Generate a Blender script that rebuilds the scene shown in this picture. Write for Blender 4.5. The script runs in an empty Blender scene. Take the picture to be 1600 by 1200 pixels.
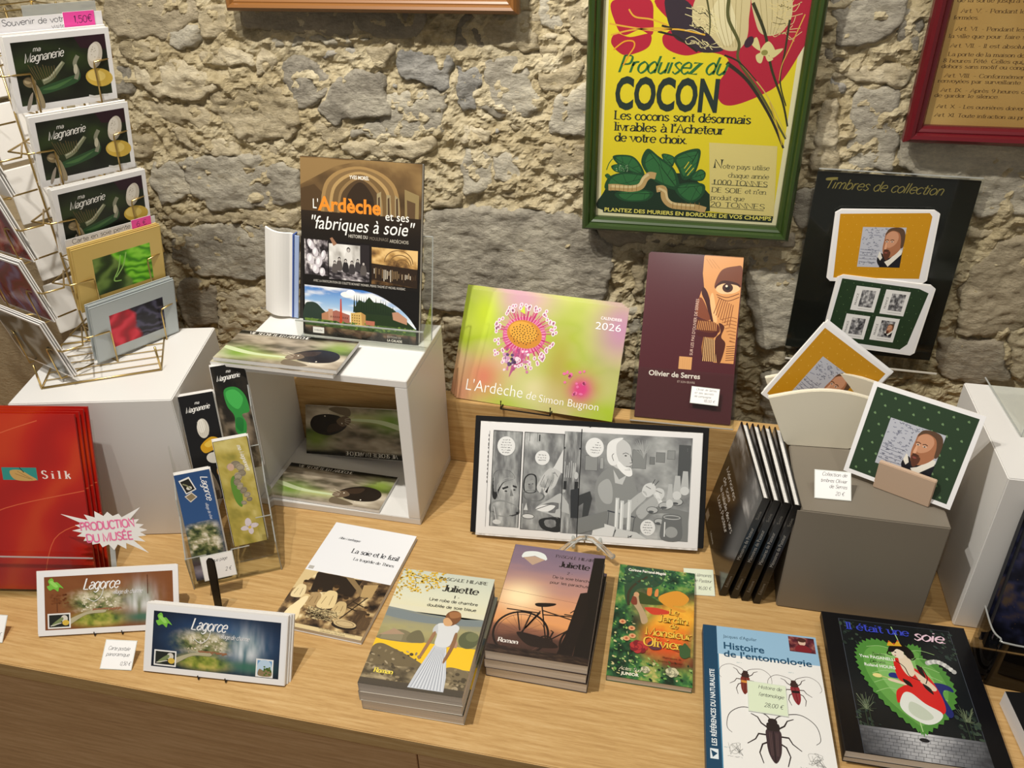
import bpy, bmesh, math, random
import numpy as np
from mathutils import Matrix, Vector, noise
from mathutils.geometry import tessellate_polygon
random.seed(7)
rad = math.radians
C = bpy.context.scene.collection
SC = bpy.context.scene

# ------------------------------------------------------------------ camera
cam_d = bpy.data.cameras.new('camera')
cam_o = bpy.data.objects.new('camera', cam_d); C.objects.link(cam_o)
SC.camera = cam_o
cam_d.sensor_fit = 'HORIZONTAL'; cam_d.sensor_width = 36.0
cam_d.lens = 36.0 * 1288.77 / 1600.0
cam_d.clip_start = 0.02
PITCH, YAW, ROLL, CAMH = 0.5562891, -0.2266173, -0.0213334, 0.9475659
fw = Vector((math.sin(YAW)*math.cos(PITCH), math.cos(YAW)*math.cos(PITCH), -math.sin(PITCH)))
rt = Vector((math.cos(YAW), -math.sin(YAW), 0)); up = rt.cross(fw)
r2 = rt*math.cos(ROLL) + up*math.sin(ROLL); u2 = up*math.cos(ROLL) - rt*math.sin(ROLL)
m = Matrix((r2, u2, -fw)).transposed().to_4x4(); m.translation = (0, 0, CAMH)
cam_o.matrix_world = m

# ------------------------------------------------------------------ light
SC.view_settings.view_transform = 'Standard'
SC.view_settings.look = 'None'
SC.view_settings.gamma = 1.0
SC.view_settings.use_curve_mapping = False
SC.view_settings.exposure = 0.0
world = bpy.data.worlds.new('room_light'); SC.world = world
world.use_nodes = True
bg = world.node_tree.nodes['Background']
bg.inputs[0].default_value = (1.0, 0.92, 0.83, 1); bg.inputs[1].default_value = 0.30

def spot(name, loc, target, power, size, angle=95, blend=0.5, col=(1, .945, .86)):
    d = bpy.data.lights.new(name, 'SPOT'); d.energy = power; d.shadow_soft_size = size
    d.spot_size = rad(angle); d.spot_blend = blend; d.color = col
    o = bpy.data.objects.new(name, d); C.objects.link(o); o.location = loc
    o.rotation_euler = (Vector(target)-Vector(loc)).to_track_quat('-Z', 'Y').to_euler()
    return o
spot('ceiling_spotlight', (-.56, .56, 1.75), (-.40, 1.2, .2), 70, .012, 100, .7)
spot('ceiling_spotlight', (-.80, .50, 1.80), (-.6, 1.15, .2), 32, .012, 90, .8)
spot('ceiling_spotlight', (.10, .45, 1.85), (.30, 1.05, .15), 14, .015, 90, .8)
spot('ceiling_spotlight', (.62, .75, 1.85), (.60, 1.0, .25), 12, .015, 50, .8)

spot('added_wall_spotlight', (-.45, .72, 1.90), (-.42, 1.44, .72), 40, .012, 58, 1.0)  # added spot, put in to brighten the stone wall
spot('added_wall_spotlight', (.25, .70, 1.90), (.30, 1.44, .72), 26, .012, 58, 1.0)  # second added spot, brightens the wall further right

# ------------------------------------------------------------------ materials
def lin(c):
    c = c/255.0
    return c/12.92 if c <= .04045 else ((c+.055)/1.055)**2.4
def hexc(h):
    h = h.lstrip('#'); h = h if len(h) == 6 else ''.join(c*2 for c in h); return (lin(int(h[0:2], 16)), lin(int(h[2:4], 16)), lin(int(h[4:6], 16)))
MATS = {}
def mat(name, color='#ffffff', rough=.5, metal=0.0, spec=.5, coat=0.0):
    if name in MATS: return MATS[name]
    m = bpy.data.materials.new(name); m.use_nodes = True
    b = m.node_tree.nodes['Principled BSDF']
    b.inputs['Base Color'].default_value = (*hexc(color), 1)
    b.inputs['Roughness'].default_value = rough
    b.inputs['Metallic'].default_value = metal
    b.inputs['Specular IOR Level'].default_value = spec
    b.inputs['Coat Weight'].default_value = coat
    MATS[name] = m
    return m
def N(m, t, **kw):
    n = m.node_tree.nodes.new(t)
    for k, v in kw.items():
        if k in n.inputs: n.inputs[k].default_value = v
        else: setattr(n, k, v)
    return n
def L(m, a, b): m.node_tree.links.new(a, b)
def ramp(m, fac, stops):
    r = m.node_tree.nodes.new('ShaderNodeValToRGB')
    e = r.color_ramp.elements
    while len(e) < len(stops): e.new(.5)
    for i, (p, h) in enumerate(stops):
        e[i].position = p; e[i].color = (*hexc(h), 1)
    L(m, fac, r.inputs[0]); return r.outputs[0]
def bump(m, height, strength, dist):
    b = N(m, 'ShaderNodeBump', Strength=strength, Distance=dist)
    L(m, height, b.inputs['Height'])
    L(m, b.outputs[0], m.node_tree.nodes['Principled BSDF'].inputs['Normal'])

def stone_mat(name, stops, seed):
    m = mat(name, '#888888', .92, spec=.2)
    tc = N(m, 'ShaderNodeTexCoord'); geo = N(m, 'ShaderNodeNewGeometry')
    big = N(m, 'ShaderNodeTexNoise', Scale=9.0, Detail=7.0, Roughness=.62)
    fine = N(m, 'ShaderNodeTexNoise', Scale=120.0, Detail=8.0, Roughness=.7)
    mp = N(m, 'ShaderNodeMapping'); mp.inputs['Location'].default_value = (seed, seed*1.7, 0)
    mp.inputs['Scale'].default_value = (1, 1, 1.8)
    L(m, geo.outputs['Position'], mp.inputs[0])
    L(m, mp.outputs[0], big.inputs['Vector']); L(m, mp.outputs[0], fine.inputs['Vector'])
    oi = N(m, 'ShaderNodeObjectInfo')
    a = N(m, 'ShaderNodeMath', operation='MULTIPLY_ADD'); L(m, oi.outputs['Random'], a.inputs[0]); a.inputs[1].default_value = .22; a.inputs[2].default_value = -.11
    s = N(m, 'ShaderNodeMath', operation='ADD'); L(m, big.outputs[0], s.inputs[0]); L(m, a.outputs[0], s.inputs[1])
    f2 = N(m, 'ShaderNodeMath', operation='MULTIPLY_ADD'); L(m, fine.outputs[0], f2.inputs[0]); f2.inputs[1].default_value = .5; f2.inputs[2].default_value = -.25
    s2 = N(m, 'ShaderNodeMath', operation='ADD'); L(m, s.outputs[0], s2.inputs[0]); L(m, f2.outputs[0], s2.inputs[1])
    L(m, ramp(m, s2.outputs[0], stops), m.node_tree.nodes['Principled BSDF'].inputs['Base Color'])
    hi = N(m, 'ShaderNodeTexNoise', Scale=70.0, Detail=9.0, Roughness=.72); L(m, mp.outputs[0], hi.inputs['Vector'])
    bump(m, hi.outputs[0], .85, .011)
    return m
STONE = {
 'G': stone_mat('grey_limestone', [(.25, '#857f72'), (.42, '#aaa393'), (.58, '#c2bba8'), (.75, '#ddd4bb')], 0),
 'T': stone_mat('tan_limestone', [(.22, '#948769'), (.42, '#b9ab8c'), (.58, '#d2c5a6'), (.78, '#e9dec1')], 3),
 'B': stone_mat('blue_grey_stone', [(.25, '#83817b'), (.42, '#a7a49c'), (.6, '#bfbaae'), (.78, '#ddd6c6')], 6),
 'D': stone_mat('dark_grey_stone', [(.25, '#7b7567'), (.45, '#9a917f'), (.6, '#ada28d'), (.78, '#c6bb9f')], 9),
 'M': stone_mat('rendered_mortar_stone', [(.25, '#9c9077'), (.45, '#b8ab90'), (.6, '#c9bda1'), (.78, '#dbd0b5')], 12),
}
MORTAR = stone_mat('sandy_mortar', [(.22, '#a3936f'), (.42, '#c3b490'), (.58, '#d5c8a6'), (.78, '#ece1c4')], 15)

PLASTER = stone_mat('smooth_render', [(.2, '#a08e70'), (.8, '#b3a080')], 18)
def wood_mat(name, stops, scale=(3.2, 60, 60), rough=.42):
    m = mat(name, '#c89a5c', rough, spec=.4)
    geo = N(m, 'ShaderNodeNewGeometry'); mp = N(m, 'ShaderNodeMapping'); mp.inputs['Scale'].default_value = scale
    L(m, geo.outputs['Position'], mp.inputs[0])
    n1 = N(m, 'ShaderNodeTexNoise', Scale=3.5, Detail=6.0, Roughness=.6, Distortion=.35); L(m, mp.outputs[0], n1.inputs['Vector'])
    mp2 = N(m, 'ShaderNodeMapping'); mp2.inputs['Scale'].default_value = (scale[0]*6, scale[1]*7, scale[2]*7); L(m, geo.outputs['Position'], mp2.inputs[0])
    n2 = N(m, 'ShaderNodeTexNoise', Scale=4.0, Detail=3.0, Roughness=.6); L(m, mp2.outputs[0], n2.inputs['Vector'])
    mx = N(m, 'ShaderNodeMath', operation='MULTIPLY_ADD'); L(m, n2.outputs[0], mx.inputs[0]); mx.inputs[1].default_value = .5; 
    sb = N(m, 'ShaderNodeMath', operation='SUBTRACT'); L(m, n1.outputs[0], sb.inputs[0]); sb.inputs[1].default_value = .25
    L(m, sb.outputs[0], mx.inputs[2])
    L(m, ramp(m, mx.outputs[0], stops), m.node_tree.nodes['Principled BSDF'].inputs['Base Color'])
    bump(m, n2.outputs[0], .12, .0006)
    return m
OAK = wood_mat('oak_veneer', [(.28, '#b08a55'), (.45, '#c09a62'), (.55, '#c8a36b'), (.74, '#d4b37e')])
OAKF = wood_mat('oak_front_panel', [(.3, '#bd9162'), (.45, '#ca9d6b'), (.55, '#d3a775'), (.72, '#dcb283')])
OAKD = wood_mat('oak_underside', [(.3, '#4a321c'), (.7, '#5a3e24')])

WHITE = mat('white_lacquer', '#e2e1de', .38)
PAPER = mat('white_paper', '#eeece8', .75)
def page_mat(name, color):
    m = mat(name, color, .8)
    geo = N(m, 'ShaderNodeTexCoord')
    mp = N(m, 'ShaderNodeMapping'); mp.inputs['Scale'].default_value = (6, 2600, 6); L(m, geo.outputs['Object'], mp.inputs[0])
    n = N(m, 'ShaderNodeTexNoise', Scale=1.0, Detail=2.0); L(m, mp.outputs[0], n.inputs['Vector'])
    h = hexc(color)
    dark = '#%02x%02x%02x' % tuple(int(int(color[i:i+2], 16)*.82) for i in (1, 3, 5))
    L(m, ramp(m, n.outputs[0], [(.35, dark), (.6, color)]), m.node_tree.nodes['Principled BSDF'].inputs['Base Color'])
    return m
PAGES = page_mat('book_pages', '#efe7dc')
PAGESW = page_mat('white_page_block', '#f6f4f0')
GREYBOX = mat('taupe_lacquer', '#7d7568', .5)
CREAM = mat('cream_lacquer', '#e6e0cc', .5)
GOLD = mat('brass_wire', '#c9ae72', .28, 1.0)
BLACK = mat('black_plastic', '#0f0f10', .3)
DARKWIRE = mat('dark_wire', '#2a2320', .4, .6)
def acrylic(name, tint, refl):
    m = bpy.data.materials.new(name); m.use_nodes = True; nt = m.node_tree
    nt.nodes.remove(nt.nodes['Principled BSDF']); out = nt.nodes['Material Output']
    t = nt.nodes.new('ShaderNodeBsdfTransparent'); t.inputs[0].default_value = (*hexc(tint), 1)
    g = nt.nodes.new('ShaderNodeBsdfGlossy'); g.inputs['Roughness'].default_value = .06
    lw = nt.nodes.new('ShaderNodeLayerWeight'); lw.inputs[0].default_value = .5
    f = nt.nodes.new('ShaderNodeMath'); f.operation = 'POWER'; f.inputs[1].default_value = 4.0; nt.links.new(lw.outputs['Facing'], f.inputs[0])
    a = nt.nodes.new('ShaderNodeMath'); a.operation = 'MULTIPLY_ADD'; a.inputs[1].default_value = .8; a.inputs[2].default_value = refl+.012
    nt.links.new(f.outputs[0], a.inputs[0]); mx = nt.nodes.new('ShaderNodeMixShader')
    nt.links.new(a.outputs[0], mx.inputs[0]); nt.links.new(t.outputs[0], mx.inputs[1]); nt.links.new(g.outputs[0], mx.inputs[2])
    nt.links.new(mx.outputs[0], out.inputs[0]); return m
ACR = acrylic('clear_acrylic', '#fafbf9', .01)
ACRE = acrylic('acrylic_edge', '#d8dcd8', .10)
nt_ = ACRE.node_tree; _d = nt_.nodes.new('ShaderNodeBsdfDiffuse'); _d.inputs[0].default_value = (.75, .77, .75, 1); _m = nt_.nodes.new('ShaderNodeMixShader'); _m.inputs[0].default_value = .38
_old = nt_.nodes['Mix Shader'].outputs[0]; nt_.links.new(_old, _m.inputs[1]); nt_.links.new(_d.outputs[0], _m.inputs[2]); nt_.links.new(_m.outputs[0], nt_.nodes['Material Output'].inputs[0])
GLASS = mat('clear_moulded_plastic', '#f4f4f0', .08); GLASS.node_tree.nodes['Principled BSDF'].inputs['Transmission Weight'].default_value = .85
SMOKE = acrylic('smoked_acrylic', '#9a9690', .04)
FROST = mat('frosted_clear_plastic', '#d8d4c8', .15, spec=.8)
PRINT = mat('printed_paper', '#ffffff', .42, spec=.4)
GLOSS = mat('glossy_print', '#ffffff', .22, spec=.5)
POSTER = mat('poster_print', '#ffffff', .6, spec=.2)
SATIN = mat('metallic_card_print', '#ffffff', .35, .12)
for m_ in (PRINT, GLOSS, POSTER, SATIN):
    at = N(m_, 'ShaderNodeVertexColor', layer_name='Col')
    L(m_, at.outputs[0], m_.node_tree.nodes['Principled BSDF'].inputs['Base Color'])
def plain(h, rough=.5, metal=0.0):
    return mat('colour_' + h.lstrip('#') + ('_m' if metal else '') + ('_%d' % int(rough*100)), h, rough, metal)

# ------------------------------------------------------------------ mesh helpers
class MB:
    def __init__(s): s.v = []; s.f = []
    def add(s, v, f):
        o = len(s.v); s.v += [tuple(p) for p in v]; s.f += [tuple(i+o for i in q) for q in f]; return s
    def box(s, x0, x1, y0, y1, z0, z1, M=None):
        v = [(x, y, z) for z in (z0, z1) for y in (y0, y1) for x in (x0, x1)]
        if M: v = [M @ Vector(p) for p in v]
        return s.add(v, [(0, 2, 3, 1), (4, 5, 7, 6), (0, 1, 5, 4), (2, 6, 7, 3), (0, 4, 6, 2), (1, 3, 7, 5)])
    def prism(s, pts, y0, y1, axis='y'):
        n = len(pts)
        if axis == 'y': a = [(p[0], y0, p[1]) for p in pts] + [(p[0], y1, p[1]) for p in pts]
        elif axis == 'z': a = [(p[0], p[1], y0) for p in pts] + [(p[0], p[1], y1) for p in pts]
        else: a = [(y0, p[0], p[1]) for p in pts] + [(y1, p[0], p[1]) for p in pts]
        return s.add(a, [tuple(range(n)), tuple(range(2*n-1, n-1, -1))] + [(i, i+n, (i+1) % n+n, (i+1) % n) for i in range(n)])
    def tube(s, pts, r, n=7, closed=False):
        P = [Vector(p) for p in pts]; R = []
        m_ = len(P)
        for i, p in enumerate(P):
            if closed: t = P[(i+1) % m_]-P[i-1]
            else: t = P[min(i+1, m_-1)]-P[max(i-1, 0)]
            t.normalize(); a = t.cross(Vector((0, 0, 1)))
            if a.length < .05: a = t.cross(Vector((0, 1, 0)))
            a.normalize(); b = t.cross(a)
            R.append([p+(a*math.cos(2*math.pi*k/n)+b*math.sin(2*math.pi*k/n))*r for k in range(n)])
        v = [q for ring in R for q in ring]; f = []
        for i in range(m_ if closed else m_-1):
            j = (i+1) % m_
            for k in range(n): f.append((i*n+k, j*n+k, j*n+(k+1) % n, i*n+(k+1) % n))
        if not closed: f += [tuple(range(n)), tuple(range((m_-1)*n, m_*n))]
        return s.add(v, f)
    def mesh(s, name, bev=0, smooth=False):
        me = bpy.data.meshes.new(name); me.from_pydata(s.v, [], s.f)
        bm = bmesh.new(); bm.from_mesh(me)
        bmesh.ops.recalc_face_normals(bm, faces=bm.faces)
        if bev:
            bmesh.ops.bevel(bm, geom=[e for e in bm.edges if e.is_manifold and e.calc_face_angle(0) > .5], offset=bev, segments=2, affect='EDGES', clamp_overlap=True)
        bm.to_mesh(me); bm.free()
        if smooth:
            for p in me.polygons: p.use_smooth = True
        return me
    def obj(s, name, m, parent=None, bev=0, smooth=False, label=None):
        me = s.mesh(name, bev, smooth); me.materials.append(m)
        return link(name, me, parent, label)
def link(name, me, parent=None, label=None):
    o = bpy.data.objects.new(name, me); C.objects.link(o)
    if parent: o.parent = parent
    if label: o['label'] = label
    return o
def place(o, pos, yaw=0, lean=0, roll=0):
    o.matrix_world = Matrix.Translation(pos) @ Matrix.Rotation(rad(yaw), 4, 'Z') @ Matrix.Rotation(-rad(lean), 4, 'X') @ Matrix.Rotation(-rad(roll), 4, 'Y')
def thing(name, label, cat, pos=(0, 0, 0), yaw=0, lean=0, roll=0, group=None):
    o = bpy.data.objects.new(name, None); C.objects.link(o); o.empty_display_size = .02
    o['label'] = label; o['category'] = cat
    if group: o['group'] = group
    place(o, pos, yaw, lean, roll); return o
def dup(src, label, pos, yaw=0, lean=0, roll=0, group=None):
    r = src.copy(); C.objects.link(r); r['label'] = label
    if group: r['group'] = group
    for ch in src.children:
        c = ch.copy(); C.objects.link(c); c.parent = r
        for g in ch.children:
            d = g.copy(); C.objects.link(d); d.parent = c
    place(r, pos, yaw, lean, roll); return r
# ------------------------------------------------------------------ printed art: flat coloured polygons, mm, origin top left, y down
def smooth(pts, closed=False, k=6):
    P = [np.array(p, float) for p in pts]; n = len(P); out = []
    if n < 3: return [tuple(p) for p in P]
    rng = range(n) if closed else range(n-1)
    for i in rng:
        if closed: a, b, c, d = P[i-1], P[i], P[(i+1) % n], P[(i+2) % n]
        else: a, b, c, d = P[max(i-1, 0)], P[i], P[i+1], P[min(i+2, n-1)]
        for j in range(k):
            t = j/k
            out.append(tuple(.5*((2*b)+(-a+c)*t+(2*a-5*b+4*c-d)*t*t+(-a+3*b-3*c+d)*t**3)))
    if not closed: out.append(tuple(P[-1]))
    return out
GL = {}
def _g(ch, w, *st): GL[ch] = (w, [([tuple(map(float, q.split(','))) for q in s.lstrip('~').split()], s[0] == '~') for s in st])
B1 = '~1,6 4,9.2 7.2,6.5 7.2,2.5 4,-.2 1,3'
B2 = '~7,6 4,9.2 .8,6.5 .8,2.5 4,-.2 7,3'
_g('a', 8.5, '~1.5,7.5 4,9.2 6.8,7.5 7,4 7,0', '~7,5.2 3,5 1,3 1.6,.6 3.8,-.1 7,2.4'); _g('b', 8.5, '1,14 1,0', B1); _g('c', 7.5, '~7,7.4 4,9.2 .8,6.5 .8,2.5 4,-.2 7,1.8')
_g('d', 8.5, B2, '7,14 7,0'); _g('e', 8, '~1,4.8 4,4.9 7.2,5 6.6,8 4,9.2 .8,6.5 .8,2.5 4,-.2 7,1.8'); _g('f', 5.5, '~6,13.2 4,14 2.8,12 2.6,8 2.6,0', '0,9 5.4,9')
_g('g', 8.5, B2, '~7,9 7,3 6.9,-2 4,-4.2 1,-3'); _g('h', 8.5, '1,14 1,0', '~1,6 4,9.2 6.8,7.5 7,4 7,0'); _g('i', 3.4, '1.2,9 1.2,0', '1.2,12 1.25,13.2'); _g('j', 4, '~2.4,9 2.4,0 2,-3.4 .2,-4', '2.4,12 2.45,13.2')
_g('k', 8, '1,14 1,0', '6.6,9 1,3.8', '3.4,6 7.2,0'); _g('l', 3.4, '1.2,14 1.2,0'); _g('m', 13, '1,9 1,0', '~1,6 3.6,9.2 6,7.5 6.2,4 6.2,0', '~6.2,6 8.8,9.2 11.2,7.5 11.4,4 11.4,0')
_g('n', 8.5, '1,9 1,0', '~1,6 4,9.2 6.8,7.5 7,4 7,0'); _g('o', 8.3, '~4,9.2 .8,6.5 .8,2.5 4,-.2 7.2,2.5 7.2,6.5 4,9.2'); _g('p', 8.5, '1,9 1,-4.5', B1); _g('q', 8.5, B2, '7,9 7,-4.5')
_g('r', 6, '1,9 1,0', '~1,5.5 2.6,8.4 5.4,8.8'); _g('s', 7, '~6.2,7.6 3.6,9.2 1.2,7.4 3.5,4.8 6.2,2.6 3.6,-.2 .8,1.6'); _g('t', 5.6, '~2.6,12.4 2.6,6 2.7,1.6 4,0 5.6,.8', '0,9 5.4,9')
_g('u', 8.5, '~1,9 1,4 1.6,.8 4,-.2 7,3', '7,9 7,0'); _g('v', 7.6, '.2,9 3.8,0 7.4,9'); _g('w', 11.4, '.2,9 3,0 5.7,8 8.4,0 11.2,9'); _g('x', 7.4, '.4,9 7,0', '6.8,9 .4,0'); _g('y', 7.6, '.2,9 3.9,0', '7.4,9 3.2,-3 1,-4.4')
_g('z', 7, '.6,9 6.4,9 .6,0 6.6,0')
_g('A', 11, '.4,0 5.3,14 10.4,0', '2.3,5 8.4,5'); _g('B', 10, '1.2,14 1.2,0', '~1.2,14 7,13.6 7.8,10.6 6.4,7.8 1.2,7.4', '~1.2,7.4 7.4,7 8.8,3.8 7,.4 1.2,0'); _g('C', 10.6, '~10,11.6 7,14 3,13 .9,7 3,1 7,0 10,2.4')
_g('D', 11.2, '1.2,14 1.2,0', '~1.2,14 6.5,13.6 10,10 10,4 6.5,.4 1.2,0'); _g('E', 9, '1.2,14 1.2,0', '1.2,14 8,14', '1.2,7.4 7,7.4', '1.2,0 8.2,0'); _g('F', 8.6, '1.2,14 1.2,0', '1.2,14 8,14', '1.2,7.2 6.8,7.2')
_g('G', 11.4, '~10,11.6 7,14 3,13 .9,7 3,1 7,0 10.2,2.4', '10.2,6.4 10.2,0', '6.6,6.4 10.2,6.4'); _g('H', 11.2, '1.2,14 1.2,0', '10,14 10,0', '1.2,7.2 10,7.2'); _g('I', 3.6, '1.6,14 1.6,0'); _g('J', 6.6, '~5,14 5,4 4.4,1 2.4,-.2 .4,1.6')
_g('K', 10, '1.2,14 1.2,0', '8.8,14 1.2,6', '3.8,8.4 9.4,0'); _g('L', 8.4, '1.2,14 1.2,0', '1.2,0 8,0'); _g('M', 13, '1.2,0 1.2,14 6.4,1 11.6,14 11.6,0'); _g('N', 11.4, '1.2,0 1.2,14 10,0 10,14')
_g('O', 12, '~5.9,14 2,12 .8,7 2,2 5.9,0 9.8,2 11,7 9.8,12 5.9,14'); _g('P', 9.4, '1.2,14 1.2,0', '~1.2,14 7,13.6 8.2,10.4 7,7.2 1.2,6.8'); _g('Q', 12, '~5.9,14 2,12 .8,7 2,2 5.9,0 9.8,2 11,7 9.8,12 5.9,14', '7,4 11,-1')
_g('R', 10, '1.2,14 1.2,0', '~1.2,14 7,13.6 8.2,10.4 7,7.4 1.2,7', '4.6,7 9.4,0'); _g('S', 8.8, '~7.8,12 4.6,14.1 1.6,12.4 1.8,9 4.6,7.2 7.6,5 7.8,2 4.6,-.1 .9,2'); _g('T', 9.6, '4.8,14 4.8,0', '.2,14 9.4,14'); _g('U', 11, '~1.2,14 1.2,4 2.6,.8 5.5,-.1 8.4,.8 9.8,4 9.8,14')
_g('V', 10.4, '.4,14 5.2,0 10,14'); _g('W', 14.4, '.4,14 3.8,0 7.2,13 10.6,0 14,14'); _g('X', 10, '.6,14 9.4,0', '9.2,14 .6,0'); _g('Y', 9.6, '.4,14 4.8,7 4.8,0', '9.2,14 4.8,7'); _g('Z', 9.4, '.8,14 8.6,14 .8,0 9,0')
_g('0', 9, '~4.3,14 1.2,11 1.2,3 4.3,0 7.4,3 7.4,11 4.3,14'); _g('1', 6, '1.4,11.4 3.8,14 3.8,0'); _g('2', 8.6, '~1,11 4,14.1 7.4,11.6 6.2,7.4 .9,0', '.9,0 8,0'); _g('3', 8.6, '~1.2,12.6 4.4,14 7.2,11 3.6,7.4 7.8,4 4.2,-.1 .8,1.6')
_g('4', 9, '6.4,0 6.4,14 .8,4.2 8.6,4.2'); _g('5', 8.6, '7.2,14 1.8,14 1.4,8', '~1.4,8 5,9 7.8,5 5,0 .9,1.6'); _g('6', 8.8, '~6.8,13 3.4,12 1,6 2.2,1 5.2,.2 7.8,3.6 5.4,8 1.4,6'); _g('7', 8.4, '.8,14 7.8,14 3,0'); _g('8', 8.8, '~4.4,7.4 1.4,10.6 4.4,14 7.4,10.6 4.4,7.4 1,3.6 4.4,0 7.8,3.6 4.4,7.4'); _g('9', 8.8, '~7.6,8 3.8,6 1,10 3.6,13.8 7.6,11 7,4 3,0')
_g('.', 3.4, '1.2,0 1.25,1'); _g(',', 3.4, '1.6,1 .8,-2.2'); _g("'", 3, '1.4,14.4 1,10.6'); _g('-', 6, '.8,5.2 5.2,5.2'); _g(':', 3.4, '1.2,0 1.25,1', '1.2,7 1.25,8'); _g('!', 3.6, '1.4,14 1.4,4', '1.4,0 1.45,1'); _g('"', 5, '1.2,14.4 1,10.8', '3.6,14.4 3.4,10.8')
_g('€', 9, '~8.6,12.4 6,14 3,12 2,7 3,2 6,0 8.6,1.6', '0,8.4 6.4,8.4', '0,5.6 6,5.6'); _g('%', 9, '1,1 8,13'); _g('/', 6, '.4,-1 5.4,14.4'); _g('(', 4, '~3,15 .9,10 .9,4 3,-1'); _g(')', 4, '~.9,15 3,10 3,4 .9,-1'); _g('°', 4, '~2,14 .8,12.6 2,11.2 3.2,12.6 2,14')
ACC = {'é': ('e', '3.6,11 5.8,13.6'), 'è': ('e', '4.6,11 2.4,13.6'), 'à': ('a', '4.6,11 2.4,13.6'), 'ê': ('e', '2,11 4,13.2 6,11'), 'É': ('E', '3.6,15.6 6,18'), 'È': ('E', '6,15.6 3.4,18'), 'À': ('A', '6,15.2 3.6,17.4'), 'Û': ('U', '3.4,15.4 5.5,17.4 7.6,15.4'), 'Ô': ('O', '3.9,15.4 5.9,17.4 7.9,15.4'), 'â': ('a', '2,11 4,13.2 6,11'), 'û': ('u', '2,11 4,13.2 6,11')}
for k_, (b_, s_) in ACC.items():
    GL[k_] = (GL[b_][0], GL[b_][1] + [([tuple(map(float, q.split(','))) for q in s_.split()], False)])
BFONT = {}
def bfont_mesh(txt, bold, res):
    key = (txt, bold, res)
    if key in BFONT: return BFONT[key]
    cu = bpy.data.curves.new('t', 'FONT'); cu.body = txt; cu.size = 1; cu.resolution_u = res; cu.offset = bold; cu.fill_mode = 'FRONT'
    o = bpy.data.objects.new('t', cu); C.objects.link(o)
    dg = bpy.context.evaluated_depsgraph_get(); dg.update()
    me = o.evaluated_get(dg).to_mesh()
    v = np.empty(len(me.vertices)*3); me.vertices.foreach_get('co', v); v = v.reshape(-1, 3)[:, :2].copy()
    f = [tuple(p.vertices) for p in me.polygons]
    o.evaluated_get(dg).to_mesh_clear(); bpy.data.objects.remove(o); bpy.data.curves.remove(cu)
    w = v[:, 0].max() if len(v) else 0
    BFONT[key] = (v, f, w); return BFONT[key]

_rs = np.random.RandomState(5); PERM = _rs.rand(64, 64)
def vnoise(x, y):
    xi = np.floor(x).astype(int); yi = np.floor(y).astype(int); fx = x-xi; fy = y-yi
    fx = fx*fx*(3-2*fx); fy = fy*fy*(3-2*fy)
    p = lambda a, b: PERM[a % 64, b % 64]
    return (p(xi, yi)*(1-fx)+p(xi+1, yi)*fx)*(1-fy)+(p(xi, yi+1)*(1-fx)+p(xi+1, yi+1)*fx)*fy
def fbm(x, y, o=4, g=.5):
    s = 0; a = 1; t = 0
    for i in range(o): s = s+a*vnoise(x*2**i+i*7.3, y*2**i+i*3.1); t += a; a *= g
    return s/t
def pal(t, stops):
    xs = [s[0] for s in stops]; cs = np.array([hexc(s[1]) for s in stops])
    return np.stack([np.interp(t, xs, cs[:, i]) for i in range(3)], -1)
def mixc(a, b, t): return a*(1-t[..., None])+b*t[..., None]
def stp(t, a, b): return np.clip((t-a)/(b-a), 0, 1)

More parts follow.
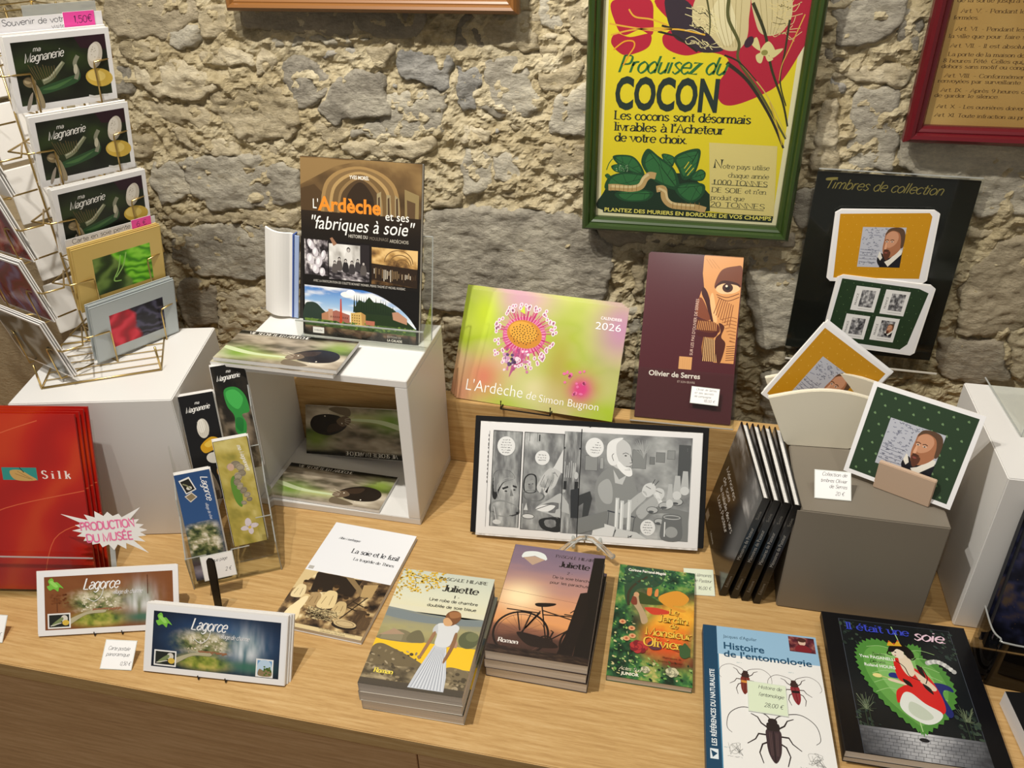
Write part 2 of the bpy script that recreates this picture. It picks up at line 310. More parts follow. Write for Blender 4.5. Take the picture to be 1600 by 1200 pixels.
class Art:
    def __init__(s, w, h, bg='#ffffff', dz=.0000035):
        s.w, s.h, s.dz = w, h, dz; s.v = []; s.f = []; s.c = []; s.k = 0; s.n = 0
        s.rect(0, 0, w, h, bg)
    def _emit(s, pts, faces, col):
        s.k += 1; y = -s.k*s.dz
        p = np.asarray(pts, float).copy(); p[:, 0] = np.clip(p[:, 0], 0, s.w); p[:, 1] = np.clip(p[:, 1], 0, s.h); a = np.empty((len(p), 3)); a[:, 0] = (p[:, 0]-s.w/2)*.001; a[:, 1] = y; a[:, 2] = (s.h-p[:, 1])*.001
        s.v.append(a); s.f += [tuple(i+s.n for i in q) for q in faces]; s.n += len(p)
        c = np.asarray(col, float)
        if c.ndim == 1: c = np.tile(c, (len(p), 1))
        s.c.append(c)
    def _col(s, c): return hexc(c) if isinstance(c, str) else c
    def rect(s, x0, y0, x1, y1, c): s._emit([(x0, y0), (x1, y0), (x1, y1), (x0, y1)], [(0, 3, 2, 1)], s._col(c))
    def poly(s, pts, c, sm=False, k=5):
        if sm: pts = smooth(pts, True, k)
        tr = tessellate_polygon([[Vector((p[0], p[1], 0)) for p in pts]])
        s._emit(pts, [tuple(t) for t in tr], s._col(c))
    def ell(s, cx, cy, rx, ry, c, rot=0, n=24):
        co, si = math.cos(rad(rot)), math.sin(rad(rot))
        s._emit([(cx+rx*math.cos(t)*co-ry*math.sin(t)*si, cy+rx*math.cos(t)*si+ry*math.sin(t)*co) for t in [2*math.pi*i/n for i in range(n)]], [tuple(range(n))], s._col(c))
    def ells(s, L_, c, n=12):
        pts = []; fs = []
        for (cx, cy, rx, ry) in L_:
            o = len(pts); pts += [(cx+rx*math.cos(2*math.pi*i/n), cy+ry*math.sin(2*math.pi*i/n)) for i in range(n)]; fs.append(tuple(range(o, o+n)))
        s._emit(pts, fs, s._col(c))
    def ring(s, cx, cy, r, w, c, n=28, ry=None, a0=0, a1=360):
        ry = ry or r; m_ = n+1; pts = []
        for i in range(m_):
            t = rad(a0+(a1-a0)*i/n); pts += [(cx+(r-w/2)*math.cos(t), cy+(ry-w/2)*math.sin(t)), (cx+(r+w/2)*math.cos(t), cy+(ry+w/2)*math.sin(t))]
        s._emit(pts, [(2*i, 2*i+1, 2*i+3, 2*i+2) for i in range(n)], s._col(c))
    def strokes(s, paths, c, wf):
        V = []; F = []
        for P in paths:
            P = [np.array(p, float) for p in P]; n = len(P); o = len(V)
            if n < 2: continue
            for i, p in enumerate(P):
                t = P[min(i+1, n-1)]-P[max(i-1, 0)]; l = math.hypot(*t) or 1; t = t/l
                e = 0
                if 0 < i < n-1:
                    t1 = P[i]-P[i-1]; t2 = P[i+1]-P[i]; c1 = (t1@t2)/((np.hypot(*t1)*np.hypot(*t2)) or 1); e = min(1/max(.35, math.sqrt(max((1+c1)/2, .01))), 2)-1
                w = wf(t, i/(n-1))*(1+e)
                nn = np.array([-t[1], t[0]])*w/2; V += [tuple(p+nn), tuple(p-nn)]
            F += [(o+2*i, o+2*i+1, o+2*i+3, o+2*i+2) for i in range(n-1)]
        if V: s._emit(V, F, s._col(c))
    def line(s, pts, w, c, sm=False, taper=0, k=5):
        if sm: pts = smooth(pts, False, k)
        s.strokes([pts], c, lambda t, u: w*(1-taper*u))
    def lines(s, Ls, w, c): s.strokes(Ls, c, lambda t, u: w)
    def field(s, fn, nx, ny, box=None):
        x0, y0, x1, y1 = box or (0, 0, s.w, s.h)
        u, v = np.meshgrid(np.linspace(0, 1, nx+1), np.linspace(0, 1, ny+1))
        col = np.clip(fn(u, v), 0, 1).reshape(-1, 3)
        pts = np.stack([x0+(x1-x0)*u, y0+(y1-y0)*v], -1).reshape(-1, 2)
        i = np.arange(ny)[:, None]*(nx+1)+np.arange(nx)[None, :]; i = i.ravel()
        s._emit(pts, [tuple(q) for q in np.stack([i, i+nx+1, i+nx+2, i+1], 1).tolist()], col)
    def text(s, txt, x, y, size, c, font='sans', bold=0, al='l', rot=0, shear=0, sx=1.0, track=0, res=3, weight=1.0, width=None):
        """x,y = baseline anchor in mm, size = em in mm"""
        co, si = math.cos(rad(rot)), math.sin(rad(rot))
        if font == 'sans':
            v, f, w = bfont_mesh(txt, bold, res)
            if width: sx = width/(w*size)
            off = {'l': 0, 'c': -w/2, 'r': -w}[al]
            px = (v[:, 0]+off)*size*sx+v[:, 1]*size*shear; py = v[:, 1]*size
            if len(v): s._emit(np.stack([x+px*co+py*si, y+px*si-py*co], 1), f, s._col(c))
            return
        k = size*.72/14.0; cur = 0; paths = []; tot = sum((GL[ch][0] if ch in GL else 5.5)+track for ch in txt)
        if width: sx = width/(tot*k)
        off = {'l': 0, 'c': -tot/2, 'r': -tot}[al]; rr = random.Random(len(txt)*7+ord(txt[0]))
        for ch in txt:
            if ch not in GL: cur += 5.5+track; continue
            jy = rr.uniform(-.6, .6) if font == 'hand' else 0
            for pts, sm in GL[ch][1]:
                q = smooth(pts, False, 4) if sm else pts
                paths.append([((cur+off+a), b+jy) for a, b in q])
                if font == 'serif':
                    for e, o_ in ((0, 1), (-1, -2)):
                        a, b = pts[e], pts[o_]
                        if abs(a[0]-b[0]) < .45*abs(a[1]-b[1]) and abs(a[1]-b[1]) > 3 and not (sm and 3 < a[1] < 8.5):
                            top = a[1] > b[1]
                            l_ = -2.1 if not (top and ch in 'bdhiklmnpruj' or a[1] == 9) else -2.5
                            r_ = 2.1 if not (top and ch in 'bdhiklmnpru') else 0
                            yy = a[1]-.35 if top else a[1]+.35
                            paths.append([(cur+off+a[0]+l_, yy), (cur+off+a[0]+r_+.02, yy)])
            cur += GL[ch][0]+track
        if font == 'serif': wf0 = lambda t: (.95+1.55*weight*abs(t[1])**1.3)
        elif font == 'script': wf0 = lambda t: (.7+1.1*weight*abs(t[1]*.8+t[0]*.35))
        elif font == 'heavy': wf0 = lambda t: 2.6+1.5*abs(t[1])
        else: wf0 = lambda t: 1.15*weight
        if font in ('script',) and not shear: shear = .32
        P = [[(px*sx, py) for px, py in q] for q in paths]
        P2 = []
        for q in P:
            P2.append(q)
        V = []; 
        def tr(px, py):
            px, py = (px+py*shear)*k, py*k
            return (x+px*co+py*si, y+px*si-py*co)
        V = []; F = []
        for q in P2:
            q = [np.array(p) for p in q]; n = len(q); o = len(V)
            for i, p in enumerate(q):
                t = q[min(i+1, n-1)]-q[max(i-1, 0)]; l = math.hypot(*t) or 1; t = t/l; e = 1.0
                if 0 < i < n-1:
                    t1 = q[i]-q[i-1]; t2 = q[i+1]-q[i]; c1 = (t1@t2)/((np.hypot(*t1)*np.hypot(*t2)) or 1); e = min(1/math.sqrt(max((1+c1)/2, .15)), 1.8)
                w = wf0(t)*e/2; V += [tr(p[0]-t[1]*w, p[1]+t[0]*w), tr(p[0]+t[1]*w, p[1]-t[0]*w)]
            F += [(o+2*i, o+2*i+1, o+2*i+3, o+2*i+2) for i in range(n-1)]
        if V: s._emit(V, F, s._col(c))
    def scrib(s, x, y, wd, size, c, seed=0, w=.35):
        """illegible small handwriting: a wavering line"""
        rr = random.Random(seed); P = []; cur = []; t = 0.0
        while t < wd:
            cur.append((x+t, y-rr.uniform(0, size))); t += size*rr.uniform(.22, .4)
            if rr.random() < .14 and len(cur) > 3: P.append(smooth(cur, False, 2)); cur = []; t += size*.6
        if len(cur) > 1: P.append(smooth(cur, False, 2))
        s.lines(P, w, c)
    def mesh(s, name='printed_cover', m=None):
        v = np.concatenate(s.v); c = np.concatenate(s.c)
        me = bpy.data.meshes.new(name); me.from_pydata(v.tolist(), [], s.f)
        at_ = me.color_attributes.new('Col', 'FLOAT_COLOR', 'POINT')
        buf = np.ones((len(v), 4), np.float32); buf[:, :3] = c; at_.data.foreach_set('color', buf.ravel())
        me.materials.append(m or PRINT); return me

def art_cover(art, parent, name='printed_cover', y=-.0002, m=None, label=None):
    o = link(name, art.mesh(name, m), parent, label); o.location = (0, y, 0); return o

def paperback(parent, w, h, t, cover, pages=None, art=None, m=None, soft=True):
    """front face at y=0, thickness to +y, bottom edge at z=0; spine on the left"""
    k = .0006; o = .0 if soft else .003
    a = MB(); a.box(-w/2, w/2, 0, k, 0, h); a.box(-w/2, w/2, t-k, t, 0, h); a.box(-w/2, -w/2+k, k, t-k, 0, h)
    a.obj('cover', cover, parent)
    b = MB(); b.box(-w/2+k, w/2-.0008-o, k, t-k, .0006+o, h-.0006-o); b.obj('page_block', pages or PAGES, parent)
    if art: art_cover(art, parent, m=m)
# ------------------------------------------------------------------ cover artwork
RR = random.Random(11)
def rnd(a, b): return RR.uniform(a, b)
def photo(stops, sx, sy, seed, g=.55, o=5, con=1.0, gx=0, gy=0):
    def fn(u, v):
        t = fbm(u*sx+seed*5.1, v*sy+seed*3.7, o, g); t = (t-.5)*1.7*con+.5+gx*(u-.5)+gy*(v-.5)
        return pal(t, stops)
    return fn
def portrait(A, x, y, s, rot=0, bg=True):
    """man with short hair, pointed beard and white collar before a sketched landscape; s = picture side in mm"""
    def T(pts): 
        co, si = math.cos(rad(rot)), math.sin(rad(rot))
        return [(x+(a-.5)*s*co-(b-.5)*s*si, y+(a-.5)*s*si+(b-.5)*s*co) for a, b in pts]
    if bg:
        A.poly(T([(0, 0), (1, 0), (1, 1), (0, 1)]), '#b9bcc6')
        ls = []
        for i in range(150):
            a, b = rnd(.02, .8), rnd(.02, .95)
            if a > .45 and b > .25: continue
            d = rnd(.02, .07); q = rnd(-.03, .03); ls.append(T([(a, b), (a+d*.5, b+q), (min(a+d, .98), b+rnd(-.02, .02))]))
        A.lines(ls[:70], s*.012, '#6d7182'); A.lines(ls[70:], s*.018, '#8d90a0')
        for b in (.55, .62, .7, .78, .86): A.lines([T([(.02, b), (.2, b+.02), (.42, b+rnd(.0, .03))])], s*.01, '#5f6374')
    A.poly(T([(.52, 1), (.5, .8), (.62, .72), (.8, .7), (1, .62), (1, 1)]), '#191a22')
    A.poly(T([(.44, .8), (.52, .64), (.66, .8), (.7, .93), (.6, 1.0), (.5, .95)]), '#16171e', True)
    A.poly(T([(.62, .86), (.72, .8), (.93, .55), (.99, .56), (.99, .66), (.72, .98)]), '#e8e4d8')
    A.poly(T([(.5, .62), (.56, .76), (.52, .83), (.45, .74), (.47, .6)]), '#e2ded2')
    A.poly(T([(.54, .3), (.56, .12), (.7, .03), (.88, .05), (.98, .2), (.98, .42), (.9, .6), (.76, .74), (.62, .76), (.56, .66), (.53, .5)]), '#a8704f', True)
    A.poly(T([(.57, .32), (.58, .18), (.68, .1), (.8, .12), (.86, .24), (.82, .4), (.7, .5), (.62, .48)]), '#c99372', True)
    A.poly(T([(.55, .2), (.6, .05), (.75, 0), (.92, .03), (1, .18), (1, .46), (.94, .5), (.92, .3), (.86, .14), (.72, .08), (.62, .12)]), '#5a4230', True)
    A.poly(T([(.56, .6), (.62, .58), (.72, .6), (.72, .72), (.66, .82), (.6, .76)]), '#5b3526', True)
    A.poly(T([(.565, .565), (.62, .545), (.7, .57), (.62, .6)]), '#4c2c20', True)
    A.poly(T([(.585, .625), (.62, .61), (.665, .63), (.62, .65)]), '#8f4b42', True)
    A.poly(T([(.58, .4), (.6, .36), (.625, .52), (.57, .535)]), '#dba684', True)
    for e in (.605, .725):
        A.poly(T([(e-.035, .355), (e, .335), (e+.035, .355), (e, .37)]), '#d8cfc4', True); A.poly(T([(e-.014, .342), (e+.014, .342), (e+.014, .366), (e-.014, .366)]), '#2a1c18')
        A.lines([T([(e-.045, .32), (e, .3), (e+.045, .318)])], s*.016, '#4a3022')

# --- vaulted mill book
def art_fab():
    A = Art(204, 289, '#15120f')
    def top(u, v):
        c = pal(.12+.6*fbm(u*5, v*5, 4)-.45*v, [(0, '#3a2c1c'), (.35, '#6a5233'), (.7, '#a98a58'), (1, '#cdb07c')]); return c
    A.field(top, 60, 44, (0, 0, 204, 152))
    A.poly([(0, 44), (60, 12), (100, 2), (0, 2)], '#8a6f46'); A.poly([(0, 152), (0, 50), (24, 42), (44, 60), (46, 152)], '#4e3b25')
    for i, (w, c) in enumerate([(66, '#9a7c4e'), (60, '#7c6340'), (52, '#ab8d5c'), (47, '#6d5636'), (38, '#8c7149'), (34, '#4f3d28'), (24, '#33271b')]):
        A.poly(smooth([(102-w, 152), (102-w, 60+i*2), (102-w*.7, 24+i*4), (102, 10+i*4), (102+w*.7, 24+i*4), (102+w, 60+i*2), (102+w, 152)], False, 5), c)
    A.poly([(60, 152), (84, 62), (120, 62), (150, 152)], '#2e2218')
    for x0 in (130, 146, 160): A.poly([(x0, 50), (x0+7, 46+(x0-130)*.3), (x0+10, 120), (x0+1, 112)], '#9a8a66'); A.poly([(x0+2, 56), (x0+5, 54), (x0+7, 104), (x0+3, 100)], '#4c3a28')
    A.poly([(176, 40), (200, 48), (200, 118), (178, 108)], '#8a7850'); A.poly([(180, 56), (194, 60), (194, 108), (182, 102)], '#58442e')
    for k in range(9): A.poly([(72+k*8, 92), (76+k*8, 92), (74+k*9, 112), (68+k*9, 112)], '#1f1711' if k % 2 else '#594530')
    A.field(lambda u, v: pal(v, [(0, '#2c2218'), (.4, '#1e1812'), (1, '#15120f')]), 1, 12, (0, 84, 204, 160))
    A.text('YVES MOREL', 84, 30, 8, '#f4f0e4', bold=.012, width=33)
    A.text("L'", 20, 80, 22, '#f6f3ea', width=10); A.text('Ardèche', 31, 82, 31, '#e08a2c', bold=.03, width=106)
    A.text('et ses', 144, 90, 19, '#f6f3ea', width=40); A.text('"fabriques à soie"', 14, 112, 30, '#f8f6ee', shear=.2, width=176)
    A.text('HISTOIRE DU', 82, 122, 7.5, '#d9d4c8', width=33); A.text('MOULINAGE', 118, 123, 7.5, '#7d7466', width=32); A.text('ARDÉCHOIS', 152, 124.5, 7.5, '#bfb8a8', width=32)
    G = [(0, '#0d0b0c'), (.4, '#3c3639'), (.7, '#8e878a'), (1, '#efeae8')]
    A.field(photo(G, 6, 7, 2, con=1.1, gx=-.2), 34, 40, (5, 130, 46, 188))
    for q in [(16, 136, 5, 9), (24, 148, 5, 8), (15, 160, 6, 9), (30, 164, 6, 9), (24, 176, 6, 8), (38, 152, 4, 8), (36, 180, 5, 7)]: A.ell(q[0], q[1]+2, q[2], q[3], '#cfc9cf', rnd(-30, 30)); A.ell(q[0]-1, q[1]+1, q[2]*.5, q[3]*.6, '#f0edf0', 10)
    A.rect(47, 130, 119, 192, '#161112'); A.field(photo([(0, '#8f8a84'), (.5, '#c9c6c0'), (1, '#eceae6')], 5, 4, 4), 20, 16, (48, 134, 102, 190))
    A.field(photo(G, 8, 8, 9, con=1.2), 30, 10, (48, 172, 118, 192)); A.rect(102, 132, 118, 176, '#2a2526')
    for (hx, hy, s_) in [(82, 142, 1.3), (66, 158, 1), (77, 160, 1), (88, 162, 1), (98, 158, .9), (108, 162, 1), (58, 164, .9)]:
        A.poly([(hx-5*s_, hy+18*s_), (hx-4*s_, hy+5*s_), (hx, hy+2*s_), (hx+4*s_, hy+5*s_), (hx+5*s_, hy+18*s_)], RR.choice(['#3d393a', '#58524f', '#d8d5d0', '#2a2728']), True); A.ell(hx, hy, 2.5*s_, 3.2*s_, '#1f1b1b'); A.ell(hx, hy+.8, 1.8*s_, 2.2*s_, '#b9b2ac')
    A.poly([(50, 126), (54, 124), (62, 134), (56, 138)], '#9c7358')
    A.field(photo([(0, '#2a1d10'), (.4, '#6d5030'), (.7, '#b28a4f'), (1, '#e0bb7c')], 5, 5, 6, gy=-1.1), 40, 34, (122, 134, 200, 194))
    for k in range(4): A.ring(168+k*3, 156+k*2, 24-k*6, 1.6, '#7d5f38', 20, 20-k*5, 180, 360)
    A.poly([(122, 160), (200, 164), (200, 194), (122, 186)], '#2c2016')
    for k in range(26): A.rect(126+k*2.8, 166+k*.35+rnd(-2, 2), 127.2+k*2.8, 180+rnd(-4, 8), RR.choice(['#8d7452', '#d8cdb8', '#4a3826', '#b8a283']))
    A.text('AVEC LA PARTICIPATION DE COLETTE BONNET MONIER, PIERRE THOMÉ ET MICHEL ROISSAC', 20, 199, 5.4, '#cfcac0', width=160)
    # landscape under an arch
    def sky(u, v):
        t = fbm(u*4+3, v*5, 5); c = pal(v, [(0, '#3f78c4'), (.45, '#8fb7e2'), (.8, '#c9dcec')]); return mixc(c, np.array(hexc('#f4f5f6')), stp(t, .48, .66))
    A.field(sky, 60, 30, (4, 206, 200, 262))
    A.poly(smooth([(4, 203), (4, 206), (60, 204), (120, 208), (160, 224), (185, 242), (201, 262), (204, 262), (204, 200)], False, 4), '#12100e')
    A.poly([(4, 240), (14, 234), (26, 236), (40, 248), (60, 256), (60, 268), (4, 270)], '#2e3d33', True)
    A.poly([(96, 258), (92, 238), (100, 222), (110, 226), (118, 216), (126, 224), (140, 224), (160, 232), (178, 246), (198, 262), (198, 270), (96, 270)], '#26371f')
    for k in range(17):
        a = 92+k*4.2; A.poly([(a-2, 244), (a, rnd(212, 224)+max(0, k-8)*1.6), (a+2.4, 244)], '#1f2f1d')
    A.field(photo([(0, '#1c2a16'), (.45, '#39522a'), (.7, '#5d7a38'), (1, '#8fa557')], 12, 5, 7), 60, 14, (4, 262, 200, 276))
    A.poly([(34, 252), (48, 246), (48, 262), (34, 262)], '#b98462'); A.poly([(48, 248), (60, 244), (84, 250), (84, 264), (48, 264)], '#a8685a'); A.rect(46, 243, 54, 262, '#c7957a')
    A.poly([(86, 246), (104, 243), (106, 266), (86, 266)], '#d8b46a'); A.poly([(104, 243), (112, 247), (112, 268), (106, 266)], '#b98f52'); A.rect(112, 256, 128, 268, '#b46e58')
    for i in range(4):
        for j in range(4): A.rect(88+i*4, 248+j*4.4, 89.6+i*4, 250.4+j*4.4, '#7a5c33')
    for i in range(9): A.rect(50+i*3.6, 254, 51.4+i*3.6, 257, '#5e332c')
    A.poly([(66, 266), (67.4, 224), (69.4, 224), (71, 266)], '#c2492c'); A.poly([(158, 238), (168, 236), (184, 246), (184, 256), (160, 250)], '#b98c70')
    A.ell(80, 216, 12, 5, '#f6f6f4', 0); A.ell(86, 212, 8, 5, '#ffffff', 0)
    A.ells([(rnd(4, 198), rnd(264, 274), rnd(2, 6), rnd(1.5, 3.5)) for _ in range(60)], '#3e5b2a', 8)
    A.ells([(rnd(4, 198), rnd(262, 270), rnd(1, 3), rnd(1, 2)) for _ in range(60)], '#6e8a3d', 7)
    A.field(photo([(0, '#15120f'), (.5, '#2c2a24'), (.75, '#5a4538'), (1, '#7c6a50')], 16, 2, 3, gy=-.7), 50, 10, (4, 274, 200, 289))
    A.rect(18, 276, 38, 286, '#f0eeea'); A.text('ardèche', 20, 282.6, 5, '#444444', width=15)
    A.text('ÉDITIONS DE', 150, 281, 5, '#b9b4aa', width=24); A.text('LA CALADE', 150, 287, 5.6, '#e8e4da', bold=.02, width=26)
    return A
# --- calendar
def art_calendar():
    A = Art(287, 201, '#9ab33c')
    def f(u, v):
        base = pal(.5+.9*(fbm(u*3+1, v*3+4, 3)-.5)+.15*(u-.4), [(0, '#d9b7a0'), (.3, '#b9bf6a'), (.5, '#a5bd2e'), (.75, '#c0cf52'), (1, '#8fae2a')])
        pk = np.exp(-(((u-.33)/.22)**2+((v-.02)/.22)**2)); base = mixc(base, np.array(hexc('#cf9ab4')), np.clip(pk*.9, 0, 1))
        pk = np.exp(-(((u-.97)/.18)**2+((v-.2)/.35)**2)); base = mixc(base, np.array(hexc('#b887a2')), np.clip(pk, 0, 1))
        pk = np.exp(-(((u-.15)/.13)**2+((v-.78)/.18)**2)); base = mixc(base, np.array(hexc('#cf7d62')), np.clip(pk, 0, 1))
        pk = np.exp(-(((u-.03)/.1)**2+((v-.95)/.22)**2)); base = mixc(base, np.array(hexc('#c98f6e')), np.clip(pk, 0, 1))
        pk = np.exp(-(((u-.5)/.13)**2+((v-.82)/.14)**2)); base = mixc(base, np.array(hexc('#d6cf9a')), np.clip(pk, 0, 1))
        pk = np.exp(-(((u-.78)/.09)**2+((v-.76)/.13)**2)); base = mixc(base, np.array(hexc('#d0407e')), np.clip(pk*1.1, 0, 1))
        pk = np.exp(-(((u-.62)/.09)**2+((v-.6)/.3)**2)); base = mixc(base, np.array(hexc('#a88a34')), np.clip(pk*.6, 0, 1))
        pk = np.exp(-(((u-.1)/.08)**2+((v-.2)/.22)**2)); base = mixc(base, np.array(hexc('#c9dd3a')), np.clip(pk, 0, 1))
        return base
    A.field(f, 110, 78)
    cx, cy = 108, 70
    L1 = []; L2 = []; tips = []
    for i in range(190):
        a = rnd(0, 2*math.pi); r0 = rnd(20, 30); r1 = rnd(36, 58) if math.sin(a) < .6 else rnd(34, 66)
        p0 = (cx+r0*math.cos(a), cy+r0*.85*math.sin(a)); p1 = (cx+r1*math.cos(a+rnd(-.05, .05)), cy+r1*.95*math.sin(a))
        (L1 if i % 2 else L2).append([p0, p1]); 
        if r1 > 48: tips.append(p1)
    A.poly([(92, 90), (122, 92), (112, 120), (98, 138), (92, 150), (94, 120)], '#b05a82', True)
    A.ell(cx, cy+2, 40, 34, '#cf5c8e'); A.lines(L1, .9, '#d8789f'); A.lines(L2, 1.1, '#c23a70'); A.lines([[(cx+38*math.cos(a), cy+33*math.sin(a)), (cx+24*math.cos(a), cy+20*math.sin(a))] for a in [i*.16 for i in range(40)]], .8, '#f0b6cc')
    A.ell(cx, cy, 33, 25, '#c9862f', 12, 32); A.ell(cx-3, cy-4, 26, 18, '#dca23c', 12, 30)
    A.ells([(cx+26*r*math.cos(a), cy+19*r*math.sin(a), 1.1, 1.3) for r, a in [((i/70)**.5, i*2.4) for i in range(70)]], '#4a3a16', 7)
    for (px, py) in tips:
        A.ell(px, py, 3.1, 3.8, '#efe3ea', rnd(-30, 30), 12)
    A.ells([(p[0], p[1], 1.7, 2.4) for p in tips], '#c98ba6', 8)
    for k in range(26): A.ell(rnd(78, 128), rnd(98, 142), rnd(1.6, 3), rnd(2, 3.4), RR.choice(['#e9d3df', '#c77aa0', '#a84a80']), rnd(0, 90), 10)
    for k in range(16): A.ell(rnd(76, 100), rnd(110, 130), 3, 3, RR.choice(['#4a3450', '#5f4470', '#c995b8']), 0, 8)
    A.ells([(rnd(190, 238), rnd(120, 165), rnd(2, 4), rnd(2, 4)) for _ in range(16)], '#e06fa0', 9)
    A.poly([(94, 30), (100, 18), (104, 34)], '#c9d94a')
    A.text('CALENDRIER', 240, 26, 7.5, '#f7eef2', bold=.015, width=38); A.text('2026', 232, 44, 18.5, '#fbf6f8', width=46, bold=-.005)
    A.text("L'Ardèche", 14, 184, 30, '#fbf8f2', 'sans', width=108, bold=-.01); A.text('de', 128, 184, 21, '#fbf8f2', width=19, shear=.1, bold=-.01); A.text('Simon Bugnon', 152, 186, 19.5, '#fbf8f2', width=108, bold=-.01)
    return A
# --- Serres book
def art_serres():
    M_ = '#4c1f26'; A = Art(163, 290, M_)
    sk = '#d2945a'
    A.poly([(96, 0), (163, 0), (160, 185), (126, 185), (124, 150), (118, 130), (112, 118), (104, 108), (100, 98), (92, 92), (94, 70), (96, 62), (100, 54), (96, 30)], sk)
    A.poly([(128, 22), (150, 14), (162, 16), (162, 50), (150, 44), (132, 44), (120, 56), (118, 46)], '#6d3a24', True)
    A.poly([(120, 56), (132, 44), (152, 46), (161, 54), (150, 62), (130, 64)], '#e2b98a', True); A.poly([(118, 54), (130, 41), (154, 43), (162, 50), (152, 47), (132, 46)], '#3a1712', True)
    A.ell(140, 53, 9, 8, '#3a1a12'); A.ell(140, 53, 4, 4, '#120806'); A.ell(138, 50, 2, 2, '#f2dcc0')
    A.poly([(98, 54), (106, 62), (114, 84), (122, 118), (118, 118), (110, 96), (104, 80), (97, 66)], '#3d1513', True)
    A.poly([(116, 64), (124, 96), (128, 124), (122, 118), (112, 78)], '#e7b27a', True)
    A.poly([(90, 78), (98, 74), (110, 96), (114, 112), (96, 108), (90, 100)], '#7a3f28', True)
    A.poly([(92, 112), (118, 114), (130, 120), (132, 132), (118, 134), (96, 130)], '#5d2c1c', True)
    A.lines([[(96+i*3, 114), (94+i*3.2, 130)] for i in range(11)], 1.2, '#cf9156')
    A.poly([(94, 134), (118, 134), (130, 130), (124, 142), (100, 142)], '#4a1a1a', True)
    A.poly([(106, 142), (124, 142), (124, 160), (132, 184), (108, 184), (104, 160)], '#9c6a3c')
    A.lines([[(108+i*2.6, 142+i*.6), (107+i*3.2, 184)] for i in range(8)], 1.3, '#3b1c14'); A.lines([[(109+i*2.6, 142+i*.6), (108+i*3.2, 184)] for i in range(8)], .9, '#e8bf84')
    A.lines([[(128+i*3.4, 72+i*1.5), (120+i*4, 100+i*3)] for i in range(8)], 1.3, '#7c4526'); A.lines([[(132+i*3, 110+i*5), (150, 104+i*6), (160, 106+i*6)] for i in range(8)], 1.1, '#8a5430')
    A.poly([(130, 116), (140, 122), (136, 140), (144, 152), (138, 184), (132, 184), (126, 146), (134, 132)], '#4a2119', True)
    A.lines([[(146, 156+i*4), (160, 154+i*4)] for i in range(7)], 1.1, '#5d3020'); A.lines([[(100+i*5, 4), (112+i*6, 20)] for i in range(3)], .6, '#a9703f')
    A.lines([smooth([(122, 66), (140, 70), (160, 62)]), smooth([(124, 70), (142, 76), (161, 68)])], 1.2, '#5d2c1c')
    A.text("SUR LES PAS D'OLIVIER DE SERRES", 90, 176, 7.4, '#d8b9a8', rot=-88, width=100)
    A.rect(68, 179, 90, 201, '#d09a62'); A.lines([[(70+i*4, 181), (68+i*4+rnd(0, 3), 200)] for i in range(5)], .3, '#b98350')
    A.text('Olivier de Serres', 18, 216, 12.8, '#f1e6e0', bold=.02, width=88); A.text('ET SON ŒUVRE', 68, 225, 5.2, '#cbb3ab', width=30)
    return A
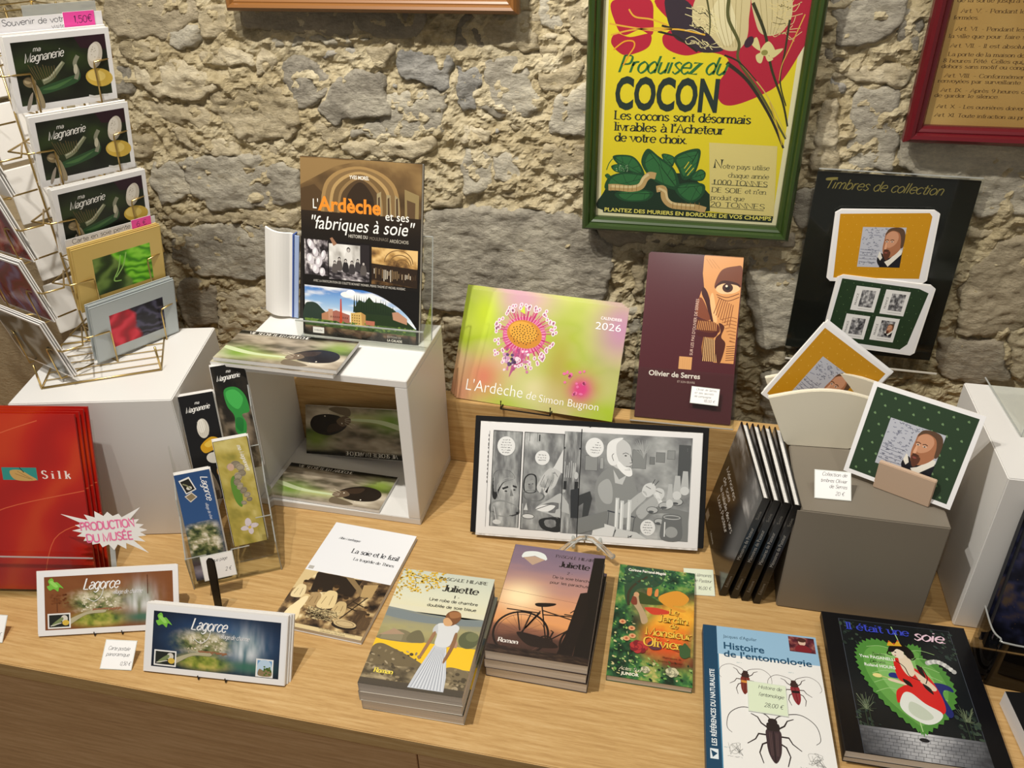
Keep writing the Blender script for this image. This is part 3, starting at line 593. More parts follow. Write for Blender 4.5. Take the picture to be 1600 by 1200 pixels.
# --- comic double page
def art_comic():
    A = Art(362, 186, '#e9e9e8')
    G = [(0, '#4a4c4d'), (.35, '#747677'), (.65, '#9ea1a0'), (1, '#d4d6d5')]
    A.field(lambda u, v: pal(u*0, [(0, '#e9e9e8'), (1, '#e9e9e8')]), 60, 4)
    def pan(x0, y0, x1, y1, seed, con=.8, nx=44, ny=60, g=0):
        A.field(photo(G, 5, 6, seed, con=con, gy=g), nx, ny, (x0, y0, x1, y1))
    w, dk, md, lt = '#e4e6e5', '#27292a', '#5c5f60', '#b4b7b6'
    pan(22, 13, 70, 172, 2, .7)                                   # left narrow panel
    A.poly([(20+4, 92), (30, 80), (48, 78), (58, 84), (60, 92), (44, 98), (36, 112), (30, 128), (24, 120)], dk, True)
    A.poly([(32, 104), (44, 92), (60, 92), (66, 106), (66, 124), (58, 130), (44, 130), (34, 122)], '#a9acab', True)
    A.poly([(40, 108), (50, 104), (51, 107), (42, 111)], dk); A.poly([(58, 102), (65, 104), (65, 107), (58, 105)], dk); A.ell(47, 113, 2.4, 1.2, dk); A.ell(61, 110, 2, 1.2, dk); A.poly([(55, 108), (60, 120), (54, 121)], '#7a7d7c')
    A.poly([(22, 134), (40, 128), (62, 134), (70, 140), (70, 150), (44, 156), (22, 150)], '#8b8e8d', True); A.poly([(22, 158), (70, 150), (70, 172), (22, 172)], '#a7a9a8'); A.poly([(22, 148), (60, 154), (70, 150), (70, 146)], dk)
    A.ell(34, 165, 7, 4, '#cfd1d0'); A.line([(28, 140), (33, 164)], .8, w)
    pan(74, 13, 140, 174, 5, .7)                                  # second panel
    A.rect(82, 14, 96, 28, '#7d8080'); A.rect(98, 16, 100, 27, dk)
    A.poly([(76, 92), (84, 82), (96, 84), (98, 100), (96, 112), (78, 112)], dk, True); A.poly([(80, 98), (92, 92), (96, 106), (86, 112), (80, 108)], '#989b9a', True); A.ell(85, 99, 1.4, .8, dk); A.ell(91, 98, 1.2, .8, dk)
    A.poly([(76, 112), (96, 108), (112, 116), (104, 126), (80, 124)], '#6b6e6e', True)
    A.poly([(140, 36), (126, 66), (122, 72), (140, 78)], '#d5d7d6'); A.poly([(122, 70), (112, 76), (102, 92), (98, 104), (104, 112), (107, 104), (112, 116), (117, 112), (118, 108), (128, 100), (134, 84), (136, 76)], '#c4c6c5', True)
    A.lines([[(110, 82), (103, 100)], [(116, 88), (110, 108)], [(122, 90), (116, 108)], [(126, 76), (132, 84)]], .7, '#55585a'); A.poly([(112, 110), (118, 100), (116, 112)], dk)
    A.poly([(74, 132), (140, 118), (140, 174), (74, 172)], '#9a9d9c'); A.poly([(98, 138), (120, 122), (140, 112), (140, 150), (120, 146)], '#b9bcbb', True); A.poly([(98, 140), (108, 132), (130, 132), (118, 142)], w, True); A.line([(98, 140), (122, 130)], 1, dk)
    A.poly([(104, 158), (118, 152), (140, 152), (140, 174), (112, 172)], '#2e3031', True); A.ell(86, 152, 10, 4, '#d2d4d3'); A.ring(86, 152, 10, .9, dk, 24, 4); A.poly([(78, 142), (82, 130), (85, 142)], '#cdd0cf')
    # right half picture
    pan(140, 8, 168, 176, 8, .8, 24); pan(168, 8, 347, 176, 3, .62, 110, 90)
    A.rect(140, 34, 168, 37, '#33363a'); A.rect(142, 90, 166, 104, '#2b2d2e'); A.poly([(140, 104), (168, 98), (168, 102), (140, 110)], lt)
    for k in range(6): A.lines([[(143+k*3.4, 56+rnd(0, 8)), (143+k*3.4, 84)]], .9, '#c9cccb')
    A.ell(162, 80, 3.4, 6, '#c0c3c2'); A.poly([(140, 112), (152, 128), (154, 144), (140, 140)], '#b5b8b7'); A.poly([(154, 104), (168, 100), (168, 150), (156, 150)], '#34373a')
    for (x0, y0, x1, y1, c) in [(252, 32, 274, 62, '#858887'), (290, 34, 304, 50, '#808382'), (308, 30, 320, 44, '#8c8f8e'), (280, 42, 288, 54, '#777a79'), (176, 46, 196, 70, '#8d908f'), (200, 48, 206, 66, '#a0a3a2'), (326, 20, 345, 90, '#505354')]: A.rect(x0, y0, x1, y1, c); A.lines([[(x0, y0), (x1, y0), (x1, y1), (x0, y1), (x0, y0)]], .5, '#4a4d4e')
    A.lines([[(212, 18), (340, 26)], [(212, 21), (340, 29)]], .8, '#9ea1a0')
    for k in range(40): A.line([(268+rnd(-14, 14), 22+rnd(-8, 8)), (270, 36+rnd(0, 10))], .4, '#a9acab')
    A.poly([(168, 112), (186, 104), (190, 116), (180, 168), (174, 168), (176, 124), (168, 130)], '#3d4041')
    A.poly([(196, 86), (206, 70), (222, 62), (238, 70), (252, 78), (262, 100), (262, 140), (240, 156), (214, 150), (198, 128), (194, 104)], '#8a8d8c', True)   # torso
    A.poly([(200, 92), (214, 82), (222, 96), (222, 120), (210, 122), (200, 108)], '#a8abaa', True); A.poly([(222, 66), (232, 82), (244, 74), (238, 90), (226, 88)], '#c1c4c3')
    A.poly([(212, 26), (220, 18), (234, 16), (246, 24), (250, 36), (250, 48), (252, 56), (248, 60), (252, 72), (242, 74), (232, 66), (224, 62), (214, 54), (210, 38)], '#c6c8c7', True)
    A.poly([(210, 36), (212, 24), (222, 16), (236, 14), (226, 24), (226, 40), (230, 54), (220, 60), (212, 52)], '#e6e8e7', True)
    A.poly([(230, 52), (240, 60), (250, 62), (253, 73), (246, 76), (236, 70), (228, 60)], '#eceeed', True)
    A.lines([smooth([(236, 40), (241, 38), (246, 40)]), smooth([(248, 40), (252, 52), (248, 54)]), [(242, 60), (250, 60)], smooth([(222, 40), (219, 44), (222, 52)])], .9, '#4c4f50'); A.ell(241, 42.5, 2, 1, '#333')
    A.poly([(234, 132), (252, 114), (272, 98), (278, 108), (262, 126), (246, 144)], '#b7bab9', True); A.poly([(270, 100), (274, 88), (286, 84), (292, 92), (288, 102), (278, 108)], '#d3d6d5', True)
    A.poly([(262, 132), (278, 114), (292, 104), (300, 108), (288, 126), (272, 144)], '#aeb1b0', True); A.poly([(288, 102), (294, 92), (304, 94), (306, 104), (298, 112)], '#cfd2d1', True)
    A.lines([[(276, 90), (284, 94)], [(292, 96), (302, 100)], [(286, 86), (290, 78)], [(290, 88), (296, 80)]], .9, '#4a4d4e'); A.poly([(290, 100), (296, 98), (308, 124), (302, 126)], '#dfe2e1')
    for (x0, h_) in [(228, 112), (236, 116), (248, 114)]: A.rect(x0, h_, x0+6, 164, '#cdd1d0'); A.rect(x0+1.4, h_+3, x0+3, 162, '#f0f3f2')
    A.line([(216, 134), (262, 142)], 2, '#40434a'); A.poly([(214, 160), (258, 170), (256, 175), (212, 165)], '#34373a'); A.lines([[(218, 134), (217, 162)], [(260, 142), (257, 172)]], 1.2, '#55585a')
    A.poly([(168, 150), (216, 134), (216, 160), (168, 176)], '#7b7e7d'); A.poly([(260, 140), (300, 120), (346, 128), (346, 176), (250, 176)], '#7f8281')
    for (cx_, cy_, r_) in [(288, 128, 9), (308, 120, 10), (326, 112, 10), (300, 146, 8)]: A.ell(cx_, cy_, r_, r_*.6, '#b5b8b7'); A.ring(cx_, cy_, r_, .8, '#3e4142', 20, r_*.6); A.ell(cx_-2, cy_+3, r_*.5, 2, '#55585a')
    for (x0, y0, x1) in [(322, 70, 330), (334, 62, 342), (312, 84, 318)]: A.poly([(x0, y0), (x1, y0), (x1+3, y0+34), (x0-3, y0+34)], '#b9bcbb'); A.ell((x0+x1)/2, y0+32, (x1-x0)*.9, 7, '#d0d3d2')
    A.poly([(308, 134), (332, 134), (336, 146), (335, 174), (304, 174), (304, 146)], '#6c6f6f', True); A.ring(320, 138, 13, 1.2, '#c5c8c7', 24, 3); A.ell(320, 162, 10, 9, '#9da09f'); A.rect(308, 146, 310, 170, '#dadddc')
    A.poly([(196, 152), (230, 160), (226, 176), (192, 176)], '#d9dbda'); A.poly([(232, 162), (264, 166), (282, 176), (228, 176)], '#cccfce'); A.line([(230, 160), (228, 176)], .8, '#787b7a')
    A.ell(282, 157, 12, 13, w); A.ell(190, 32, 15, 16, w); A.ell(44, 38, 15, 16, w); A.ell(105, 54, 12, 12, w)
    for (cx_, cy_, n_, ws) in [(44, 38, 6, 20), (190, 32, 5, 22), (282, 157, 5, 16), (105, 54, 3, 16)]:
        for i in range(n_): A.scrib(cx_-ws/2+abs(i-(n_-1)/2)*1.6, cy_-n_*1.9+i*4.2+2, ws-abs(i-(n_-1)/2)*3.2, 1.5, '#3a3a3c', i+int(cx_), .5)
    A.lines([[(22, 13), (70, 13), (70, 172), (22, 172), (22, 13)], [(74, 13), (140, 13), (140, 174), (74, 174), (74, 13)]], .8, '#1c1d1e'); A.rect(167, 3, 168.4, 184, '#1f2021')
    A.line([(15, 14), (15, 174)], .5, '#6c6c6c'); A.lines([[(14, 20+i*7), (14, 23+i*7+rnd(0, 3))] for i in range(12)], .9, '#3c3c3c')
    return A
# --- novels
def art_jul1():
    A = Art(140, 210, '#d8d9c4')
    A.field(lambda u, v: pal(v, [(0, '#c6cdbf'), (.6, '#d9dac2'), (1, '#e0d9b4')]), 2, 12, (0, 0, 140, 84))
    A.field(lambda u, v: pal(v+.35*(fbm(u*6, v*9, 4)-.5), [(0, '#7d8480'), (.3, '#8f8f7c'), (.6, '#a79f70'), (1, '#8f8a5c')]), 40, 26, (0, 78, 140, 134))
    A.poly([(0, 78), (30, 82), (80, 86), (140, 82), (140, 92), (60, 98), (0, 92)], '#7b8587', True); A.rect(0, 70, 140, 80, '#dcd9bf')
    A.poly([(0, 80), (0, 76), (40, 80), (90, 86), (140, 80), (140, 84)], '#828b8a')
    A.rect(0, 132, 140, 172, '#eec22a'); A.poly([(0, 134), (24, 116), (44, 118), (60, 134)], '#7f765a', True); A.poly([(6, 126), (20, 115), (36, 120), (36, 134), (6, 134)], '#8d8468'); A.poly([(2, 128), (20, 114), (38, 122)], '#a98e74')
    A.ell(127, 118, 14, 15, '#5b5f43'); A.ell(131, 112, 9, 8, '#6e7250'); A.poly([(86, 124), (104, 112), (114, 126), (114, 134), (88, 134)], '#b08a72'); A.poly([(44, 120), (56, 112), (66, 124), (66, 133), (44, 133)], '#6f694e', True)
    A.field(photo([(0, '#3d3527'), (.4, '#635843'), (.7, '#8d7f62'), (1, '#b9a884')], 9, 6, 4), 50, 24, (0, 168, 140, 210))
    A.poly([(0, 150), (10, 142), (30, 148), (60, 160), (74, 172), (0, 176)], '#6f6248', True); A.poly([(104, 172), (116, 166), (140, 172), (140, 190), (100, 188)], '#776a50', True)
    for k in range(90): A.ell(rnd(0, 70) if k % 3 else rnd(102, 138), rnd(150, 206) if k % 3 else rnd(168, 206), rnd(1.5, 4), rnd(1.2, 3), RR.choice(['#4f4534', '#8c7d60', '#a5967a', '#6a5d45']), rnd(0, 40), 7)
    A.field(lambda u, v: pal(v, [(0, '#4e463a'), (1, '#4a4339')]), 1, 1, (0, 200, 140, 210))
    A.poly([(83, 134), (100, 134), (112, 184), (114, 206), (66, 206), (72, 176)], '#c3c8d0'); A.lines([[(85+i*1.5, 138), (70+i*4.4, 205)] for i in range(10)], .7, '#8d93a0'); A.lines([[(86+i*1.5, 138), (72+i*4.4, 205)] for i in range(10)], .6, '#e4e8ee')
    A.poly([(78, 98), (88, 94), (102, 94), (110, 100), (106, 118), (102, 134), (84, 134), (82, 116)], '#d5d8da', True); A.poly([(78, 98), (82, 112), (76, 114), (74, 106)], '#c2c6c9', True); A.poly([(76, 112), (80, 114), (76, 134), (70, 158), (67, 156), (72, 130)], '#9a7455', True); A.poly([(106, 110), (110, 112), (110, 134), (104, 160), (101, 158), (105, 134)], '#8b6647', True)
    A.poly([(88, 92), (86, 78), (94, 70), (104, 72), (108, 82), (104, 92), (96, 98)], '#7a4f30', True); A.poly([(84, 88), (90, 84), (98, 92), (96, 98), (88, 98)], '#d1a476', True); A.poly([(90, 74), (104, 72), (106, 80), (94, 84)], '#a06e45', True)
    L_ = []
    for k in range(170):
        a = rnd(0, 1); L_.append((4+a*62+rnd(-8, 8), rnd(-2, 26+18*math.sin(a*3)), rnd(1, 2.8), rnd(.8, 2)))
    A.lines([smooth([(0, 2), (20, 10), (44, 14), (66, 10)]), smooth([(12, 6), (24, 20), (28, 36)]), smooth([(30, 12), (46, 24), (56, 34)])], .9, '#6b5a30')
    A.ells(L_[:110], '#d3a92c', 7); A.ells(L_[110:], '#e6c95a', 7); A.ells([(rnd(0, 12), rnd(20, 60), rnd(1, 2), rnd(.8, 2)) for _ in range(22)], '#c9a740', 7)
    A.text('PASCALE HILAIRE', 58, 14, 8, '#3a3a34', 'serif', width=74); A.text('Juliette', 68, 35, 17, '#2b2926', 'serif', width=54, weight=1.3)
    A.text('1 -', 88, 47, 7, '#2b2926', 'serif', width=9); A.text('Une robe de chambre', 54, 56, 7.4, '#2b2926', 'hand', width=72, weight=1.5); A.text('doublée de soie bleue', 54, 67, 7.4, '#2b2926', 'hand', width=72, weight=1.5)
    A.text('Roman', 15, 190, 10, '#f1dd57', 'serif', width=26, weight=1.4)
    return A
def art_jul2():
    A = Art(140, 210, '#c98a6a')
    def f(u, v):
        c = pal(v+.12*(fbm(u*3, v*14, 4)-.5), [(0, '#77687c'), (.2, '#8c7482'), (.4, '#ba8a7c'), (.55, '#d99a6c'), (.7, '#dd9a62'), (.78, '#8d5d48'), (.86, '#54382f'), (1, '#33231f')])
        g = np.exp(-(((u-.2)/.22)**2+((v-.5)/.12)**2)); return mixc(c, np.array(hexc('#fbe3b4')), np.clip(g*1.1, 0, 1))
    A.field(f, 40, 90)
    A.poly(smooth([(14, 24), (18, 14), (34, 10), (48, 14), (54, 24)], False, 6)+[(52, 27), (34, 20), (16, 27)], '#dfe4e2'); A.poly([(17, 26), (34, 21), (51, 26), (34, 40)], '#b99d86')
    A.lines([[(0, 96), (140, 106)], [(0, 122), (140, 134)]], .5, '#8d6350')
    K = '#1f1512'
    A.ring(42, 172, 38, 3.2, K, 40, 38); A.ring(42, 172, 33.5, .9, '#5d4038', 40, 33.5); A.ring(134, 178, 36, 3.2, K, 40, 36)
    A.lines([[(42, 172), (42+34*math.cos(a), 172+34*math.sin(a))] for a in [i*.35 for i in range(18)]], .3, '#4a332c')
    A.lines([[(42, 172), (70, 178), (84, 176)], [(42, 172), (62, 128)], [(62, 116), (78, 178)], [(66, 134), (112, 130)], [(64, 126), (116, 138)], [(82, 178), (120, 142)], [(14, 132), (62, 132), (42, 172)], [(30, 134), (40, 168)], [(50, 133), (44, 172)], [(116, 120), (132, 176)], [(96, 128), (124, 128)], [(82, 178), (86, 162), (82, 160)]], 2, K)
    A.poly([(52, 116), (58, 113), (80, 110), (80, 114), (68, 119), (56, 120)], K, True); A.ring(78, 180, 9, 2.4, K, 20); A.poly([(40, 170), (80, 176), (96, 188), (60, 192), (40, 178)], '#231815', True)
    A.lines([smooth([(104, 124), (112, 116), (120, 116)]), smooth([(122, 128), (130, 124), (128, 112)])], 1.6, K)
    A.poly([(124, 8), (140, 6), (140, 210), (118, 210), (122, 100)], '#17100f'); A.poly([(113, 84), (124, 80), (128, 120), (120, 170), (116, 210), (94, 210), (104, 160)], '#1c1312')
    A.field(photo([(0, '#1b1210'), (.6, '#2c1f1a'), (1, '#4d3a2e')], 12, 6, 2), 40, 8, (0, 198, 140, 210))
    A.text('PASCALE HILAIRE', 66, 17, 8, '#2a2024', 'serif', width=62); A.text('Juliette', 74, 36, 16, '#1c1416', 'serif', width=46, weight=1.3)
    A.text('2 -', 88, 50, 7, '#1c1416', 'serif', width=9); A.text('De la soie blanche', 68, 61, 7.4, '#1c1416', 'hand', width=58, weight=1.5); A.text('pour les parachutes', 66, 72, 7.4, '#1c1416', 'hand', width=62, weight=1.5)
    A.text('Roman', 14, 192, 10, '#efe9e2', 'serif', width=28, weight=1.4)
    return A
def art_fusil():
    A = Art(146, 226, '#eef0f4')
    A.text('Albin Mazelaygue', 22, 36, 7, '#55585e', 'serif', width=38); A.text('La soie et le fusil', 56, 62, 14, '#33363c', 'serif', width=82); A.text('La tragédie de Thines', 66, 77, 8.4, '#33363c', 'serif', width=70)
    A.rect(3, 104, 12, 111, '#b9b6b0')
    S = [(0, '#1f160f'), (.35, '#5b4630'), (.6, '#a78a5e'), (.85, '#dcc592'), (1, '#f0dfb4')]
    A.field(photo(S, 9, 8, 5, con=1.1), 84, 64, (0, 114, 146, 226))
    A.poly([(22, 114), (100, 116), (98, 150), (60, 150), (30, 158)], '#2c2219'); A.poly([(70, 114), (84, 114), (124, 148), (118, 152)], '#8b7450'); A.poly([(0, 114), (24, 114), (10, 150), (0, 156)], '#d9c290')
    A.lines([[(88, 190), (120, 128)], [(98, 196), (130, 130)], [(104, 160), (124, 166)], [(100, 172), (118, 176)]], 2.2, '#3a2c1c'); A.poly([(106, 124), (128, 118), (128, 146), (110, 148)], '#b89a68')
    for (hx, hy, s_, c) in [(14, 140, 1.2, '#e8d5a6'), (30, 158, 1, '#d8c08c'), (44, 150, 1.2, '#b09468'), (66, 140, 1.6, '#e2cc98'), (90, 158, 1.3, '#cbb280'), (128, 168, 1.1, '#4a3826'), (136, 180, 1, '#5b4630'), (24, 180, 1.4, '#efdcae')]:
        A.poly([(hx-8*s_, hy+26*s_), (hx-7*s_, hy+8*s_), (hx-2*s_, hy+4*s_), (hx+5*s_, hy+7*s_), (hx+8*s_, hy+24*s_)], c, True); A.ell(hx, hy, 3*s_, 4*s_, '#8a6c46'); A.ell(hx, hy-2*s_, 3.2*s_, 2.4*s_, '#3a2a1a'); A.lines([[(hx-4*s_, hy+12*s_), (hx-5*s_, hy+22*s_)], [(hx+2*s_, hy+10*s_), (hx+3*s_, hy+22*s_)]], .7, '#6b5334')
    A.poly([(14, 196), (26, 168), (34, 172), (28, 214), (18, 216)], '#f2e0b2', True)
    A.lines([[(rnd(40, 96), rnd(182, 204)), (rnd(40, 96), rnd(182, 206))] for _ in range(60)], .7, '#e8d4a0'); A.lines([[(rnd(40, 96), rnd(182, 204)), (rnd(40, 96), rnd(182, 206))] for _ in range(40)], .6, '#3a2c1c')
    A.ell(110, 206, 20, 8, '#2b2017'); A.ell(110, 203, 18, 7, '#c8b184'); A.ring(110, 203, 14, .8, '#6e5738', 24, 5)
    A.rect(0, 219, 146, 226, '#dcc898'); A.text('Postface de Jean-Yves Meignen, illustrations', 76, 221, 4, '#4a3c28', width=58); A.text('collection La Mirandole', 80, 225, 4, '#4a3c28', width=40)
    return A
def art_jardin():
    A = Art(116, 216, '#2f5a2c')
    def f(u, v):
        t = fbm(u*7+2, v*12, 5, .6); c = pal((t-.5)*1.9+.45, [(0, '#12281c'), (.3, '#245033'), (.55, '#3f7a3c'), (.8, '#7d9a4c'), (1, '#c2b56a')])
        g = np.exp(-(((u-.78-.12*np.sin(v*7))/.3)**4+((v-.56)/.26)**4)); c = mixc(c, pal(v+.25*(t-.5), [(.3, '#e0902c'), (.45, '#f0b13a'), (.55, '#e8962a'), (.65, '#dd5a24'), (.8, '#cf4a22')]), np.clip(g*1.15, 0, 1))
        g = np.exp(-(((u-.32)/.1)**2+((v-.36)/.12)**2)); return mixc(c, np.array(hexc('#8a6a4a')), np.clip(g*.8, 0, 1))
    A.field(f, 80, 130)
    A.poly([(20, 60), (36, 54), (60, 66), (70, 74), (40, 78), (24, 72)], '#3a4a22', True); A.poly([(64, 58), (90, 42), (108, 54), (100, 70), (84, 74), (104, 80), (96, 84), (70, 72)], '#d99432', True); A.poly([(44, 84), (64, 82), (84, 88), (60, 96), (50, 92)], '#c9402a', True)
    A.poly([(26, 62), (32, 58), (36, 76), (44, 92), (50, 110), (42, 116), (36, 96), (26, 78)], '#b59a78', True); A.ell(30, 60, 4, 5, '#c99a72'); A.poly([(22, 66), (30, 66), (32, 80), (24, 80)], '#7c3b2a', True); A.poly([(46, 44), (52, 42), (52, 58), (46, 58)], '#d07b3c', True); A.poly([(58, 46), (62, 44), (62, 58), (57, 58)], '#d9884a', True)
    A.poly([(12, 0), (64, 0), (70, 22), (58, 40), (30, 50), (20, 84), (12, 60)], '#2e4a34', True); A.lines([smooth([(20, 84), (18, 60), (26, 40), (44, 20)])], 4, '#3b3524')
    for k in range(120): A.ell(rnd(0, 116), rnd(0, 40), rnd(1, 3.5), rnd(1, 2.4), RR.choice(['#1f4530', '#3a6a48', '#5f8a52', '#7d9f60', '#204a3c']), rnd(0, 90), 6)
    for k in range(150):
        x_, y_ = (rnd(0, 34), rnd(90, 210)) if k % 2 else (rnd(0, 116), rnd(178, 214)); A.ell(x_, y_, rnd(1, 3.4), rnd(.8, 2), RR.choice(['#1c4526', '#3f7c3c', '#6fa04c', '#98b868', '#173322', '#c9c08a']), rnd(0, 90), 6)
    for (x_, y_) in [(28, 128), (30, 142), (14, 118), (22, 148)]: A.ell(x_, y_, 5, 4.4, '#d9a070'); A.ell(x_, y_, 2, 2, '#b55a3a')
    for (x_, y_, s_) in [(40, 160, 14), (52, 198, 7), (88, 196, 10)]:
        c1, c2 = ('#7c1c26', '#b03434') if s_ == 14 else ('#8a8a70', '#c9c4a0')
        for i in range(7): A.ell(x_+s_*.45*math.cos(i*.9), y_+s_*.4*math.sin(i*.9), s_*.5, s_*.42, c1 if i % 2 else c2, i*40, 12)
        A.ring(x_, y_, s_*.4, 1, c1, 14); A.ring(x_, y_, s_*.2, .8, c2, 12)
    A.poly([(52, 154), (58, 146), (68, 148), (72, 158), (60, 162)], '#5a3040', True); A.line([(72, 152), (104, 162)], 1, '#8a4a2c')
    for k in range(8): A.poly([(98+rnd(-4, 6), 150+rnd(-10, 16)), (106+rnd(-2, 4), 146+rnd(-10, 16)), (112, 156+rnd(-8, 10)), (104, 162+rnd(-8, 10))], '#3c5a34', True)
    A.text('Corinne Ferrand-Magdé', 14, 13, 7.6, '#f2efe4', 'sans', bold=.03, width=58)
    for t_, x_, y_, s_, w_ in [('Le', 80, 92, 15, 14), ('Jardin', 64, 108, 18, 44), ('de', 82, 118, 12, 12), ('Monsieur', 48, 136, 20, 66), ('Olivier', 46, 156, 22, 54)]:
        A.text(t_, x_+.7, y_+.7, s_, '#7c3a12', 'serif', width=w_, weight=.7); A.text(t_, x_, y_, s_, '#e9c24a', 'serif', width=w_, weight=.7)
    A.text('Illustrations de', 74, 174, 4.6, '#5a2612', width=26); A.text('Béatrice Charpentier', 68, 181, 4.6, '#5a2612', width=34); A.text('Actes Sud', 16, 204, 8, '#efe9cc', 'script', width=30); A.text('JUNIOR', 20, 212, 7, '#f4efdc', bold=.03, width=24)
    return A
def beetle(A, cx, cy, s, body, band=None, rot=0, k='#2b2120'):
    def T(P): 
        co, si = math.cos(rad(rot)), math.sin(rad(rot)); return [(cx+(a*co-b*si)*s, cy+(a*si+b*co)*s) for a, b in P]
    for sd in (-1, 1):
        for P in ([(3*sd, -6), (14*sd, -14), (18*sd, -22), (26*sd, -26)], [(4*sd, 2), (18*sd, 2), (22*sd, 10), (32*sd, 18)], [(4*sd, 10), (14*sd, 16), (18*sd, 28), (14*sd, 42)]):
            A.line(T(P), 2.3*s, k, False, .55)
        A.line(smooth(T([(2*sd, -20), (10*sd, -28), (34*sd, -34), (52*sd, -22), (56*sd, -2), (50*sd, 6)]), False, 6), 1.3*s, k, False, .6)
    A.poly(T([(-8, -6), (8, -6), (9, 10), (7, 28), (0, 40), (-7, 28), (-9, 10)]), body, True); A.poly(T([(-6, -16), (6, -16), (8, -10), (6, -5), (-6, -5), (-8, -10)]), k, True); A.poly(T([(-4, -22), (4, -22), (5, -16), (-5, -16)]), k, True)
    A.line(T([(0, -4), (0, 38)]), .8*s, '#140c0c'); A.lines([T([(a, -2), (a*.8, 30)]) for a in (-5, -3, 3, 5)], .4*s, '#6b5450')
    if band: A.poly(T([(-8, 4), (8, 4), (8, 10), (-8, 10)]), band)
def art_ento():
    A = Art(156, 232, '#e9e9e6')
    A.rect(0, 0, 156, 50, '#93bad6'); A.rect(0, 0, 19, 232, '#15415f'); A.rect(19, 50, 20.5, 232, '#4a86a8')
    A.text("Jacques d'Aguilar", 28, 20, 8, '#23455c', width=46); A.text('Histoire', 27, 40, 17, '#1c4a68', bold=.02, width=56); A.text("de l'entomologie", 27, 53.5, 15.5, '#1c4a68', bold=.02, width=118)
    A.field(photo([(0, '#1f0f14'), (.5, '#5e2430'), (.75, '#8b4a44'), (1, '#c99a88')], 5, 5, 4), 20, 16, (118, 3, 153, 30)); A.ell(136, 12, 5, 6, '#d9b9a4'); A.poly([(126, 28), (130, 18), (142, 18), (147, 28)], '#7c2028', True); A.ell(136, 8, 6, 4, '#4a2a22')
    A.text('LES RÉFÉRENCES DU NATURALISTE', 13.5, 196, 9, '#e6eef2', rot=-90, bold=.02, width=118); A.rect(5, 200, 15, 214, '#dfe8ee'); A.poly([(6, 202), (14, 206), (8, 212)], '#15415f')
    beetle(A, 54, 88, .62, '#7a2c20', '#d08a3a', 4, '#3a2522'); beetle(A, 118, 94, .62, '#8e2730', '#1e1414', -4, '#3a2522'); beetle(A, 84, 168, 1.02, '#3c2c30', None, 1)
    for (x_, y_) in [(36, 196), (136, 204), (84, 112), (132, 196)]: A.lines([smooth([(x_+rnd(-9, 9), y_+rnd(-9, 9)) for _ in range(5)]) for _ in range(5)], .35, '#8f8f8c')
    for (x_, y_) in [(44, 62), (112, 68), (82, 120), (22, 196)]: A.scrib(x_, y_, 7, 1.2, '#7aa', 3, .3)
    A.scrib(112, 210, 22, 1.6, '#8c8c8a', 5, .3); A.scrib(26, 208, 18, 1.6, '#8c8c8a', 6, .3)
    return A
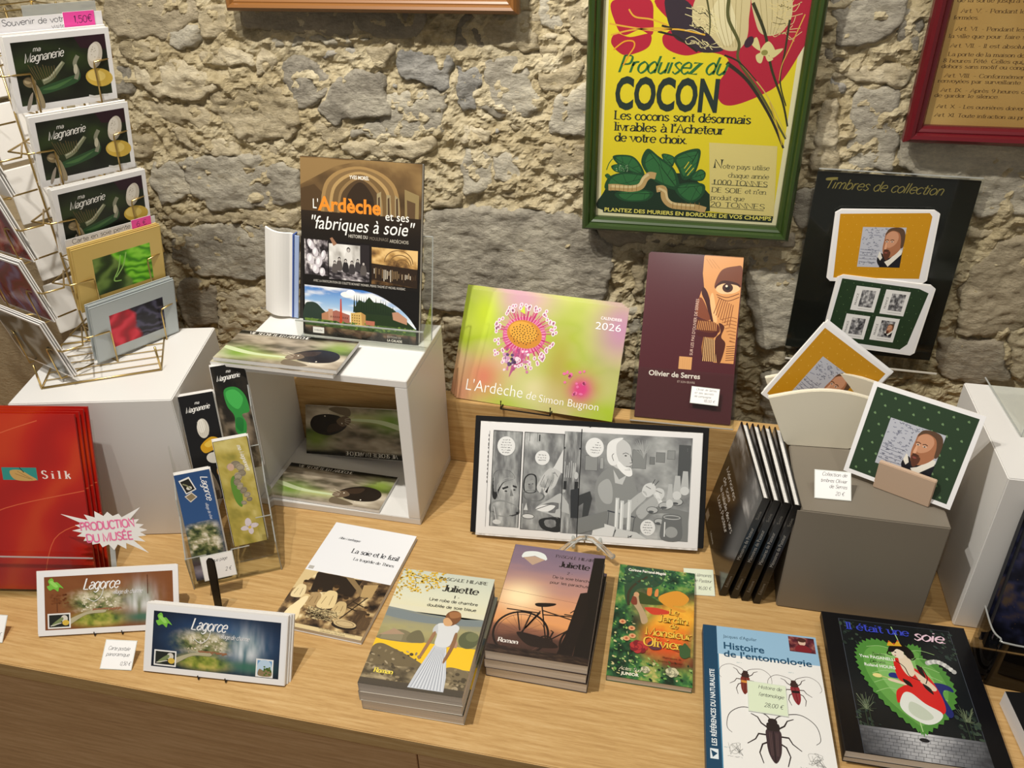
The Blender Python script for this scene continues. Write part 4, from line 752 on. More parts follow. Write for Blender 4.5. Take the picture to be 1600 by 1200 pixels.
def art_etait():
    A = Art(192, 226, '#0d0d10')
    x0, x1, y0 = 22, 170, 9
    A.rect(x0, y0, x1, 226, '#14181a'); A.lines([[(x0, 226), (x0, y0), (x1, y0), (x1, 226)]], .6, '#49505a')
    for k in range(150):
        side = k % 3; xx = rnd(x0, x0+26) if side == 0 else rnd(x1-26, x1); yy = rnd(12, 60) if k % 2 else rnd(140, 188); A.ell(xx, yy, rnd(1.5, 4), rnd(1, 2.5), RR.choice(['#27332c', '#31403a', '#1d2824', '#3b4a3c']), rnd(0, 90), 6)
    for cx_ in (36, 156): 
        for k in range(34): A.line([(cx_+rnd(-3, 3), 160), (cx_+rnd(-12, 12), 134+rnd(0, 30))], .5, RR.choice(['#5d6b50', '#45523f', '#7a866a']))
        A.lines([[(cx_-3, 160), (cx_-3, 186)], [(cx_+2, 160), (cx_+2, 186)]], 1.4, '#2e3a2c')
    A.field(lambda u, v: pal(1-abs(u-.5)*1.6+.3*(fbm(u*14, v*6, 3)-.5)-.2*v, [(0, '#2a2c30'), (.5, '#77797e'), (1, '#c9cacd')]), 50, 12, (x0, 186, x1, 226))
    A.lines([[(x0, 190+i*5), (x1, 190+i*5)] for i in range(7)]+[[(x0+6+j*9+(i % 2)*4, 190+i*5), (x0+5+j*9+(i % 2)*4, 195+i*5)] for i in range(7) for j in range(16)], .5, '#3c3d42')
    # toothed leaf
    half = [(96, 56), (84, 46), (66, 42), (50, 48), (40, 60), (36, 78), (38, 100), (46, 122), (58, 144), (74, 164), (90, 180), (98, 188)]
    other = [(98, 188), (112, 176), (132, 158), (146, 136), (152, 112), (148, 88), (140, 74), (132, 66), (128, 70), (122, 60), (124, 48), (112, 44), (100, 52), (96, 56)]
    pts = smooth(half, False, 5)+smooth(other, False, 5)[1:-1]; z = []
    for i, p in enumerate(pts):
        d = Vector((p[0]-96, p[1]-110)); l = 1+(.05 if i % 2 else -.01); z.append((96+d.x*l, 110+d.y*l))
    A.poly(z, '#4f8a3a'); A.poly([(96+(p[0]-96)*.86, 108+(p[1]-108)*.86) for p in pts], '#65a04a'); A.poly([(96+(p[0]-96)*.6, 100+(p[1]-100)*.62) for p in pts], '#82b866')
    A.lines([smooth([(92, 14), (98, 50), (96, 110), (98, 184)])], 1.2, '#a9cf8a'); A.lines([smooth([(96, 60+i*14), (96+sd*24, 52+i*14), (96+sd*44, 56+i*15)]) for i in range(6) for sd in (-1, 1)], .7, '#a4cc86')
    # larva
    for i in range(11): A.ell(128+i*3.1, 72-8*math.sin(i*.32)+i*.9, 3.2, 3.8, '#d9d9d4' if i % 2 else '#b4b5b2', 20)
    # lady in red
    A.poly([(82, 96), (74, 98), (74, 104), (88, 104)], '#24307a', True); A.poly([(124, 108), (136, 104), (148, 108), (150, 116), (140, 114), (136, 124), (142, 150), (134, 156), (126, 130)], '#232a6c', True)
    A.poly([(84, 74), (94, 70), (104, 78), (112, 86), (118, 80), (122, 92), (128, 104), (134, 130), (132, 150), (116, 156), (98, 146), (84, 140), (76, 144), (78, 126), (88, 116), (94, 112), (84, 104)], '#d12420', True)
    A.poly([(86, 128), (96, 126), (110, 140), (128, 152), (120, 166), (104, 172), (86, 162), (78, 148)], '#dfe3dc', True); A.poly([(92, 140), (106, 146), (116, 160), (102, 166), (88, 156)], '#c3cdbb', True)
    A.poly([(92, 66), (104, 64), (108, 82), (106, 96), (98, 98), (92, 84)], '#e2d2b8', True); A.poly([(106, 88), (112, 92), (122, 102), (130, 114), (124, 118), (112, 106)], '#e0cdb2', True); A.poly([(74, 106), (90, 110), (92, 114), (72, 110)], '#e0cdb2', True)
    A.lines([smooth([(86, 74), (96, 84), (100, 98), (112, 104)]), smooth([(118, 80), (122, 96), (118, 108)])], 1.2, '#16110f'); A.poly([(112, 78), (118, 82), (120, 98), (114, 92)], '#1a1210', True); A.poly([(90, 104), (98, 108), (100, 116), (92, 112)], '#1a1210', True); A.poly([(114, 108), (122, 114), (124, 124), (116, 116)], '#1a1210', True)
    A.poly([(86, 52), (96, 50), (100, 58), (98, 68), (92, 70), (84, 64)], '#e6d8c4', True); A.poly([(82, 52), (90, 44), (104, 46), (112, 56), (112, 66), (104, 68), (100, 58), (92, 54), (86, 60), (80, 60)], '#17110f', True)
    A.lines([smooth([(100, 60), (108, 70), (114, 66)]), smooth([(82, 56), (78, 64), (84, 66)])], 1.6, '#17110f'); A.ell(89, 60, 1.4, .9, '#222'); A.ell(88, 65.5, 1.2, .8, '#a33'); A.poly([(80, 50), (84, 40), (90, 47), (96, 38), (100, 48)], '#d9a72e'); A.ells([(84, 42, 1.2, 1.2), (96, 39, 1.4, 1.4), (90, 45, 1.4, 1.4)], '#c23a24', 8)
    A.ell(58, 104, 6, 3.4, '#e6d98c'); A.line([(62, 104), (78, 108)], .9, '#d9c77a')
    A.text('Il était une', 30, 28, 18, '#3c49c0', 'serif', width=84, weight=.9); A.text('soie', 118, 33, 24, '#e9c9d8', 'script', width=40, weight=1.8); A.line([(148, 32), (160, 33)], 1, '#e9c9d8')
    A.text('Textes', 56, 70, 7, '#101810', 'script', width=18); A.text('Yves PAGANELLI', 40, 76, 7, '#eef2ea', bold=.02, width=46); A.text('Dessins', 52, 83, 7, '#101810', 'script', width=20); A.text('Roland HOURS', 44, 90, 7, '#eef2ea', bold=.02, width=40)
    A.ell(97, 196, 6, 3, '#1c1d20')
    return A
# --- otter booklet
def art_vie():
    A = Art(210, 93, '#23251c')
    def f(u, v):
        t = fbm(u*3.5+5, v*4.5+1, 4, .55); c = pal((t-.5)*1.7+.5+.1*(.5-v), [(0, '#2c2b22'), (.3, '#5f5748'), (.55, '#9b8f7c'), (.8, '#b7ab97'), (1, '#d0c6b2')])
        g = np.exp(-(((u-.16)/.16)**2+((v-.75)/.2)**2)); c = mixc(c, np.array(hexc('#6f9a2c')), np.clip(g, 0, 1)); g = np.exp(-(((u-.42)/.2)**2+((v-.78)/.1)**2)); c = mixc(c, np.array(hexc('#b7bf7c')), np.clip(g*.9, 0, 1))
        g = np.exp(-(((u-.9)/.14)**2+((v-.3)/.2)**2)); c = mixc(c, np.array(hexc('#7f9a34')), np.clip(g*.9, 0, 1)); g = stp(.13-v+.06*(.5-u), 0, .06); return mixc(c, np.array(hexc('#15140f')), np.clip(g, 0, 1))
    A.field(f, 90, 46)
    A.poly([(0, 52), (60, 66), (120, 68), (120, 72), (50, 72), (0, 60)], '#c8d6a8', True)
    A.poly([(122, 58), (136, 46), (160, 38), (188, 42), (200, 56), (192, 72), (166, 78), (140, 76), (126, 68)], '#1f1814', True); A.poly([(130, 54), (146, 46), (164, 44), (158, 58), (138, 62)], '#3a2c22', True); A.poly([(116, 62), (132, 56), (144, 66), (128, 76), (114, 72)], '#6b5a48', True)
    A.lines([[(126, 66), (104, 60)], [(126, 68), (102, 68)], [(126, 70), (106, 76)], [(126, 62), (110, 54)]], .6, '#d9ccb4'); pass; A.ells([(132, 62, 1.4, 1.4), (168, 74, 1.4, 1.4), (160, 80, 1, 1)], '#f2ead8', 8)
    A.poly([(116, 76), (140, 80), (160, 88), (140, 93), (116, 90)], '#6e614e', True)
    A.text('VIE SECRÈTE EN ARDÈCHE', 18, 9.6, 9.6, '#eeeae0', 'serif', width=108); A.text('12 cartes postales détachables', 18, 15.6, 5, '#b9b29c', width=72)
    return A
# --- long postcards "Lagorce"
def art_lagorce(blue):
    A = Art(205, 94, '#eeeeef')
    top, mid = ('#142238', '#3a5f8c') if blue else ('#7a4522', '#a8713e')
    bx = (10, 8, 197, 86)
    def f(u, v):
        t = fbm(u*6, v*4+2, 4); e = np.exp(-(((u-.55)/.38)**2+((v-.45)/.38)**2)); c = mixc(np.tile(np.array(hexc('#0d1524' if blue else top)), u.shape+(1,)), pal(t, [(.2, top if not blue else '#284a78'), (.8, mid)]), np.clip(e*1.3, 0, 1))
        if not blue: c = mixc(c, np.array(hexc('#8a5530')), np.full(u.shape, .25))
        r = np.exp(-(((u-.42)/.22)**2+((v-.5)/.22)**2)); rk = pal((fbm(u*16, v*12, 5, .65)-.5)*2+.5, [(0, '#2f3a22'), (.35, '#6e7846'), (.6, '#a09a70'), (1, '#e0d8be')]); c = mixc(c, rk, np.clip(r*2.1-.25, 0, 1))
        r = np.exp(-(((u-.42)/.2)**2+((v-.84)/.13)**2)); rk = pal((fbm(u*20+4, v*12, 4)-.5)*1.8+.5, [(0, '#4a5a1c'), (.5, '#8a9636'), (1, '#c2b45c')]); c = mixc(c, rk, np.clip(r*2-.2, 0, 1))
        w_ = np.exp(-(((u-.74)/.11)**2+((v-.5)/.26)**2)); c = mixc(c, pal(fbm(u*30, v*3, 3), [(.2, '#5d7f86' if blue else '#7a8a70'), (.8, '#e8eef0')]), np.clip(w_*1.2, 0, .85)); w_ = np.exp(-(((u-.76)/.16)**2+((v-.84)/.1)**2)); return mixc(c, np.array(hexc('#3a6f5c')), np.clip(w_, 0, .9))
    A.field(f, 120, 52, bx)
    for k in range(60): A.rect(*(lambda a, b: (a, b, a+rnd(1, 3.4), b+rnd(1, 2.6)))(rnd(62, 112), rnd(38, 60)), RR.choice(['#e4dcc4', '#cfc3a4', '#b9a888', '#e9e4d4', '#8d8468']))
    for k in range(26): A.poly([(78+k*1.6, 60+rnd(-3, 3)), (80+k*1.6, 57), (82+k*1.6, 60)], '#9a6a4a')
    A.poly([(40, 74), (70, 62), (96, 60), (96, 64), (70, 66), (44, 80)], '#b8b090', True)
    A.text('Lagorce', 66 if blue else 66, 29, 22, '#f6f6f6', 'script', width=52, weight=1.3); A.line(smooth([(72, 42), (82, 47), (92, 40), (96, 28)]), .8, '#f0f0f0'); A.text('village de charme', 108, 38, 9, '#e8e8ea', 'script', width=44, weight=.8)
    A.poly([(16, 14), (21, 10), (24, 14), (22, 18), (28, 16), (33, 20), (38, 26), (32, 24), (30, 30), (24, 26), (18, 28), (14, 22), (18, 20)], '#79c043', True); A.poly([(18, 16), (22, 14), (30, 22), (26, 24)], '#9bd863', True)
    A.rect(14, 62, 47, 84, '#eeeeec'); A.rect(16, 64, 45, 82, '#20241f'); A.ell(38, 70, 5, 5, '#d9d4c8'); A.ell(40, 76, 5, 4, '#d9b84a'); A.poly([(20, 78), (34, 68), (36, 72), (24, 80)], '#7c8a5c', True); A.line([(18, 80), (34, 76)], 1, '#e8e4dc')
    if blue: 
        A.rect(164, 60, 189, 85, '#eeeeec'); A.rect(166, 62, 187, 83, '#6fa0cf'); A.poly(smooth([(166, 83), (166, 70), (170, 63), (176, 61), (183, 63), (187, 70), (187, 83)], False, 4), '#bcd5ea'); A.poly([(168, 83), (169, 74), (176, 76), (180, 72), (186, 74), (186, 83)], '#8d7a58', True); A.ells([(rnd(176, 186), rnd(70, 82), 1.6, 1.2) for _ in range(16)], '#4f6e2c', 7)
    else: A.lines([[(28, 40), (28, 60)], [(160, 12), (160, 40)]], 1, '#5a3018'); A.ells([(rnd(18, 44), rnd(34, 48), 2, 1.2) for _ in range(30)], '#7a4420', 6)
    return A
def art_magna_card(w=150, h=102):
    A = Art(w, h, '#ededee')
    A.rect(8, 8, w-7, h-9, '#1f2420')
    A.field(lambda u, v: pal(fbm(u*3, v*3, 3)+.35*np.exp(-(((u-.4)/.4)**2+((v-.55)/.3)**2)), [(.3, '#10130e'), (.6, '#1e2619'), (1, '#33451f')]), 30, 20, (8, 8, w-7, h-9))
    A.poly([(96, 8), (w-7, 8), (w-7, 30), (104, 24)], '#2c1622'); 
    A.ell(124, 36, 11, 19, '#cdc6b8', 18); A.ell(122, 32, 8, 13, '#e0dbd0', 18); A.ells([(118+rnd(0, 12), 24+rnd(0, 26), 1, .7) for _ in range(16)], '#b4ac9c', 6)
    A.ell(126, 68, 21, 13, '#d3b34e', 12); A.ell(122, 65, 14, 8, '#e6cc72', 12)
    A.poly([(34, 72), (60, 66), (88, 60), (98, 58), (92, 70), (60, 78), (38, 80)], '#2f5030', True); A.poly([(40, 74), (60, 70), (86, 64), (60, 75)], '#4a7040', True)
    A.line(smooth([(42, 64), (54, 60), (64, 52), (76, 40)]), 7.5, '#7d8266', False, .3); A.line(smooth([(43, 62), (54, 58), (64, 49), (74, 40)]), 2.4, '#b5b79c'); A.line(smooth([(98, 34), (92, 44), (94, 56), (90, 66)]), 6, '#8b8c78'); A.ell(92, 52, 3, 7, '#c2bea8', 10)
    A.lines([[(26+i*4, 44-rnd(0, 6)), (34+i*3, 60)] for i in range(10)], .8, '#6a5a38')
    A.ell(24, 62, 9, 7, '#8c7c5c', 20); A.ell(22, 60, 5, 4, '#b9a884'); A.poly([(26, 66), (34, 68), (40, 90), (38, 100), (30, 94), (28, 78)], '#a09274', True); A.poly([(26, 76), (22, 90), (16, 100), (14, 96), (20, 82)], '#9d9488', True); A.poly([(30, 80), (34, 100), (28, 101)], '#b8b0a6', True)
    A.lines([smooth([(106, 92), (116, 95), (126, 94), (136, 95)])], 3.4, '#d9d9d6')
    A.text('ma', 36, 22, 9, '#ecebe6', 'script', width=11, weight=1.2); A.text('Magnanerie', 22, 36, 16, '#efeee9', 'script', width=56, rot=-4, weight=1.1)
    return A
def silk(stopsA, seed, diag=0.0, stopsB=None):
    def f(u, v):
        t = .5+.5*np.sin((u*3+v*2+2.2*fbm(u*2+seed, v*2, 3))*5); c = pal(t*.8+.2*fbm(u*6, v*6, 3), stopsA)
        if stopsB:
            t2 = .5+.5*np.sin((u*2-v*4+2.6*fbm(u*3, v*3+seed, 3))*6); d = pal(t2, stopsB); k = stp(fbm(u*2.2+seed, v*2.2, 2)*.35+u*1.0-v*.12, .56, .62); c = mixc(c, d, k)
        return c
    return f
def art_gold():
    A = Art(150, 108, '#d8ba6c'); A.lines([[(1, 1), (149, 1), (149, 107), (1, 107), (1, 1)]], .6, '#b09048')
    A.field(silk([(0, '#1c2a10'), (.5, '#3a5420'), (1, '#7c9a4a')], 3, 0, [(0, '#3f8a10'), (.5, '#6cc41c'), (1, '#93e03c')]), 60, 44, (30, 24, 128, 88)); A.lines([smooth([(76, 30), (70, 52), (60, 70), (72, 74)]), smooth([(86, 28), (78, 50), (64, 66)])], 2, '#9ccf6a'); return A
def art_silver():
    A = Art(150, 102, '#b4bcbd'); A.lines([[(1, 1), (149, 1), (149, 101), (1, 101), (1, 1)]], .6, '#7e8688')
    A.field(silk([(0, '#8c0c1e'), (.5, '#c2142c'), (1, '#e2384c')], 2, 0, [(0, '#0f0d18'), (.6, '#221f30'), (1, '#4a4860')]), 60, 44, (30, 24, 126, 84)); return A
def art_leftcard(kind):
    A = Art(150, 102, '#e8e6e4')
    P = {'grey': [(0, '#1e2428'), (.4, '#3c4448'), (.7, '#6c7476'), (1, '#9ca4a4')], 'purple': [(0, '#5c0a22'), (.45, '#8a1030'), (.7, '#6a2a58'), (1, '#8a74a0')], 'red': [(0, '#4a0610'), (.45, '#8c0c1c'), (.8, '#a83428'), (1, '#c98a70')]}[kind]
    A.field(silk(P, {'grey': 1, 'purple': 4, 'red': 6}[kind]), 60, 40, (3, 3, 147, 99)); return A
def art_bookmark(kind):
    A = Art(52, 175, '#0f0f10')
    if kind == 'green':
        A.field(photo([(0, '#12110f'), (.5, '#2a241c'), (1, '#8c7c68')], 3, 8, 2, gy=.9), 16, 50)
        A.poly([(14, 40), (32, 38), (44, 54), (46, 80), (34, 84), (38, 100), (32, 120), (20, 110), (22, 84), (14, 66)], '#2f8c3c', True); A.poly([(16, 44), (30, 42), (40, 58), (30, 74), (18, 62)], '#44ae50', True); A.poly([(24, 88), (34, 92), (30, 112), (22, 104)], '#237434', True)
        A.text('ma', 22, 13, 7, '#f0efea', 'script', width=7); A.text('Magnanerie', 6, 25, 12, '#f2f1ec', 'script', width=36, weight=1.2, rot=-4)
    elif kind == 'black':
        A.rect(0, 0, 52, 175, '#111113'); A.text('ma', 22, 16, 7, '#f0efea', 'script', width=7); A.text('Magnanerie', 7, 28, 12, '#f2f1ec', 'script', width=36, weight=1.2, rot=-4)
        A.ell(27, 56, 9, 16, '#cfcabd', 3); A.ell(25, 52, 6, 11, '#e4e0d4', 3); A.lines([[(20+i*3, 44), (22+i*3, 68)] for i in range(5)], .3, '#a9a394'); A.poly([(18, 84), (34, 72), (46, 76), (48, 88), (34, 94), (22, 96)], '#cf9d1e', True); A.poly([(24, 82), (36, 76), (44, 80), (30, 88)], '#e6c04a', True); A.ell(34, 106, 11, 9, '#d9d5ca', 10); A.ell(42, 130, 8, 10, '#b98a34'); A.poly([(20, 120), (30, 140), (34, 170), (24, 170)], '#6a5f50', True)
    elif kind == 'yellow':
        A.field(photo([(0, '#7c7a34'), (.5, '#b3a24c'), (1, '#d0c27a')], 3, 9, 5), 14, 44); A.lines([[(0, 0), (52, 0), (52, 175), (0, 175), (0, 0)]], 1.4, '#2c2a20')
        A.poly([(14, 70), (22, 60), (28, 90), (24, 112), (16, 100)], '#5f8c34', True)
        for i, (x_, y_, r_) in enumerate([(20, 44, 7), (27, 42, 7.5), (33, 48, 7), (34, 57, 6.5), (27, 62, 7), (24, 70, 6.5), (27, 78, 6), (31, 86, 6), (35, 94, 5.4), (37, 102, 4.6), (28, 106, 4.4)]): A.ell(x_, y_, r_, r_*.8, '#8e8470' if i % 2 else '#a59a84', i*20); A.ring(x_, y_, r_*.8, .5, '#574c3c', 14, r_*.6)
        A.ell(19, 45, 5, 6, '#c9a894'); A.ells([(28, 140, 5, 8), (36, 146, 7, 4), (22, 148, 7, 4), (30, 154, 4, 6)], '#d9cfd6', 12); A.ell(29, 148, 2.4, 2.4, '#d9b84a')
        A.text('ma Magnanerie', 34, 12, 9, '#f0eee6', 'script', rot=80, width=44, weight=1.5)
    else:
        A.rect(0, 0, 52, 175, '#1e3556'); A.field(lambda u, v: pal(v, [(0, '#284a7a'), (.5, '#2f5488'), (1, '#15243c')]), 1, 10)
        A.poly([(5, 10), (21, 6), (28, 28), (12, 33)], '#e8e6e0'); A.poly([(7, 12), (20, 9), (26, 27), (13, 31)], '#22211c'); A.ell(18, 24, 4, 3, '#d8d4c8'); A.line(smooth([(10, 16), (16, 20), (20, 26)]), 2, '#8a8a68'); A.poly([(9, 36), (20, 31), (27, 40), (16, 47)], '#d9cfc0'); A.poly([(11, 37), (20, 33), (25, 40), (16, 45)], '#8a7a5c')
        A.text('Lagorce', 37, 9, 14, '#f2f2f2', 'script', rot=86, width=40, weight=1.4); A.text('village de charme', 36, 52, 6, '#d8dce4', 'script', rot=84, width=34)
        def f(u, v): 
            c = pal((fbm(u*6, v*9, 5, .65)-.5)*2.2+.5, [(0, '#20301c'), (.4, '#6a7446'), (.7, '#b4ac88'), (1, '#ece6d4')]); b = pal(v, [(0, '#2c4f80'), (1, '#3a3440')]); m_ = np.exp(-(((u-.45)/.5)**4+((v-.45)/.42)**4)); return mixc(b, c, np.clip(m_*1.6-.2, 0, 1))
        A.field(f, 30, 50, (0, 80, 52, 150)); A.field(lambda u, v: pal(v+.2*fbm(u*5, v*5, 3), [(0, '#3a3440'), (.5, '#8f8aa0'), (1, '#2a3a5c')]), 8, 12, (0, 150, 52, 175))
    return A
def art_coaster(kind, s=140):
    A = Art(s, s, '#efeff0'); base, dot = ('#c28b14', '#d6a94a') if kind == 'orange' else ('#2a3f2a', '#6c8a60')
    A.field(lambda u, v: pal(fbm(u*5, v*5, 3), [(.2, base), (.8, base)]), 2, 2, (6, 6, s-6, s-6))
    sp = (s-12)/7.0
    if kind == 'orange': A.ells([(12+i*sp/1.2+(j % 2)*sp/2.4, 12+j*sp/1.4, .9, .9) for i in range(8) for j in range(10) if 12+i*sp/1.2+(j % 2)*sp/2.4 < s-8 and 12+j*sp/1.4 < s-8], dot, 8)
    else:
        for i in range(7):
            for j in range(9):
                x_, y_ = 14+i*sp+(j % 2)*sp/2, 14+j*(s-26)/8
                if x_ < s-9: A.poly([(x_-1.8, y_), (x_, y_-2), (x_+1.6, y_-.4), (x_+1.8, y_+1.8), (x_-.6, y_+1.6)], dot)
    portrait(A, s*.5, s*.55 if kind == 'green' else s*.54, s*.5)
    return A
def art_timbres():
    A = Art(248, 325, '#101210')
    A.field(lambda u, v: pal(fbm(u*2, v*3, 3), [(.2, '#0c0e0c'), (.8, '#171a16')]), 10, 12)
    A.text('Timbres de collection', 14, 27, 23, '#8f8348', 'script', width=182, weight=.8); A.poly([(16, 10), (32, 8), (30, 12), (16, 14)], '#8f8348', True)
    return A
def art_orange_sheet():
    A = Art(160, 122, '#e9e9ea'); A.poly([(5, 5), (147, 2), (152, 8), (150, 116), (8, 118)], '#c48c12'); A.ells([(12+i*15+(j % 2)*7, 10+j*13, .7, .7) for i in range(9) for j in range(8)], '#dcae50', 7); portrait(A, 80, 62, 70); return A
def art_green_sheet():
    A = Art(164, 130, '#e9e9ea'); A.poly([(6, 4), (140, 6), (158, 12), (150, 112), (140, 124), (4, 122)], '#243a24')
    A.ells([(12+i*16+(j % 2)*8, 10+j*14, .7, .7) for i in range(9) for j in range(8)], '#6c8a5c', 7)
    for i, (x_, y_) in enumerate([(34, 14), (86, 14), (30, 68), (82, 66)]):
        A.rect(x_, y_, x_+42, y_+46, '#e6e6e4'); A.field(photo([(0, '#2c2c2e'), (.5, '#77777a'), (1, '#d0d0d0')], 7, 7, i+3, con=1.3), 24, 28, (x_+12, y_+6, x_+36, y_+38)); A.text('FRANCE', x_+8, y_+36, 5, '#333333', rot=-90, width=22); A.line([(x_+12, y_+42), (x_+36, y_+42)], .6, '#888888')
        if i == 3: portrait(A, x_+24, y_+23, 24, bg=False)
    return A
def art_silkfolder():
    A = Art(208, 286, '#b02015')
    def f(u, v):
        t = .5+.5*np.sin((u*1.4+v*1.1+1.5*fbm(u*1.6, v*1.6+3, 3))*6); return pal(t, [(0, '#a81812'), (.4, '#b41c12'), (.75, '#bc2613'), (1, '#c43a18')])
    A.field(f, 50, 70); A.rect(84, 84, 138, 104, '#2f8f86'); A.poly([(96, 90), (112, 88), (126, 96), (136, 104), (104, 104)], '#c9a05c', True); A.line([(112, 84), (118, 92)], 1.2, '#2a2a1c'); A.lines([[(104, 94), (126, 102)], [(108, 90), (130, 103)]], .6, '#7a5a2c')
    A.text('Silk', 145, 101, 17, '#f2e4dc', 'serif', width=52, weight=1.5, track=7); A.lines([smooth([(20, 60), (90, 30), (150, 10)]), smooth([(0, 190), (80, 150), (208, 120)]), smooth([(120, 286), (150, 200), (208, 170)])], 1.4, '#d8603a'); return A
def art_poster():
    """lower part of the sheet; the measured points are print positions on the sheet in hundredths"""
    A = Art(330, 500, '#e4dcb8'); A.rect(18, -4, 312, 478, '#e0cc28')
    def q(px, py):
        l = 150+(960-py)*.0917; r = 1005+(960-py)*.175; return (22+(px-l)/(r-l)*290, 500-(1040-(py-(px-l)*.055))/3.08)
    def Q(s_): return [q(*map(float, t.split(','))) for t in s_.split()]
    RED = '#b0203a'; K = '#2e2a20'; cc = '#cdbd92'
    A.rect(18, -4, 312, 130, '#b9a52a')
    A.poly(Q('500,-80 1240,-80 1235,60 1150,200 1055,335 960,395 830,440 765,425 748,350 805,265 795,212 700,188 600,200 510,165 492,110 540,60'), RED, True, 7)
    A.poly(Q('250,-60 430,-60 450,30 440,100 380,75 300,95 260,40'), RED, True, 7); A.poly(Q('235,130 260,85 330,105 430,95 425,150 360,180 290,185'), RED, True, 7)
    A.poly(Q('510,-60 620,-40 700,80 790,175 690,190 610,150 540,100'), '#352a36', True)
    A.lines([Q('470,85 560,110 660,185'), Q('490,60 600,90')], 3.2, '#2c2620'); A.lines([smooth(Q('230,40 330,60 450,80 570,80 700,110')), smooth(Q('235,92 330,75 460,70 540,78')), smooth(Q('330,-20 360,15 440,30 520,60'))], 2.4, '#dba83a')
    A.poly(Q('690,-80 900,-80 908,60 895,140 850,185 780,175 720,110 640,40'), cc, True, 8); A.poly(Q('930,-80 1090,-80 1110,40 1060,110 990,125 945,80'), cc, True, 8); A.poly(Q('730,20 800,-60 850,60 830,150 780,150'), '#ded2ac', True)
    A.lines([smooth(Q('%d,-60 %d,60 %d,170' % (740+i*28, 750+i*24, 790+i*14))) for i in range(6)], .7, '#9a8a5c'); A.lines([smooth(Q('%d,-60 %d,40 %d,120' % (960+i*28, 970+i*24, 985+i*12))) for i in range(5)], .7, '#9a8a5c')
    A.lines([smooth([q(x_, y_), q(x_+rnd(10, 40), y_+rnd(-10, 30)), q(x_+rnd(50, 90), y_+rnd(10, 50))]) for x_, y_ in [(rnd(590, 720), rnd(-20, 150)) for _ in range(34)]], 1.0, '#e2d4a2'); A.lines([smooth([q(x_, y_), q(x_+rnd(10, 40), y_+rnd(-20, 20)), q(x_+rnd(50, 80), y_+rnd(-30, 30))]) for x_, y_ in [(rnd(1000, 1090), rnd(-20, 130)) for _ in range(26)]], .9, '#dcc890')
    for P, w_, c in [('710,-60 725,40 720,110', 3, '#4c4c28'), ('820,-60 812,40 860,150 858,235 960,395 1070,610', 5.5, '#56562e'), ('870,250 985,395 1075,600', 2, '#c9b258'), ('800,240 900,330 1000,500 1058,655', 6, K), ('930,-20 985,120 1010,270 1060,430 1080,548', 5, '#34341c'), ('1100,60 1075,200 1050,330 1075,450', 3.4, '#34341c'), ('1170,40 1100,180 1060,260 1045,330', 1.8, '#d8a44c'), ('790,205 860,240 940,330', 3, K), ('1000,430 1035,560 1052,640', 2.4, '#c9a83c')]: A.line(smooth(Q(P), False, 8), w_, c, False, .45)
    for t_ in ('920,160 945,130 960,190', '960,190 1000,150 1030,200 980,215', '1000,200 1068,185 1020,225', '940,210 975,200 965,245 945,240', '985,210 1020,230 995,240'): A.poly(Q(t_), '#d6cb92', True)
    A.ell(*q(980, 200), 5, 4, '#8d8a4a'); A.ell(*q(908, 150), 6, 9, '#3c2434', 30)
    G1, G2, G3 = '#1d4a2c', '#2f6a3c', '#16301f'
    A.poly(Q('155,985 160,880 230,800 300,760 420,800 560,780 660,850 690,985'), G3, True)
    for P, ve in (('215,690 255,680 320,690 360,740 370,790 300,770 240,730', '215,690 365,785'), ('360,720 395,650 450,690 520,750 545,820 540,870 470,850 400,800', '395,655 540,865'), ('525,700 580,665 655,655 650,720 620,790 570,815 545,760', '655,655 565,815'), ('465,680 500,680 530,700 515,745 480,720', '465,680 520,740'), ('165,860 190,800 260,775 350,780 400,800 330,860 220,870', '165,860 395,800'), ('215,890 290,870 380,870 415,890 370,930 260,930', '215,890 410,890'), ('525,850 590,830 670,840 660,900 600,940 540,900', '525,860 668,845'), ('600,810 650,760 680,780 660,820', '600,810 680,780'), ('205,740 250,728 290,745 270,775 225,770', '205,740 290,765'), ('170,790 185,780 200,795 185,810', '170,790 200,800')):
        z_ = Q(P); A.poly(z_, G1, True); c_ = (sum(p[0] for p in z_)/len(z_), sum(p[1] for p in z_)/len(z_)); A.poly([(c_[0]+(p[0]-c_[0])*.8, c_[1]+(p[1]-c_[1])*.8) for p in z_], G2, True)
        v_ = Q(ve); A.lines([v_]+[[tuple(v_[0][k]+(v_[1][k]-v_[0][k])*t_ for k in (0, 1)), (c_[0]+(p[0]-c_[0])*.85, c_[1]+(p[1]-c_[1])*.85)] for t_, p in zip([.2, .35, .5, .65, .8, .5, .35], z_)], .7, '#16351f')
    A.lines([Q('575,755 600,720'), Q('580,775 612,735'), Q('588,792 622,752')], 1.4, '#d8c83a'); A.line(smooth(Q('180,760 195,725 215,700')), 1.4, '#2f6a3c'); A.ells([(*q(rnd(230, 290), rnd(735, 770)), .8, .6) for _ in range(24)], '#a9c8a0', 6)
    A.line(smooth(Q('185,855 230,855 300,862 350,850 375,810 400,790 430,795'), False, 6), 11.5, '#c2a06c'); A.line(smooth(Q('195,848 300,853 345,840 368,805 395,785'), False, 6), 4.4, '#dec596'); A.lines([Q('%d,840 %d,876' % (200+i*22, 196+i*22)) for i in range(7)], .9, '#8a6c3c')
    A.line(smooth(Q('430,865 465,865 470,915 500,950 560,960 620,965 670,980'), False, 6), 11.5, '#c2a06c'); A.line(smooth(Q('440,860 475,880 485,920 520,945 620,955'), False, 6), 4, '#dec596'); A.lines([Q('%d,938 %d,975' % (510+i*22, 506+i*22)) for i in range(7)], .9, '#8a6c3c')
    A.poly(Q('703,622 1030,645 1000,1022 692,985'), '#dccb84'); 
